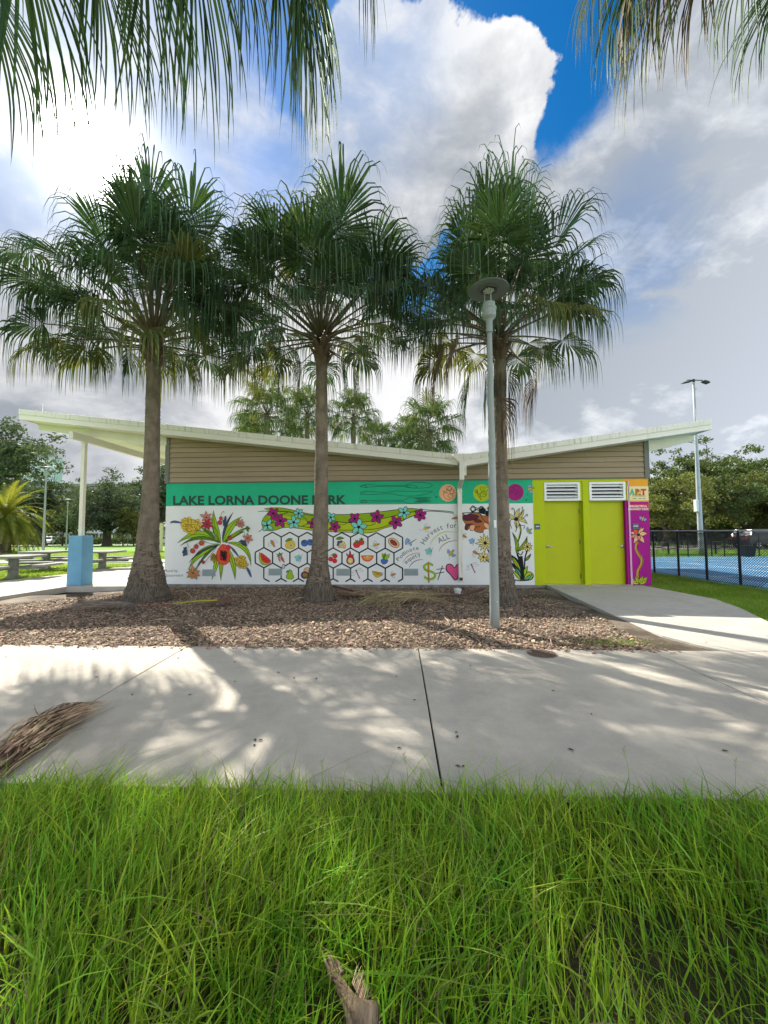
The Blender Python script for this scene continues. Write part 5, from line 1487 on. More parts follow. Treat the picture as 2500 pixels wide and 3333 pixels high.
# palms close to the camera: only the fronds hanging over the picture's top edge are in view
pmA = empty('fan_palm'); tag(pmA, 'tall verge palm whose dark fronds hang into the upper left of the view', 'palm tree', 'palms on the grass verge')
cA_ = Vector((-2.9, 1.5, 6.5))
trunk(pmA, [(-3.4, 1.2, -.1), (-3.4, 1.2, .3), (-3.3, 1.25, 1.2), (-3.1, 1.35, 3.5), cA_], [.5, .38, .24, .18, .15], seed=5)
rsA = np.random.RandomState(9)
for hu, hv, tu, tv, Y_, R__, fan_, n_ in ((975, -300, 950, 250, 3.5, 1.85, 1.5, 60), (1010, -230, 925, 300, 3.7, 1.75, 1.4, 56), (900, -330, 890, 200, 3.6, 1.6, 1.3, 44), (640, -420, 560, 150, 3.3, 1.9, 1.25, 46), (470, -330, 450, 200, 3.5, 1.75, 1.2, 46),
                                      (300, -300, 330, 200, 3.6, 1.7, 1.2, 44), (60, -400, 60, 200, 3.2, 1.9, 1.1, 34), (-60, -150, -20, 300, 3.6, 1.6, 1.1, 34), (1180, -560, 1160, 0, 3.3, 1.7, .9, 26), (760, -420, 800, 200, 3.6, 1.7, .9, 30)):
    h = P(hu, hv, Y_); e_ = P(tu, tv, Y_); add_frond(pmA, rsA, cA_, h, (e_ - h), 'green', R=R__, nseg=n_, fan=fan_, droop=.38, fold=.25, wid=1.2, steps=9)
for i in range(16):
    az = R_(100 + i * 15); el = R_(50 - (i * 37) % 75); d = Vector((math.cos(el) * math.cos(az), math.cos(el) * math.sin(az), math.sin(el)))
    h = cA_ + d * 1.3; add_frond(pmA, rsA, cA_, h, d + Vector((0, 0, -.4)), 'green', R=1.2, nseg=36, fan=2.0, droop=.9)
pmB = empty('fan_palm'); tag(pmB, 'tall verge palm whose thin brownish fronds hang into the upper right of the view', 'palm tree', 'palms on the grass verge')
cB_ = Vector((3.9, 1.6, 6.3))
trunk(pmB, [(4.1, 1.3, -.1), (4.1, 1.3, .3), (4.05, 1.35, 1.2), (4.0, 1.5, 3.5), cB_], [.5, .38, .24, .18, .15], seed=6)
for hu, hv, tu, tv, Y_, R__, fan_, n_, kd in ((2120, -330, 1990, 250, 3.7, 1.55, .8, 40, 'green'), (2200, -260, 2080, 250, 3.8, 1.6, .8, 40, 'yellow'), (2010, -300, 1900, 150, 3.7, 1.2, .9, 34, 'yellow'), (2330, -330, 2230, 150, 3.6, 1.5, .8, 30, 'dead'),
                                          (2480, -350, 2400, 120, 3.6, 1.4, .8, 26, 'green'), (2080, -300, 2030, 250, 3.9, 1.5, .7, 30, 'dead'), (2600, -200, 2480, 150, 3.6, 1.3, .9, 26, 'green')):
    h = P(hu, hv, Y_); e_ = P(tu, tv, Y_); add_frond(pmB, rsA, cB_, h, (e_ - h), kd, R=R__, nseg=int(n_ * 1.35), fan=fan_ * 1.15, droop=.4, fold=.25, wid=.95, steps=9)
for i in range(14):
    az = R_(-110 + i * 15); el = R_(50 - (i * 37) % 75); d = Vector((math.cos(el) * math.cos(az), math.cos(el) * math.sin(az), math.sin(el)))
    h = cB_ + d * 1.3; add_frond(pmB, rsA, cB_, h, d + Vector((0, 0, -.4)), 'green', R=1.2, nseg=36, fan=2.0, droop=.9)

# palms behind the roof: a fresh one, then copies of the thing and each of its fronds
bg_m = mat('palm_leaf_back', (0.038, 0.078, 0.024), 0.5, scale=3, rgb2=(0.062, 0.09, 0.026), island=0.5, trans=0.22, tcol=(0.20, 0.30, 0.04), spec=.06)  # yellower, more translucent leaf for the palms behind the roof
pmC = empty('fan_palm', (0, 0, 0)); rsC = np.random.RandomState(31)
cC_ = np.array([0, 0, 4.6])
for i in range(30):
    f = i / 29; el = R_(80 - 115 * f ** .9 + rsC.normal(0, 6)); az = i * 2.4
    d = np.array([math.cos(el) * math.cos(az), math.cos(el) * math.sin(az), math.sin(el)])
    V_, F_, mi_ = frond_arrays(rsC, cC_, cC_ + d * 1.15 * rsC.uniform(.8, 1.1) - np.array([0, 0, .2 * f]), nrm(d + np.array([0, 0, -.4 * f - .2])), R=1.2, nseg=34, fan=2.1, droop=.8 + .5 * f, steps=5, wid=1.9)
    o = mesh_np('frond', V_, F_, [bg_m if i % 7 else palmy_m, pet_m], pmC, mi=mi_)
trunk(pmC, [(0, 0, -.1), (0, 0, .4), (0, 0, 2), (0, 0, 4.6)], [.35, .22, .16, .13], seed=9, n=12, per=20)


def copy_tree(root):
    r = root.copy(); COL.objects.link(r)
    for c in [q for q in bpy.data.objects if q.parent == root]:
        d = c.copy(); COL.objects.link(d); d.parent = r
        for g_ in [q for q in bpy.data.objects if q.parent == c]:
            e = g_.copy(); COL.objects.link(e); e.parent = d
    return r


bgl = [((870, 1290), 21, 1.05, 0.2, 'bushy palm above the roof left of the middle front palm trunk'), ((1000, 1300), 24, .95, 1.5, 'palm above the roof touching the left side of the middle front trunk'),
       ((1150, 1310), 25, .95, 2.7, 'palm above the roof just right of the middle front palm trunk'), ((1235, 1400), 31, .9, 3.9, 'lowest, farthest palm above the roof between two taller ones'),
       ((1395, 1345), 20, 1.0, 4.4, 'yellow green palm above the roof left of the lamp post'), ((1330, 1400), 23, .85, 5.5, 'small palm above the roof at the left foot of the yellow green palm'),
       ((820, 1370), 33, .9, 1.0, 'far palm peeping over the roof at the left end of the palm cluster')]
for i, ((u, v), Y_, sc, rz, lb) in enumerate(bgl):
    r = pmC if i == 0 else copy_tree(pmC)
    q = P(u, v, Y_); sc2 = sc; r.location = (q.x, q.y, q.z - 5.6 * sc2); r.scale = (sc2,) * 3; r.rotation_euler = (0, 0, rz); r['label'] = lb; r['category'] = 'palm tree'; r['group'] = 'palms behind the roof'
    # lengthen the trunk so the palm stands on the ground
    r.location.z = max(-.05, r.location.z)
    if q.z - 5.6 * sc2 < 0: pass
    for c in [w2 for w2 in bpy.data.objects if w2.parent == r]: pass

# ------------------------------------------------------------------ broadleaf trees
oak_m = mat('oak_leaf', (0.055, 0.085, 0.028), 0.55, scale=.25, rgb2=(0.085, 0.11, 0.03), island=0.45, trans=0.25, tcol=(0.18, 0.26, 0.04), spec=.08, thr=(.4, .6))
oak2_m = mat('oak_leaf_warm', (0.075, 0.10, 0.026), 0.55, scale=.25, rgb2=(0.115, 0.115, 0.03), island=0.45, trans=0.3, tcol=(0.26, 0.30, 0.05), spec=.08, thr=(.4, .6))
oak3_m = mat('oak_leaf_grey', (0.075, 0.10, 0.06), 0.55, scale=.25, rgb2=(0.05, 0.08, 0.035), island=0.45, trans=0.2, tcol=(0.16, 0.22, 0.06), spec=.08, thr=(.4, .6))
obark_m = mat('oak_bark', (0.085, 0.07, 0.055), 0.95, scale=6, rgb2=(0.05, 0.042, 0.035), bump=.8, bscale=12)


def make_tree(name, seed, H=9, spread=5.5, nclump=170, leaf=.17, per=60, lm=None, trunk_r=.35, th=.24, gap=0.0, clump=.75, vis=.55, bare=0):
    rs = np.random.RandomState(seed); root = empty(name)
    tb = MB(); ends = []
    top = Vector((rs.normal(0, .2), rs.normal(0, .2), H * th))
    tb.tube([(0, 0, -.2), (0, 0, .25), (top.x * .5, top.y * .5, top.z * .6), top], [trunk_r * 1.5, trunk_r, trunk_r * .8, trunk_r * .75], 10)
    nl = 7
    for i in range(nl):
        az = i * 2 * PI / nl + rs.uniform(-.3, .3); el = R_(rs.uniform(18, 70)) if i < nl - 1 else R_(80)
        L_ = rs.uniform(.75, 1.05)
        d = Vector((math.cos(el) * math.cos(az) * spread * L_, math.cos(el) * math.sin(az) * spread * L_, math.sin(el) * H * .62 * L_))
        p0 = top; p1 = top + d * .35 + Vector(rs.normal(0, .25, 3)); p2 = top + d * .7 + Vector(rs.normal(0, .4, 3)) + Vector((0, 0, .3)); p3 = top + d
        r0 = trunk_r * .5
        tb.tube([p0, p1, p2, p3], [r0, r0 * .7, r0 * .4, r0 * .14], 6)
        for src, rr in ((p1, r0 * .5), (p2, r0 * .35), (p2, r0 * .3), (p3, r0 * .15), (p1.lerp(p2, .5), r0 * .4), (p2.lerp(p3, .5), r0 * .25)):
            for _ in range(2):
                dd = Vector(rs.normal(0, 1, 3)); dd.z = abs(dd.z) * .7 - .15; dd = dd.normalized() * rs.uniform(.16, .34) * (spread + H) * .5
                e = src + dd; mid = src.lerp(e, .5) + Vector(rs.normal(0, .15, 3))
                tb.tube([src, mid, e], [rr, rr * .55, rr * .12], 4); ends += [e, mid.lerp(e, .6)]
        ends += [p3, p2]
    for _ in range(bare):
        src = ends[rs.randint(len(ends))]; q = src.copy(); pts_ = [q.copy()]
        for _k in range(4): q = q + Vector((rs.normal(0, .35), rs.normal(0, .35), rs.uniform(.15, .6))); pts_.append(q.copy())
        tb.tube(pts_, [.05, .04, .03, .02, .006], 4)
    tb.build('trunk', obark_m, root, smooth=True)
    ends = [e for e in ends if e.z > H * th * .75]
    cc = np.array([tuple(ends[i % len(ends)]) for i in range(nclump)]) + rs.normal(0, clump * .85, (nclump, 3))
    rad = rs.uniform(.6, 1.25, nclump) * clump
    n = nclump * per
    ci = np.repeat(np.arange(nclump), per)
    g = rs.normal(0, 1, (n, 3)); g = g / np.linalg.norm(g, axis=1, keepdims=True) * (rs.uniform(0, 1, (n, 1)) ** .45)
    pos = cc[ci] + g * rad[ci][:, None] * np.array([1.15, 1.15, .62])
    ax = nrm(rs.normal(0, 1, (n, 3)) + g * .8); bx = nrm(np.cross(ax, rs.normal(0, 1, (n, 3)))); s_ = leaf * rs.uniform(.6, 1.3, (n, 1))
    cx_ = np.cross(ax, bx)
    V = np.stack([pos - bx * s_, pos + cx_ * s_ * .5 + ax * s_ * .08, pos + bx * s_, pos - cx_ * s_ * .5 + ax * s_ * .08], 1).reshape(-1, 3)
    F = np.arange(n * 4).reshape(-1, 4)
    mesh_np('crown', V, F, lm or oak_m, root)
    return root


def place(r, u, Y_, label, group, rz=0.0, sc=1.0, cat='tree', z=None):
    x = (u - 1250) / FPX * Y_; r.location = (x, Y_, gz(Y_) if z is None else z); r.rotation_euler = (0, 0, rz); r.scale = (sc, sc, sc)
    r['label'] = label; r['category'] = cat; r['group'] = group; return r


OG = 'oaks beyond the lawn'
oakA = make_tree('oak_tree', 41, 11, 7.2, 260, .17, 70, oak3_m, .65, .2, clump=.95)
place(oakA, 350, 60, 'big dark oak with thick trunk between the white column and the left front palm', OG, .4, 1.0)
oakB = copy_tree(oakA); place(oakB, 135, 66, 'wide oak behind the nearest lawn lamp and the parked white car', OG, 2.2, 1.22)
oakC = make_tree('oak_tree', 43, 12, 6.5, 240, .18, 70, oak3_m, .45, .3, clump=.9, bare=8); place(oakC, 520, 75, 'tall thin crowned oak seen between the left front palm and the building corner', OG, 1.2, 1.25)
oakD = copy_tree(oakC); place(oakD, -90, 40, 'tall leafy tree entering at the left edge above the feathery palm', OG, 3.0, 1.18)
oakE = copy_tree(oakA); place(oakE, 10, 85, 'far oak behind the feathery palm at the left edge', OG, 4.0, 1.2)
oakF = copy_tree(oakC); place(oakF, 260, 95, 'far oak glimpsed left of the white canopy column, behind the big dark one', OG, 4.4, 1.1)
sm = make_tree('small_tree', 51, 5.2, 2.5, 80, .13, 60, oak2_m, .10, .35, clump=.6)
SG = 'young trees by the road'
place(sm, 402, 58, 'young yellow green tree right of the big oak trunk', SG, 0, 1.0)
s2_ = copy_tree(sm); place(s2_, 437, 62, 'young yellow green tree close to the left front palm trunk', SG, 2, 1.0)
s3_ = copy_tree(sm); place(s3_, 205, 62, 'young tree left of the white canopy column, behind the second lawn lamp', SG, 4, 1.1)
s4_ = copy_tree(sm); place(s4_, 470, 66, 'young tree mostly hidden behind the left front palm trunk', SG, 1, 1.0)

RG = 'trees beyond the court'
tA = make_tree('oak_tree', 61, 11.5, 6, 250, .15, 70, oak_m, .38, .26, clump=.72, bare=10); place(tA, 2285, 44, 'open crowned oak behind the tall floodlight pole', RG, .8, 1.02)
tB = make_tree('oak_tree', 63, 9.5, 6, 260, .15, 80, oak2_m, .35, .2, clump=.85, bare=4); place(tB, 2160, 40, 'dense yellow green tree beside the right end of the building', RG, 2.0, .84)
tC = copy_tree(tB); place(tC, 2420, 46, 'dense warm green tree behind the parked dark car', RG, 3.9, .9)
tD = copy_tree(tA); place(tD, 2440, 58, 'tall oak with bare upper limbs behind the dense warm green tree', RG, 2.6, 1.22)
tE = copy_tree(tB); place(tE, 2570, 44, 'dense tree at the right edge of the view beyond the court', RG, 5.1, 1.0)
tF = copy_tree(tB); place(tF, 2290, 62, 'dense tree filling the gap behind the floodlight pole', RG, .6, 1.1)
tG = copy_tree(tB); place(tG, 2060, 52, 'dense tree mostly hidden behind the right end of the building', RG, 1.3, 1.0)
tH = copy_tree(tB); place(tH, 2700, 60, 'dense tree just outside the right edge', RG, 2.3, 1.2)

# hedges -------------------------------------------------------------------------
def hedge(name, x0, x1, y, h, d, lm, label, n=9000, leaf=.09, z=None):
    rs = np.random.RandomState(int(abs(x0) * 7) + 3)
    p_ = np.stack([rs.uniform(x0, x1, n), y + rs.normal(0, d * .3, n), (rs.uniform(0, 1, n) ** .7) * h * (1 + .18 * np.sin(rs.uniform(x0, x1, n) * 1.7))], 1)
    p_[:, 2] = (rs.uniform(0, 1, n) ** .7) * h * (1 + .15 * np.sin(p_[:, 0] * 1.7) + .1 * np.sin(p_[:, 0] * .6)); p_[:, 2] += gz(y) if z is None else z
    ax = nrm(rs.normal(0, 1, (n, 3))); bx = nrm(np.cross(ax, rs.normal(0, 1, (n, 3)))); s_ = leaf * rs.uniform(.6, 1.4, (n, 1))
    V = np.stack([p_ - bx * s_, p_ + ax * s_ * .6, p_ + bx * s_, p_ - ax * s_ * .6], 1).reshape(-1, 3)
    o = mesh_np(name, V, np.arange(n * 4).reshape(-1, 4), lm); return tag(o, label, 'hedge')


hedge('hedge', 20, 75, 50, 3.2, 2.6, oak_m, 'dark hedge running behind the far court fence', 26000, .2)
hedge('hedge', -75, -32, 76, 1.3, 1.2, oak_m, 'low dark hedge behind the parked car and the road', 9000, .16)

# feathery date palm at the left edge ---------------------------------------------
dp_m = mat('date_palm_leaf', (0.11, 0.15, 0.02), 0.45, scale=.6, rgb2=(0.17, 0.15, 0.03), island=.35, trans=.35, tcol=(.40, .42, .04), thr=(.42, .62))
dpt = empty('date_palm'); tag(dpt, 'feathery yellow green date palm with arching fronds at the left edge of the lawn', 'palm tree')
dx, dy = (15 - 1250) / FPX * 30, 30.0; rs = np.random.RandomState(12)
dpt.location = (dx, dy, gz(30))
trunk(dpt, [(0, 0, -.1), (0, 0, .5), (0, 0, 2.6)], [.55, .42, .38], seed=12, n=14, per=22)
for i in range(84):
    f = i / 83; el = R_(78 - 95 * f); az = i * 2.4; d = np.array([math.cos(el) * math.cos(az), math.cos(el) * math.sin(az), math.sin(el)])
    L_ = 3.7 * rs.uniform(.85, 1.1); st = 12; p_ = np.array([0, 0, 2.6]) + d * .15; cur = d.copy(); V = []; F_ = []
    pts_ = [p_]
    for s in range(st): cur = nrm(cur + np.array([0, 0, -.12 - .05 * math.cos(el)])); p_ = p_ + cur * L_ / st; pts_.append(p_)
    pts_ = np.array(pts_); tg = nrm(np.gradient(pts_, axis=0)); sd = nrm(np.cross(tg, [0, 0, 1]) + 1e-4); upv = np.cross(sd, tg)
    for k in range(72):
        t_ = .12 + .88 * k / 71; x_ = t_ * st; j = min(int(x_), st - 1); fr = x_ - j; c = pts_[j] * (1 - fr) + pts_[j + 1] * fr; T_, S__, U_ = tg[j], sd[j], upv[j]
        ll = .42 * math.sin(PI * min(.97, .15 + t_ * .8)) * rs.uniform(.85, 1.1)
        for sg in (-1, 1):
            dd = nrm(S__ * sg * .85 + T_ * .75 + U_ * .12 + rs.normal(0, .06, 3)); e = c + dd * ll + np.array([0, 0, -.09 * ll]); w = T_ * .026
            b_ = len(V); V += [c - w, c + w, e + w * .15, e - w * .15]; F_.append((b_, b_ + 1, b_ + 2, b_ + 3))
    for a_ in range(st):
        b_ = len(V); w0, w1 = .03 * (1 - a_ / st), .03 * (1 - (a_ + 1) / st); V += [pts_[a_] - sd[a_] * w0, pts_[a_] + sd[a_] * w0, pts_[a_ + 1] + sd[a_ + 1] * w1, pts_[a_ + 1] - sd[a_ + 1] * w1]; F_.append((b_, b_ + 1, b_ + 2, b_ + 3))
    mesh_np('frond', V, F_, dp_m, dpt)

# far tree belts closing the horizon left and right of the park
hedge('far_trees', -330, -15, 125, 11, 12, oak3_m, 'hazy belt of far trees behind the houses on the left', 60000, .75)['category'] = 'trees'
hedge('far_trees', 60, 330, 95, 9, 10, oak_m, 'belt of far trees beyond the car park on the right', 45000, .65)['category'] = 'trees'
for o_ in bpy.data.objects:
    if o_.name.startswith('far_trees'): o_['kind'] = 'stuff'
# ------------------------------------------------------------------ lamp posts
lamp_m = mat('lamp_grey_paint', (0.29, 0.32, 0.31), 0.5, var=.08, scale=3, metal=.1)
lampd_m = mat('lamp_dish', (0.13, 0.145, 0.135), 0.6, var=.06)
led_m = mat('led_lens', (0.75, 0.76, 0.70), .3, var=.02); ledb_m = mat('led_board', (0.05, 0.055, 0.05), .6)


def lamp_post(base_r=.068, top_r=.036, H=4.35, detail=True):
    r = empty('lamp_post')
    q = MB(); q.lathe([(base_r, -.15), (base_r, .3), (top_r + .002, H - .25), (top_r, H)], 28); q.build('pole', lamp_m, r, smooth=True)
    q = MB(); q.lathe([(.047, H - .02), (.048, H), (.046, H + .14), (.055, H + .17), (.095, H + .21), (.10, H + .25), (.098, H + .31), (.108, H + .33), (.108, H + .35), (.092, H + .36), (.088, H + .42), (.05, H + .43)], 28)
    q.build('lamp_base', lamp_m, r, smooth=False)
    q = MB()
    for a in (.4, 2.5, 4.6): q.tube([(math.cos(a) * .06, math.sin(a) * .06, H + .42), (math.cos(a) * .06, math.sin(a) * .06, H + .64)], .0085, 8)
    q.build('lamp_stem', lamp_m, r)
    q = MB(); R2 = .29; z = H + .62
    q.lathe([(.001, z + .05), (.08, z + .05), (R2 - .03, z + .018), (R2, z + .008), (R2 + .003, z), (R2, z - .006), (R2 - .012, z - .006), (R2 - .02, z), (.15, z + .012), (.145, z - .002), (.128, z - .002), (.125, z + .008), (.001, z + .008)][::-1], 44)
    q.build('lamp_shade', lampd_m, r, smooth=False)
    if detail:
        q = MB(); q.box(-.085, .085, -.085, .085, z - .004, z + .004); q.build('led_board', ledb_m, r)
        q = MB()
        for i in range(6):
            for j in range(6):
                if (i in (0, 5)) and (j in (0, 5)): continue
                x, y = -.06 + i * .024, -.06 + j * .024; q.box(x - .008, x + .008, y - .008, y + .008, z - .009, z - .0045)
        q.build('led_lens', led_m, r)
    return r


lp = lamp_post(); q_ = G(1613, 2048); lp.location = (q_.x, 5.66, -.03); lp.rotation_euler = (0, 0, .3)
tag(lp, 'nearest grey lamp post with flat dish head, standing in the bark chips', 'lamp post', 'dish headed lamp posts')
hh_ = P(1661 - 49, 1711, 5.66)
q = MB(); q.box(-.018, .018, -.078, -.05, 0, .105); q.box(-.014, .014, -.084, -.078, .02, .085)
lo_ = q.build('access_cover', mat('cover_white', (.78, .80, .78), .5, var=.03), lp, bevel=.003); lo_.location = (.01, 0, hh_.z); lo_.rotation_euler = (0, 0, -.3)
q = MB(); q.lathe([(.008, 0), (.008, .01)], 8); hh2 = q.build('bolt', steel_m, lp); hh2.location = (.0, -.066, .42); hh2.rotation_euler = (PI / 2, 0, 0)
for u, Y_, lb in ((144, 21.0, 'grey lamp post standing between the picnic tables on the left'), (218, 39, 'grey lamp post just left of the white canopy column, seen over the blue pier'), (417.5, 62, 'small distant grey lamp post on the lawn right of the big oak trunk')):
    c = copy_tree(lp)
    for ch in [w2 for w2 in bpy.data.objects if w2.parent == c and w2.name.split('.')[0] in ('access_cover', 'bolt', 'led_lens', 'led_board')]: bpy.data.objects.remove(ch)
    c.location = ((u - 1250) / FPX * Y_, Y_, gz(Y_)); c['label'] = lb
# tall floodlight pole -----------------------------------------------------------
galv = mat('galvanised_pole', (0.36, 0.39, 0.41), .5, scale=1.5, rgb2=(0.28, 0.31, 0.33), metal=.2); blk = mat('black_metal', (0.018, 0.022, 0.028), .5, var=.1)
fp = empty('floodlight_pole', ((2278 - 1250) / FPX * 23.0, 23.0, gz(23))); tag(fp, 'very tall grey pole with two black floodlights on a crossarm beyond the blue court', 'floodlight')
Hp = P(2249, 1238, 23.0).z - gz(23)
q = MB(); q.lathe([(.15, 0), (.14, .5), (.115, 4.2), (.07, Hp - 2.6), (.06, Hp)], 18); q.build('pole', galv, fp, smooth=True)
q = MB(); q.tube([(-.38, 0, Hp + .02), (.54, 0, Hp + .0)], .028, 6); q.lathe([(.075, Hp - .12), (.075, Hp + .06)], 10); q.tube([(.02, 0, Hp - .6), (.14, 0, Hp - .5)], .02, 6); q.build('crossarm', blk, fp)
for sx, tilt_ in ((-.38, .0), (.58, 0)):
    hd = empty('floodlight'); hd.parent = fp; hd.location = (sx * .92, 0, Hp - .03); hd.scale = (.52, .7, .6)
    q = MB()
    sg = -1 if sx < 0 else 1
    q.prism([(-.06 * sg if sg > 0 else -.55, -.12) if 0 else (0, -.02), (sg * .10, -.14), (sg * .62, -.30), (sg * .70, -.25), (sg * .55, -.10), (sg * .16, .0)] if sg > 0 else [(-.02, -.14), (.5, -.05), (.5, .0), (.1, -.02), (-.5, -.14), (-.5, -.20)], -.2, .2)
    if sg < 0: hd.location = (sx - .02, 0, Hp - .06)
    q.tube([(0, 0, .08), (0, 0, -.06)], .025, 6); q.build('lamp_housing', blk, hd)
q = MB(); q.box(-.25, -.11, -.12, .1, 2.55, 3.25); q.build('control_box', gray_m, fp, bevel=.01)

# court and chain link fences ------------------------------------------------------
court_m = mat('court_blue', '#5f93b8', .8, scale=.8, rgb2='#5588ae', bump=.05); courtb_m = mat('court_border_blue', '#74b2d4', .8, scale=.8, rgb2='#6aa7ca', bump=.05)
line_m = mat('court_line_white', (.8, .82, .82), .8, var=.03)
XF = 9.06
q = MB(); q.box(XF - .1, 60, 2.0, 21.6, -.2, -.03); q.build('court', courtb_m, kind='structure')
q = MB(); q.box(XF + 1.0, 30, 10.2, 20.3, -.03, -.026); cmk = q.build('court_playing_surface', court_m, kind='structure')
q = MB()
for x0, x1, y0, y1 in ((XF + 1.0, 30, 10.2, 10.25), (XF + 1.0, 30, 20.25, 20.3), (XF + 1.0, XF + 1.05, 10.2, 20.3), (XF + 1, 30, 15.2, 15.25), (XF + 4.0, XF + 4.05, 12.2, 18.3), (XF + 1.0, XF + 4, 12.2, 12.25), (XF + 1.0, XF + 4, 18.25, 18.3), (20, 20.05, 10.25, 20.25)): q.box(x0, x1, y0, y1, -.026, -.022)
for k in range(40):
    a0, a1 = -PI / 2 + PI * k / 40, -PI / 2 + PI * (k + 1) / 40
    c = [(XF + 1.6 + r_ * math.cos(a), 15.2 + r_ * .72 * math.sin(a)) for r_, a in ((6.7, a0), (6.76, a0), (6.76, a1), (6.7, a1))]; q.slab(c, -.026, -.0215)
    c = [(XF + 4.05 + r_ * math.cos(a), 15.2 + r_ * math.sin(a)) for r_, a in ((1.8, a0), (1.85, a0), (1.85, a1), (1.8, a1))]; q.slab(c, -.026, -.0212)
q.build('court_lines', line_m, kind='structure')


def chain_fence(p0, p1, Hf, posts, label, wire=.0055, pitch=.072, z0=-.04, rail=galv, extra=None):
    r = empty('chain_link_fence', (p0[0], p0[1], 0)); tag(r, label, 'fence')
    dx_, dy_ = p1[0] - p0[0], p1[1] - p0[1]; L_ = math.hypot(dx_, dy_); r.rotation_euler = (0, 0, math.atan2(dy_, dx_))
    for t_ in posts:
        q = MB(); q.lathe([(.032, z0 - .1), (.032, Hf - .0), (.02, Hf + .012)], 12, t_, 0); o = q.build('post', blk, r, smooth=False)
        q = MB(); q.lathe([(.036, Hf - .012), (.036, Hf + .012), (.012, Hf + .035)], 10, t_, 0); q.build('post_cap', rail, o)
    q = MB(); q.tube([(0, 0, Hf), (L_, 0, Hf)], .022, 10); q.build('top_rail', rail, r, smooth=True)
    q = MB(); q.tube([(0, 0, z0 + .05), (L_, 0, z0 + .05)], .006, 5); q.build('tension_wire', blk, r)
    V = []; F = []; h0, h1 = z0 + .02, Hf - .02; hh_2 = h1 - h0; n = int((L_ + hh_2 * .8) / pitch)
    k_ = .85                                               # diamonds slightly taller than wide
    for i in range(n):
        for sg in (1, -1):
            a = i * pitch - (hh_2 / k_ if sg > 0 else 0)
            x0, x1, za, zb = a, a + hh_2 / k_, (h0 if sg > 0 else h1), (h1 if sg > 0 else h0)
            if x0 < 0: f = (0 - x0) / (x1 - x0); za += (zb - za) * f; x0 = 0
            if x1 > L_: f = (L_ - x0) / (x1 - x0); zb = za + (zb - za) * f; x1 = L_
            if x1 - x0 < .01: continue
            b_ = len(V); yo = .004 * sg; w = wire
            for x, z in ((x0, za), (x1, zb)):
                V += [(x, yo - w, z), (x + w, yo + w * .6, z - w * sg), (x - w, yo + w * .6, z + w * sg)]
            F += [(b_, b_ + 1, b_ + 4, b_ + 3), (b_ + 1, b_ + 2, b_ + 5, b_ + 4), (b_ + 2, b_, b_ + 3, b_ + 5)]
    o = mesh_np('chain_link_mesh', V, F, blk, r); o['kind'] = 'stuff'
    if extra: extra(r, L_)
    return r


chain_fence((XF, 8.0), (XF, 21.5), 1.372, [9.03 - 8, 10.1 - 8, 11.14 - 8, 12.2 - 8, 13.3 - 8, 14.5 - 8, 15.8 - 8, 17.1 - 8, 18.4 - 8, 19.7 - 8], 'black chain link fence with pale top rail along the near side of the blue court')


def screen(r, L_):
    q = MB(); q.box(0.1, 3.2, .01, .02, .35, 1.15); q.build('wind_screen', mat('wind_screen', (.02, .04, .06), .8), r)


chain_fence((XF, 21.7), (40, 21.7), 1.22, [.05, 1.9, 4.0, 7.6, 8.9, 9.6, 11.5, 12.6, 15, 17.5, 20, 23, 26, 29], 'black chain link fence along the far side of the blue court', wire=.004, pitch=.11, rail=blk, extra=screen)

# bin, park tables beyond the court -------------------------------------------------
bn = empty('rubbish_bin', ((2429 - 1250) / FPX * 21.2, 21.2, -.03)); tag(bn, 'dark wheeled rubbish bin standing at the far edge of the blue court', 'bin')
q = MB(); q.add([(-.2, -.2, .03), (.2, -.2, .03), (.2, .2, .03), (-.2, .2, .03), (-.25, -.25, .55), (.25, -.25, .55), (.25, .25, .55), (-.25, .25, .55)], [(0, 3, 2, 1), (4, 5, 6, 7), (0, 1, 5, 4), (1, 2, 6, 5), (2, 3, 7, 6), (3, 0, 4, 7)]); q.build('bin_body', blk, bn, bevel=.02)
q = MB(); q.box(-.27, .27, -.28, .27, .551, .60); q.tube([(-.2, .29, .56), (.2, .29, .56)], .015, 6); q.build('lid', blk, bn, bevel=.015)
for sx in (-.2, .2):
    q = MB(); q.tube([(sx - .02, .2, .06), (sx + .02, .2, .06)], .06, 12); q.build('wheel', blk, bn)
for u, lb in ((2172, 'dark park table beyond the court fence nearest the building'), (2325, 'small dark park table beyond the court in line with the middle fence posts')):
    Y_ = 24.5; t_ = empty('park_table', ((u - 1250) / FPX * Y_, Y_, gz(Y_))); tag(t_, lb, 'table', 'dark tables beyond the court')
    q = MB(); q.box(-.6, .6, -.6, .6, .70, .75); q.build('table_top', blk, t_, bevel=.02); q = MB(); q.tube([(0, 0, 0), (0, 0, .7)], .05, 8); q.build('leg', blk, t_)
    for sx in (-.85, .85):
        q = MB(); q.box(sx - .15, sx + .15, -.5, .5, .42, .46); q.tube([(0, 0, .3), (sx, 0, .42)], .025, 6); q.build('seat', blk, t_)

# picnic tables on the left ---------------------------------------------------------
tab_m = mat('table_concrete', (0.27, 0.27, 0.245), .85, scale=8, rgb2=(0.20, 0.20, 0.18), bump=.5, bscale=60)


def rslab(cx, cy, wx, wy, z0, z1):
    q = MB(); r = .12; pts = []
    for sx, sy, a0 in ((1, -1, -PI / 2), (1, 1, 0), (-1, 1, PI / 2), (-1, -1, PI)):
        for k in range(5):
            a = a0 + PI / 2 * k / 4; pts.append((cx + sx * (wx / 2 - r) + r * math.cos(a), cy + sy * (wy / 2 - r) + r * math.sin(a)))
    q.slab(pts, z0, z1); return q


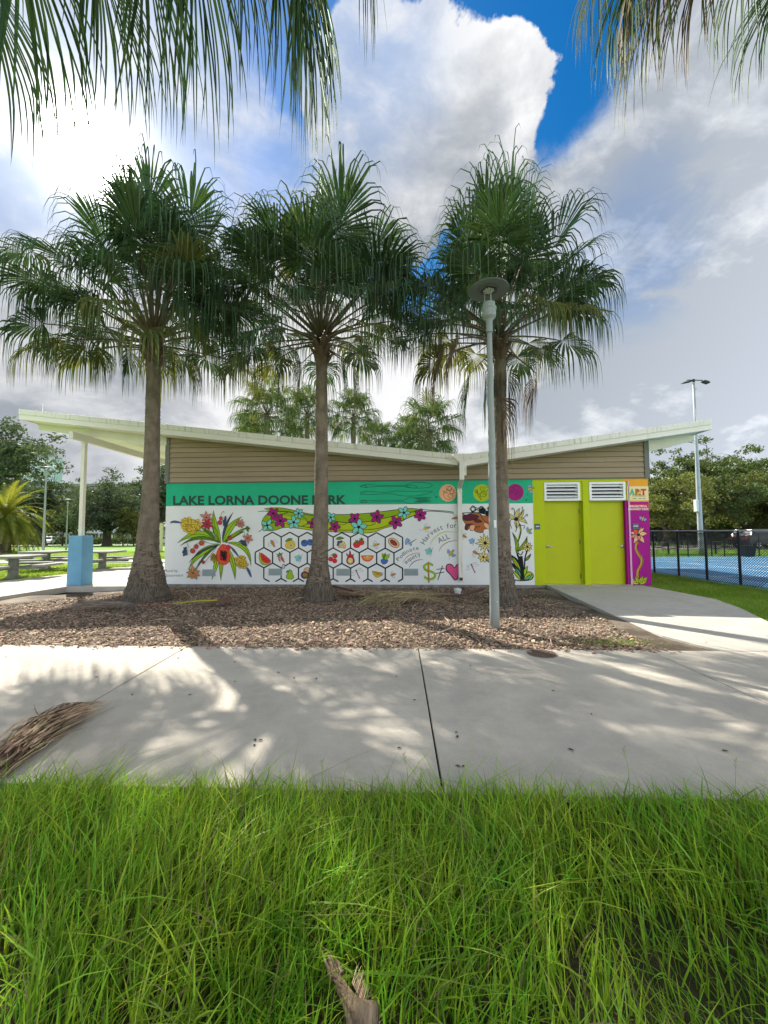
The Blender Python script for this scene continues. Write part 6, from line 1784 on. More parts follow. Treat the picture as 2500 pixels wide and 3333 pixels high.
pt_ = empty('picnic_table')
rslab(0, 0, 1.25, 1.25, .66, .73).build('table_top', tab_m, pt_, bevel=.02)
q = MB(); q.lathe([(.24, 0), (.17, .06), (.13, .12), (.13, .6), (.2, .66)], 16); q.build('pedestal', tab_m, pt_, smooth=True)
for k in range(4):
    a = k * PI / 2; c_, s_ = round(math.cos(a)), round(math.sin(a)); wx, wy = (.38, 1.05) if c_ else (1.05, .38)
    o = rslab(c_ * .98, s_ * .98, wx, wy, .39, .46).build('seat', tab_m, pt_, bevel=.02)
    q = MB(); x0, x1 = sorted((c_ * .1, c_ * .95)); y0, y1 = sorted((s_ * .1, s_ * .95))
    q.box(x0 - (0 if c_ else .06), x1 + (0 if c_ else .06), y0 - (.06 if c_ else 0), y1 + (.06 if c_ else 0), .30, .388); q.build('seat_arm', tab_m, o)
TGp = 'concrete picnic tables left of the building'
for i, (u, Y_, rz, lb) in enumerate(((50, 12.55, .15, 'concrete picnic table at the left edge, nearest of the three'), (155, 15.7, .1, 'concrete picnic table between the lamp post and the blue pier'), (337, 15.6, .12, 'concrete picnic table directly right of the blue pier'))):
    t_ = pt_ if i == 0 else copy_tree(pt_); t_.location = ((u - 1250) / FPX * Y_, Y_, -.04); t_.rotation_euler = (0, 0, rz); tag(t_, lb, 'picnic table', TGp)
# swing-like bench with slatted back
bw = mat('bench_wood', (.42, .40, .34), .8, var=.15)
bc = empty('park_bench', ((87 - 1250) / FPX * 19.5, 19.5, -.04), .1); tag(bc, 'grey slatted bench standing in a thin metal frame behind the picnic tables', 'bench')
for k in range(5):
    q = MB(); q.box(-.34, .34, .0, .025, .12 + k * .09, .19 + k * .09); q.build('slat', bw, bc)
for k in range(3):
    q = MB(); q.box(-.34, .34, -.12 - k * .12, -.02 - k * .12, .08, .105); q.build('slat', bw, bc)
q = MB()
for sx in (-.37, .37, .12): q.tube([(sx, .05, 0), (sx, .05, .86 if sx != .12 else .8)], .018, 6)
q.build('bench_frame', galv, bc)
# leaning guy stake near the left edge
q = MB(); q.tube([(0, 0, -.05), (-1.1, .2, 1.0)], .02, 6); o = q.build('tree_stake', mat('stake_brown', (.10, .07, .05), .9)); o.location = ((35 - 1250) / FPX * 20, 20, -.05); tag(o, 'thin brown stake leaning out of the lawn at the left edge', 'stake')

# signs and posts by the road
q = MB(); q.box(-.3, .3, -.12, .12, 0, 2.3); o = q.build('utility_cabinet', mat('cabinet_tan', '#c8c09a', .7, var=.05)); o.location = ((517 - 1250) / FPX * 32, 32, gz(32)); tag(o, 'tan upright slab between the left front palm trunk and the building', 'post')
q = MB(); q.tube([(0, 0, 0), (0, 0, 2.5)], .05, 8); o = q.build('signpost', galv); o.location = ((513 - 1250) / FPX * 25, 25, gz(25)); tag(o, 'thin grey post in front of the tan slab post', 'post')

# cars --------------------------------------------------------------------------------
glass_m = mat('car_glass', (.03, .04, .05), .12, var=.05, spec=.6); tyre_m = mat('tyre', (.02, .02, .02), .85, var=.1); rim_m = mat('rim', (.45, .46, .47), .35, metal=.7, var=.05)
redl_m = mat('tail_lamp', (.45, .02, .03), .25, var=.05); whl_m = mat('head_lamp', (.8, .8, .78), .2, var=.02)


def car(paint, L_=4.5, Hc=1.55, suv=True):
    r = empty('parked_car'); W2 = .9
    prof = [(-L_ / 2, .35), (-L_ / 2 + .02, .75), (-L_ / 2 + .1, .98), (-L_ / 2 + 1.05 if not suv else -L_ / 2 + .25, 1.02), (-L_ / 2 + 1.2 if not suv else -L_ / 2 + .55, Hc - .04), (-.2, Hc), (.55, Hc - .05), (1.25, 1.0), (L_ / 2 - .25, .88), (L_ / 2, .68), (L_ / 2, .35)]
    q = MB(); rings = []
    n = len(prof)
    for y, inset in ((-W2, .05), (-W2 * .97, 0), (W2 * .97, 0), (W2, .05)):
        for x, z in prof:
            ins = .16 if z > 1.0 else 0.0
            yy_ = y * (1 - ins * (z - 1.0) / .5) if z > 1.0 else y
            q.v.append((x * (1 - inset * .3), yy_, z - (inset * .6 if z > .4 else 0)))
    for k in range(3):
        for i in range(n):
            a = k * n + i; b_ = k * n + (i + 1) % n; q.f.append((a, b_, b_ + n, a + n)); q.m.append(0)
    q.f.append(tuple(range(n))[::-1]); q.m.append(0); q.f.append(tuple(3 * n + i for i in range(n))); q.m.append(0)
    q.build('body', paint, r, bevel=.03)
    rear = -L_ / 2 + (.62 if suv else 1.28)
    for sg in (-1, 1):
        for x0, x1, x2, x3 in ((rear - .12, rear, -.12, -.12), (-.04, -.04, .5, 1.08)):
            y_ = sg * (W2 * 1.004); q = MB(); yt = sg * W2 * .905
            q.add([(x0, y_, 1.03), (x3, y_, 1.03), (x2, yt, Hc - .12), (x1, yt, Hc - .12)], [(0, 1, 2, 3)]); q.build('window', glass_m, r)
        for x in (-L_ / 2 + .85, L_ / 2 - .85):
            wh = empty('wheel', (x, sg * (W2 - .08), .33)); wh.parent = r
            q = MB(); q.tube([(0, -.11, 0), (0, .11, 0)], .33, 20); q.build('tyre', tyre_m, wh); q = MB(); q.tube([(0, -.118, 0), (0, .118, 0)], .2, 16); q.build('rim', rim_m, wh)
        q = MB(); q.box(-L_ / 2 - .01, -L_ / 2 + .12, sg * .62 - .16, sg * .62 + .16, .72, .92); q.build('tail_light', redl_m, r)
        q = MB(); q.box(L_ / 2 - .16, L_ / 2 + .005, sg * .62 - .18, sg * .62 + .18, .6, .72); q.build('headlight', whl_m, r)
        q = MB(); q.box(1.0, 1.12, sg * .95 - .06, sg * .95 + .06, .98, 1.1); q.build('mirror', paint, r)
    q = MB(); q.add([(1.27, -.72, 1.02), (1.27, .72, 1.02), (.62, .66, Hc - .09), (.62, -.66, Hc - .09)], [(0, 1, 2, 3)]); q.build('windscreen', glass_m, r)
    q = MB(); xr = -L_ / 2 + (.2 if suv else .95); q.add([(xr - .0, -.7, 1.05), (xr + .28, -.64, Hc - .1), (xr + .28, .64, Hc - .1), (xr, .7, 1.05)], [(0, 1, 2, 3)]); q.build('rear_window', glass_m, r)
    return r


cw = mat('car_white', (.75, .76, .77), .25, var=.02, spec=.6); cdk = mat('car_black_blue', (.015, .02, .035), .2, var=.05, spec=.7)
cr1 = car(cw); Y_ = 74; cr1.location = ((157 - 1250) / FPX * Y_, Y_, gz(Y_) + .03); cr1.rotation_euler = (0, 0, -1.1); tag(cr1, 'white parked car with dark windows behind the nearest lawn lamp', 'car', 'cars parked by the park')
cr2 = copy_tree(cr1); cr2.location = ((545 - 1250) / FPX * 70, 70, gz(70) + .03); cr2.rotation_euler = (0, 0, .1); cr2['label'] = 'white car glimpsed between the left front palm and the building corner'
cr3 = car(cdk, 4.6, 1.6); cr3.location = ((2478 - 1250) / FPX * 33, 33, gz(33) + .03); cr3.rotation_euler = (0, 0, .12); tag(cr3, 'dark blue black car with a red tail lamp parked behind the rubbish bin', 'car', 'cars parked by the park')
cr4 = copy_tree(cr1); cr4.location = ((60 - 1250) / FPX * 82, 82, gz(82) + .03); cr4.rotation_euler = (0, 0, .05); cr4['label'] = 'far white car half hidden by the hedge under the feathery palm'

# far buildings ------------------------------------------------------------------------
teal_m = mat('teal_glass', '#a3bcc0', .4, scale=.02, rgb2='#8fabb0', spec=.5); gw = mat('far_grey_wall', (.30, .30, .29), .8, var=.1, scale=.3); wh_ = mat('far_white_wall', (.70, .71, .70), .8, var=.05); roofd = mat('far_roof', (.10, .11, .12), .8, var=.1); wing = mat('far_window', (.05, .07, .09), .2, var=.1)
tw = empty('office_tower', ((115 - 1250) / FPX * 190, 190, gz(130))); tag(tw, 'pale teal glass office tower showing through the oaks on the left', 'building')
q = MB(); q.box(-12, 8, 0, 5, 0, P(100, 1505, 190).z + 4); q.build('wall', teal_m, tw)
zt2 = P(100, 1505, 190).z + 4
for k in range(11):
    q = MB(); q.box(-12.15, 8.15, -.15, 0, zt2 - 2.6 - k * 3.4, zt2 - 1.2 - k * 3.4); q.build('floor_band', wh_, tw)
q = MB(); q.box(-10, 6, 1, 4, zt2, zt2 + 3); q.build('roof', gw, tw)
ab = empty('apartment_block', ((330 - 1250) / FPX * 150, 150, gz(130))); tag(ab, 'long low grey block behind the oaks, its flat roof line left of the front palm', 'building')
ztop = P(330, 1575, 150).z - gz(130)
q = MB(); q.box(-22, 22, 0, 14, 0, ztop); q.build('wall', gw, ab); q = MB(); q.box(-22.4, 22.4, -.4, 14.4, ztop, ztop + .7); q.build('roof', wh_, ab)
for r_ in range(5):
    for c_ in range(14):
        x = -20 + c_ * 3; z = 3 + r_ * 3.6
        if z + 2 > ztop: continue
        q = MB(); q.box(x, x + 1.7, -.06, .02, z, z + 1.7); q.build('window', wing, ab)
TH2 = 'townhouses across the road'
for i, (u, lb) in enumerate(((30, 'grey townhouse with white porch gables at the far left across the road'), (110, 'grey townhouse across the road left of the nearest lawn lamp'), (190, 'white fronted townhouse across the road left of the canopy column'), (262, 'grey townhouse across the road behind the blue pier'), (318, 'dark townhouse across the road behind the big oak trunk'), (400, 'townhouse across the road behind the young trees'), (480, 'townhouse across the road behind the left front palm'))):
    h = empty('townhouse', ((u - 1250) / FPX * 92, 92, gz(92))); tag(h, lb, 'house', TH2)
    wm = wh_ if i in (2,) else gw
    q = MB(); q.box(-3.1, 3.1, 0, 8, 0, 3.2); q.build('wall', wm, h); q = MB(); q.add([(-3.4, -.5, 3.2), (3.4, -.5, 3.2), (3.4, 8.5, 3.2), (-3.4, 8.5, 3.2), (-3.4, 4, 5.1), (3.4, 4, 5.1)], [(0, 3, 2, 1), (0, 1, 5, 4), (2, 3, 4, 5), (1, 2, 5), (3, 0, 4)]); q.build('roof', roofd, h)
    q = MB(); q.prism([(-1.6, 2.4), (1.6, 2.4), (0, 4.1)], -1.6, .0); q.prism([(-1.5, 0), (-1.3, 0), (-1.3, 2.4), (-1.5, 2.4)], -1.5, -1.3); q.prism([(1.3, 0), (1.5, 0), (1.5, 2.4), (1.3, 2.4)], -1.5, -1.3); q.build('porch', wh_, h)
    for x in (-2.6, -1.2, .3, 1.9):
        q = MB(); q.box(x, x + .8, -.06, .0, 1.0, 2.3); f_ = q.build('window', wh_, h); q = MB(); q.box(x + .1, x + .7, -.08, -.06, 1.1, 2.2); q.build('pane', wing, f_)

# ------------------------------------------------------------------ small things on the ground
# manhole cover in the pavement
iron = mat('rusty_iron', (.17, .10, .07), .8, scale=20, rgb2=(.10, .075, .06), bump=.6, bscale=90)
mc = empty('manhole_cover', (G(1763, 2127).x, 4.50, 0)); tag(mc, 'round rusty brown manhole cover set in the pavement beside the bark chips', 'manhole cover')
q = MB(); q.lathe([(.165, -.02), (.165, .004), (.15, .0045), (.149, .002)], 40); q.build('rim', mat('cover_ring', (.25, .22, .19), .9, scale=15, bump=.4), mc)
q = MB(); q.lathe([(.147, -.02), (.147, .0065)], 40)
for i in range(-5, 6):
    for j in range(-5, 6):
        if math.hypot(i, j) < 5.2 and (i + j) % 2 == 0: q.box(i * .026 - .011, i * .026 + .011, j * .026 - .004, j * .026 + .004, .0065, .0095)
q.build('lid', iron, mc)
# white clean-out cap by the wall
cw_ = mat('pvc_white', (.78, .79, .77), .5, var=.04)
co_ = empty('drain_cleanout', (G(1499, 1927).x, G(1499, 1927).y + .35, -.09)); tag(co_, 'white round drain cap standing in the soil under the downpipe', 'drain cap')
q = MB(); q.lathe([(.075, -.05), (.075, .06), (.09, .065), (.09, .105)], 20); q.build('pipe_stub', cw_, co_, smooth=False); q = MB(); q.lathe([(.085, .1051), (.085, .118), (.03, .118), (.03, .135)], 20); q.build('cap', cw_, co_)


def strand_bundle(name, rs, strands, mt, parent=None, wd=.012):
    """strands: list of point lists; thin folded dry leaf strips"""
    V = []; F = []
    for pts_ in strands:
        p_ = np.array(pts_, float); m_ = len(p_); tg = nrm(np.gradient(p_, axis=0)); s_ = nrm(np.cross(tg, rs.normal(0, 1, 3) + np.array([0, 0, 1.2]))); u_ = np.cross(s_, tg)
        w = wd * rs.uniform(.5, 1.3) * np.clip(1.05 - np.linspace(0, 1, m_), 0, 1) ** .5
        b_ = len(V)
        for i in range(m_): V += [p_[i] - s_[i] * w[i] * .5, p_[i] + u_[i] * w[i] * .35, p_[i] + s_[i] * w[i] * .5]
        for i in range(m_ - 1):
            a = b_ + i * 3; F += [(a, a + 1, a + 4, a + 3), (a + 1, a + 2, a + 5, a + 4)]
    return mesh_np(name, V, F, mt, parent)


dry_m = mat('dry_frond_strands', (.52, .40, .25), .85, scale=6, rgb2=(.20, .14, .085), island=.65); dry2_m = mat('dry_frond_strands_yellow', (.46, .38, .20), .85, scale=6, rgb2=(.30, .24, .13), island=.45)
rs = np.random.RandomState(3)
# broom-like dead frond on the pavement, lower left
fr = empty('fallen_frond'); tag(fr, 'broom shaped dry brown palm frond lying on the pavement at the lower left', 'dead palm frond', 'fallen palm fronds')
a_ = np.array(G(20, 2500)); b_ = np.array(G(286, 2294)); ax_ = nrm(b_ - a_); L0 = np.linalg.norm(b_ - a_); sd_ = np.cross(ax_, [0, 0, 1.0])
st = []
for i in range(400):
    w0 = rs.normal(0, .052); w1 = rs.normal(0, .078) + w0 * .6; t0 = rs.uniform(-.22, .45); t1 = min(1.05, t0 + rs.uniform(.35, .85)); zz = rs.uniform(.005, .15)
    if rs.rand() < .25: w1 -= rs.uniform(.04, .16)
    m_ = 7; pp = []
    for k in range(m_):
        t_ = t0 + (t1 - t0) * k / (m_ - 1); f = k / (m_ - 1)
        h = .006 + zz * math.sin(PI * min(max((t_ + .25) / 1.3, 0), 1)) ** .6 * (1 - .5 * f) + rs.normal(0, .004)
        pp.append(a_ + ax_ * L0 * t_ + sd_ * (w0 * (1 - f) + w1 * f + rs.normal(0, .006)) + np.array([0, 0, max(.004, h)]))
    st.append(pp)
strand_bundle('dry_leaflets', rs, st, dry_m, fr, .0115)
q = MB(); q.tube([tuple(a_ - ax_ * .35 + sd_ * .02 + np.array([0, 0, .03])), tuple(a_ + ax_ * .1 + np.array([0, 0, .05])), tuple(a_ + ax_ * .3 + np.array([0, 0, .06]))], [.02, .014, .008], 6)
q.tube([tuple(a_ + ax_ * .1 + sd_ * .05 + np.array([0, 0, .05])), tuple(np.array(G(305, 2338)) + np.array([0, 0, .015]))], [.004, .002], 5); q.build('stem', petd_m, fr)
# fallen frond in the bed on the left with a yellow and brown stalk
fr2 = empty('fallen_frond'); tag(fr2, 'fallen palm frond with a yellow and red brown stalk by the left palm', 'dead palm frond', 'fallen palm fronds')
A1, A2, A3 = np.array(G(400, 1987)), np.array(G(560, 1977)), np.array(G(745, 1960)); up3 = np.array([0, 0, .06])
q = MB(); q.tube([tuple(A1 + up3 * .6), tuple(A2 + up3 * 1.1)], [.006, .012], 6, sx=1.2); q.build('stalk', mat('stalk_red_brown', (.23, .09, .055), .6, var=.2), fr2)
q = MB(); q.tube([tuple(A2 + up3 * 1.1), tuple(np.array(G(640, 1969)) + up3 * 1.2), tuple(np.array(G(708, 1964)) + up3)], [.012, .016, .020], 6, sx=1.3); q.build('stalk', mat('stalk_yellow', (.34, .33, .04), .5, var=.15), fr2)
q = MB(); q.add([tuple(np.array(G(705, 1962)) + up3), tuple(np.array(G(752, 1954)) + up3 * 1.6), tuple(np.array(G(760, 1968)) + up3 * .8), tuple(np.array(G(640, 1976)) + up3 * .5), tuple(np.array(G(705, 1966)) + up3 * .3)], [(0, 1, 2), (0, 2, 3), (0, 3, 4)]); q.build('leaf_sheath', mat('sheath_brown', (.16, .08, .06), .7, var=.2), fr2)
st = []
for i in range(120):
    t_ = rs.uniform(.0, .35); o_ = A1 + (A2 - A1) * t_ + up3 * .5; e = np.array(G(rs.uniform(180, 400), 1978 + rs.normal(0, 9))); 
    if rs.rand() < .3: e = np.array(G(rs.uniform(350, 470), 1985 + rs.uniform(-18, 30)))
    st.append([o_ + (e - o_) * f + np.array([0, 0, .03 + .05 * math.sin(PI * f)]) + rs.normal(0, .015, 3) * f for f in np.linspace(0, 1, 6)])
strand_bundle('dry_leaflets', rs, st, mat('dry_frond_strands_grey', (.25, .21, .17), .85, scale=6, island=.4), fr2, .014)
# tangled straw coloured frond in front of the wall, centre right
fr3 = empty('fallen_frond'); tag(fr3, 'tangled straw coloured dead frond lying on the mulch below the dollar sign', 'dead palm frond', 'fallen palm fronds')
st = []
hub = np.array(G(1270, 1955))
for i in range(260):
    s0u = rs.uniform(1200, 1420); e_u = rs.uniform(1150, 1300) if rs.rand() < .6 else rs.uniform(1330, 1480); v0 = 1946 + rs.normal(0, 7); v1 = 1958 + rs.normal(0, 13) + (abs(e_u - 1270) < 60) * rs.uniform(0, 25)
    o_ = np.array(G(s0u, v0)); e = np.array(G(e_u, v1)); 
    st.append([o_ + (e - o_) * f + np.array([0, 0, .02 + rs.uniform(.02, .13) * math.sin(PI * f)]) for f in np.linspace(0, 1, 6)])
strand_bundle('dry_leaflets', rs, st, dry2_m, fr3, .014)
q = MB(); q.tube([tuple(np.array(G(1330, 1950)) + up3), tuple(np.array(G(1500, 1948)) + up3), tuple(np.array(G(1572, 1925)) + up3)], [.01, .02, .035], 6, sx=1.5); q.build('stalk', mat('stalk_dark', (.11, .06, .05), .7, var=.2), fr3)
fr4 = empty('fallen_frond'); tag(fr4, 'dark thin dead frond on the mulch right of the middle palm trunk', 'dead palm frond', 'fallen palm fronds')
st = [[np.array(G(1090 + rs.uniform(0, 60), 1933 + rs.normal(0, 5))) + (np.array(G(1210 + rs.uniform(-20, 50), 1945 + rs.normal(0, 6))) - np.array(G(1100, 1933))) * f + np.array([0, 0, .03 + .04 * math.sin(PI * f)]) for f in np.linspace(0, 1, 5)] for _ in range(50)]
strand_bundle('dry_leaflets', rs, st, dry_m, fr4, .014)
q = MB(); q.tube([tuple(np.array(G(1085, 1925)) + up3 * 2), tuple(np.array(G(1150, 1932)) + up3), tuple(np.array(G(1215, 1941)) + up3)], [.03, .015, .008], 6); q.build('stalk', MATS['stalk_dark'], fr4)
# loose twigs and leaf strips
tw_m = mat('twig_pale', (.42, .34, .25), .85, var=.2)
for i, (u0, v0, u1, v1, w, lb) in enumerate(((1420, 2070, 1500, 2042, .014, 'pale split stick on the chips left of the lamp post foot'), (1432, 2001, 1450, 2018, .008, 'short pale twig on the chips above the split stick'), (1445, 2012, 1465, 2044, .007, 'thin pale twig standing askew on the chips left of the lamp post'),
                                       (1788, 2075, 1795, 2110, .007, 'short upright pale twig near the manhole cover'), (1640, 2018, 1700, 2030, .008, 'pale twig right of the lamp post'), (588, 1922, 640, 1962, .009, 'curved pale strip between the left palm and the yellow stalk'), (838, 2055, 880, 2052, .012, 'small brown stick on the chips between left and middle palm shadows'),
                                       (560, 2020, 480, 2028, .007, 'grey strip on the chips at the foot of the left palm shadow'), (950, 1955, 1010, 1948, .007, 'thin grey strip left of the middle palm base'))):
    a, b2_ = G(u0, v0), G(u1, v1); q = MB(); m_ = (a + b2_) / 2; ln = (b2_ - a)
    q.tube([-ln / 2 + Vector((0, 0, .0)), Vector((.01, .01, .02)), ln / 2 + Vector((0, 0, .01))], [w * .6, w, w * .35], 5); o = q.build('twig', tw_m); o.location = m_ + Vector((0, 0, .02)); tag(o, lb, 'twig', 'twigs on the planting bed')
# dark fallen leaves and seeds on the pavement
lf_m = mat('fallen_leaf', (.07, .055, .035), .8, var=.3)
spots = [(1486, 2386), (1489, 2400), (1492, 2496), (1509, 2496), (830, 2410), (847, 2411), (828, 2428), (906, 2190), (765, 2156), (957, 2208), (765, 2220), (1030, 2210), (1802, 2250), (1925, 2326), (1858, 2442), (618, 2263), (430, 2262), (315, 2205), (20, 2140), (365, 2112), (205, 2115), (303, 2115), (1350, 2280), (1290, 2204), (2360, 2446), (1920, 1970), (1962, 1926), (1869, 1903), (2495, 2071), (2300, 2092), (1532, 2167), (580, 2143), (1300, 2436)]
for i, (u, v) in enumerate(spots):
    g_ = G(u, v); q = MB(); s_ = .012 + .008 * ((i * 37) % 10) / 10; a = i * 1.3
    q.add([(-s_, 0, 0), (-s_ * .3, s_ * .5, .004), (s_ * .5, s_ * .45, .003), (s_ * 1.2, 0, .001), (s_ * .4, -s_ * .5, .004), (-s_ * .4, -s_ * .4, .002), (0, 0, .007)], [(6, 0, 5), (6, 5, 4), (6, 4, 3), (6, 3, 2), (6, 2, 1), (6, 1, 0)])
    o = q.build('fallen_leaf', lf_m); o.location = (g_.x, g_.y, .004); o.rotation_euler = (0, 0, a); tag(o, 'tiny dark curled leaf lying on the pale concrete', 'leaf', 'tiny dark leaves scattered on the concrete')

# weathered palm stub in the grass --------------------------------------------------
stub_m = mat('weathered_wood', (.46, .345, .22), .9, scale=9, rgb2=(.15, .105, .065), bump=1.0, bscale=60, stretch=(3, .35, 3), thr=(.35, .62))
sa = G(1085, 3160, .08); sb = G(1175, 3345, .10)
pb = empty('palm_stub'); tag(pb, 'weathered grey brown palm leaf stub lying in the long grass at the bottom', 'driftwood')
ax_ = (sb - sa); Ls = ax_.length; ax_n = ax_.normalized(); sdv = ax_n.cross(Vector((0, 0, 1))).normalized(); rs = np.random.RandomState(8)
V = []; F = []; n = 22; m_ = 34
for i in range(m_):
    t_ = i / (m_ - 1); c = sa + ax_ * t_ * 1.25; wdt = .008 + .015 * min(1, t_ * 1.5) + .017 * math.exp(-((t_ - .72) / .13) ** 2)
    off = .014 * math.exp(-((t_ - .72) / .16) ** 2)
    for k in range(n):
        a = 2 * PI * k / n; ridge = 1 + .16 * math.sin(a * 7 + t_ * 3) + .10 * math.sin(a * 13 - t_ * 5) + rs.normal(0, .035)
        q_ = c - sdv * off + sdv * math.cos(a) * wdt * ridge * (1.15 if math.cos(a) < 0 else .95) + Vector((0, 0, 1)) * math.sin(a) * wdt * .62 * ridge; V.append(tuple(q_))
for i in range(m_ - 1):
    for k in range(n): F.append((i * n + k, i * n + (k + 1) % n, (i + 1) * n + (k + 1) % n, (i + 1) * n + k))
mesh_np('stub_wood', V, F, stub_m, pb, smooth=True)
q = MB()
for i in range(9):
    o_ = sa + ax_ * (.02 + .015 * i) + sdv * ((-1) ** i * .006 * (i % 4)); q.tube([o_, o_ - ax_n * .035 * (1 + (i % 3) * .5) + Vector((0, 0, .008 * (i % 3)))], [.007, .0015], 5)
q.build('split_tip', stub_m, pb)
st = []
for i in range(34):
    t_ = .35 + .45 * i / 34; o_ = np.array(sa + ax_ * t_) - np.array(sdv) * .03; e = o_ - np.array(sdv) * rs.uniform(.02, .035) + np.array([0, 0, rs.uniform(-.01, .03)]) - np.array(ax_n) * .015
    st.append([o_ + (e - o_) * f for f in np.linspace(0, 1, 4)])
strand_bundle('stub_fibres', rs, st, dry_m, pb, .004)

# ------------------------------------------------------------------ grass
gr1 = mat('long_grass_blade', (0.155, 0.33, 0.022), .5, scale=1.8, rgb2=(0.30, 0.43, 0.035), island=.7, trans=.36, tcol=(.40, .70, .05), spec=.35, thr=(.38, .62))
gr2 = mat('dry_grass_blade', (.24, .19, .08), .7, scale=3, island=.4, trans=.2)


def blades(name, x, y, z, h, w, lean, seed, mt, steps=4, kind='stuff', bend=1.0, dry=0.0):
    rs = np.random.RandomState(seed); n = len(x)
    az = lean[0] + rs.normal(0, 1.3, n); ln = np.abs(rs.normal(lean[1], .28, n)); t = np.linspace(0, 1, steps + 1)
    d = np.stack([np.cos(az), np.sin(az)], 1); fa = rs.uniform(0, 6.28, n); wv = np.stack([np.cos(fa), np.sin(fa), rs.normal(0, .2, n)], 1)
    V = np.zeros((n, steps + 1, 2, 3)); bx = rs.uniform(.5, 1.6, n) * bend; fl = (rs.rand(n) < .09) & (bend > .9) & (steps > 2); bx = np.where(fl, rs.uniform(1.6, 2.4, n), bx); ln = np.where(fl, ln + .35, ln); h = np.where(fl, h * 1.25, h)
    for i, tt in enumerate(t):
        hor = h * (ln * tt + bx * .55 * ln * tt ** 2.4 * 1.6); ver = h * (tt - .28 * bx * ln * tt ** 2.6)
        c = np.stack([x + d[:, 0] * hor, y + d[:, 1] * hor, z + ver], 1); ww = (w * (1 - tt ** 1.6) * (.8 + .4 * min(tt * 3, 1)) + .0002)[:, None] * wv * .5
        V[:, i, 0] = c - ww; V[:, i, 1] = c + ww
    V = V.reshape(-1, 3); k = (steps + 1) * 2
    idx = (np.arange(n) * k)[:, None, None] + (np.arange(steps) * 2)[None, :, None] + np.array([0, 1, 3, 2])
    mi = None
    if dry:
        mi = np.repeat((rs.rand(n) < dry).astype(int), steps)
    return mesh_np(name, V, idx.reshape(-1, 4), [mt, gr2], mi=mi)


rs = np.random.RandomState(21)
n1 = 56000
gx = rs.uniform(-3.4, 3.4, n1); gy = rs.uniform(.1, 2.34, n1)
keep = (gy < np.array([yf(a) for a in gx]) - .01) & (np.abs(gx) < gy * 1.15 + 1.0) & ((gy > .55) | (rs.rand(n1) < .35))
gx, gy = gx[keep], gy[keep]; patch = gauss_patch(gx, gy, 3.0, 5); patch2 = gauss_patch(gx, gy, 6.5, 8)
th_ = (patch + .6 * patch2 < -.22) & (rs.rand(len(gx)) < .45); gx, gy, patch, patch2 = gx[~th_], gy[~th_], patch[~th_], patch2[~th_]
edge = np.clip((np.array([yf(a) for a in gx]) - gy) / .25, 0, 1)
hgt = rs.gamma(9, .0128, len(gx)) * (1 + .8 * patch + .5 * patch2) + .035
hgt = np.minimum(hgt, .235) * (.6 + .4 * edge)
near = np.hypot(gx, gy - 0.2) ; hgt = np.where(gy < .75, np.minimum(hgt, .12), hgt)
# keep the stub readable: shorter blades right round it
ds_ = np.abs((gx - sa.x) * ax_n.y - (gy - sa.y) * ax_n.x); al = (gx - sa.x) * ax_n.x + (gy - sa.y) * ax_n.y
hgt = np.where((ds_ < .07) & (al > -.05), hgt * .45, hgt)
o = blades('long_grass', gx, gy, np.full(len(gx), -.036), hgt, rs.uniform(.0038, .0088, len(gx)), (PI / 2 + 2.2 * gauss_patch(gx, gy, 2.2, 12) * 2, .27 + .15 * patch2), 4, gr1, dry=.05)
tag(o, 'long bright green grass covering the verge in the foreground', 'grass', kind='stuff')
# tall seed stalks at the pavement edge
for i, (u, v0, v1, lb) in enumerate(((2052, 2540, 2425, 'tall thin grass stalk in front of the pavement, left of the right edge joint'), (1052, 2530, 2470, 'single tall grass stalk near the pavement edge, centre left'), (2385, 2560, 2465, 'tall leaning seed stalk at the right end of the verge'), (218, 2540, 2467, 'tall stalk beside the broom shaped frond'), (1335, 2520, 2445, 'seed stalk beside the centre pavement joint'))):
    b_ = P(u, 2590, 2.12); t_ = P(u + (-12, 8, 22, 3, -10)[i] - 12, v1, 2.15); q = MB(); q.tube([(0, 0, -.1), ((t_ - b_).x * .4, 0, (t_ - b_).z * .55), tuple(t_ - b_)], [.0016, .0013, .0005], 4)
    for k in range(5): q.tube([tuple((t_ - b_) * (.72 + k * .05)), tuple((t_ - b_) * (.75 + k * .05) + Vector(((-1) ** k * .012, 0, .014)))], [.0015, .0004], 4)
    o = q.build('grass_stalk', gr1); o.location = b_; tag(o, lb, 'grass stalk', 'tall grass stalks on the verge')

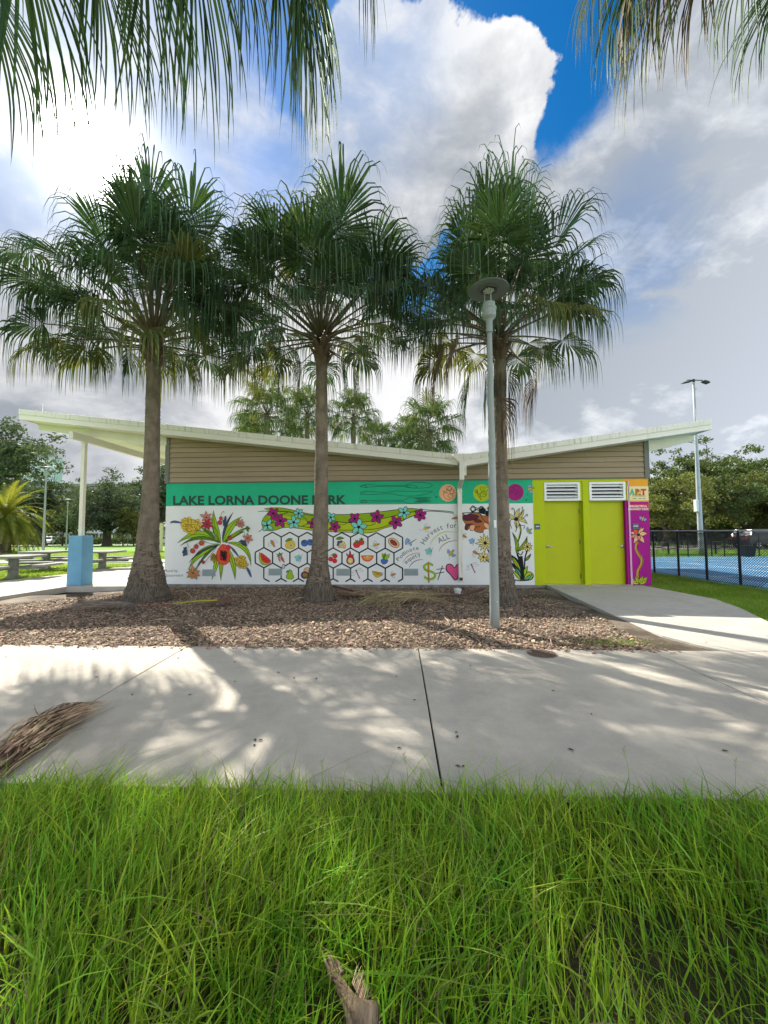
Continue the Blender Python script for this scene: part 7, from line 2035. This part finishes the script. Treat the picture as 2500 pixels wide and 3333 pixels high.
# short lawn right of the ramp
n2 = 60000; gx = rs.uniform(5.2, 9.1, n2); gy = rs.uniform(5.0, 14.0, n2)
ll_ = [R0, R1, R2, (7.6, 5.15), (9.2, 5.0), (9.0, 14.0), (6.9, 14.0), (6.85, 10.05)]
k2 = inside(gx, gy, ll_); gx, gy = gx[k2], gy[k2]
o = blades('lawn', gx, gy, np.full(len(gx), -.05), rs.uniform(.045, .095, len(gx)) * (1 + .3 * gauss_patch(gx, gy, 2.5, 3)), rs.uniform(.006, .010, len(gx)), (gauss_patch(gx, gy, 2, 2) * 6, .5), 6, mat('lawn_blade', (.15, .29, .025), .6, scale=1.2, rgb2=(.24, .36, .04), island=.35, trans=.3, tcol=(.3, .45, .04)), steps=2, dry=.06)
tag(o, 'short mown lawn between the ramp and the court fence', 'grass', kind='stuff')
n3 = 60000; gy = 10.6 + rs.uniform(0, 1, n3) ** 1.3 * 22; gx = -gy * rs.uniform(.55, 1.12, n3)
k3 = ~inside(gx, gy, pl) & (gx < -8.3) & ~((gy > 18.2) & (gy < 20.9)) & ~((gy < 12.0) & (gx > -10.9)); gx, gy = gx[k3], gy[k3]
o = blades('lawn', gx, gy, np.array([gz(a) for a in gy]), rs.uniform(.04, .085, len(gx)), rs.uniform(.012, .02, len(gx)), (gauss_patch(gx, gy, 1, 2) * 6, .5), 7, mat('lawn_blade_bright', (.17, .26, .02), .6, scale=.6, rgb2=(.22, .30, .03), island=.3, trans=.35, tcol=(.45, .55, .04)), steps=2)
tag(o, 'bright mown lawn round the picnic tables and beyond', 'grass', kind='stuff')
# weeds at the right end of the mulch bed
n4 = 900; gx = 2.75 + rs.normal(0, .28, n4); gy = 4.85 + np.abs(rs.normal(0, .16, n4)); k4 = (gy > 4.68) & (gx < 3.5)
o = blades('weeds', gx[k4], gy[k4], np.full(k4.sum(), -.02), rs.uniform(.02, .06, k4.sum()), np.full(k4.sum(), .003), (0, .7), 8, gr1, steps=2, dry=.3); tag(o, 'sparse weeds at the sandy corner of the planting bed', 'weeds', kind='stuff')
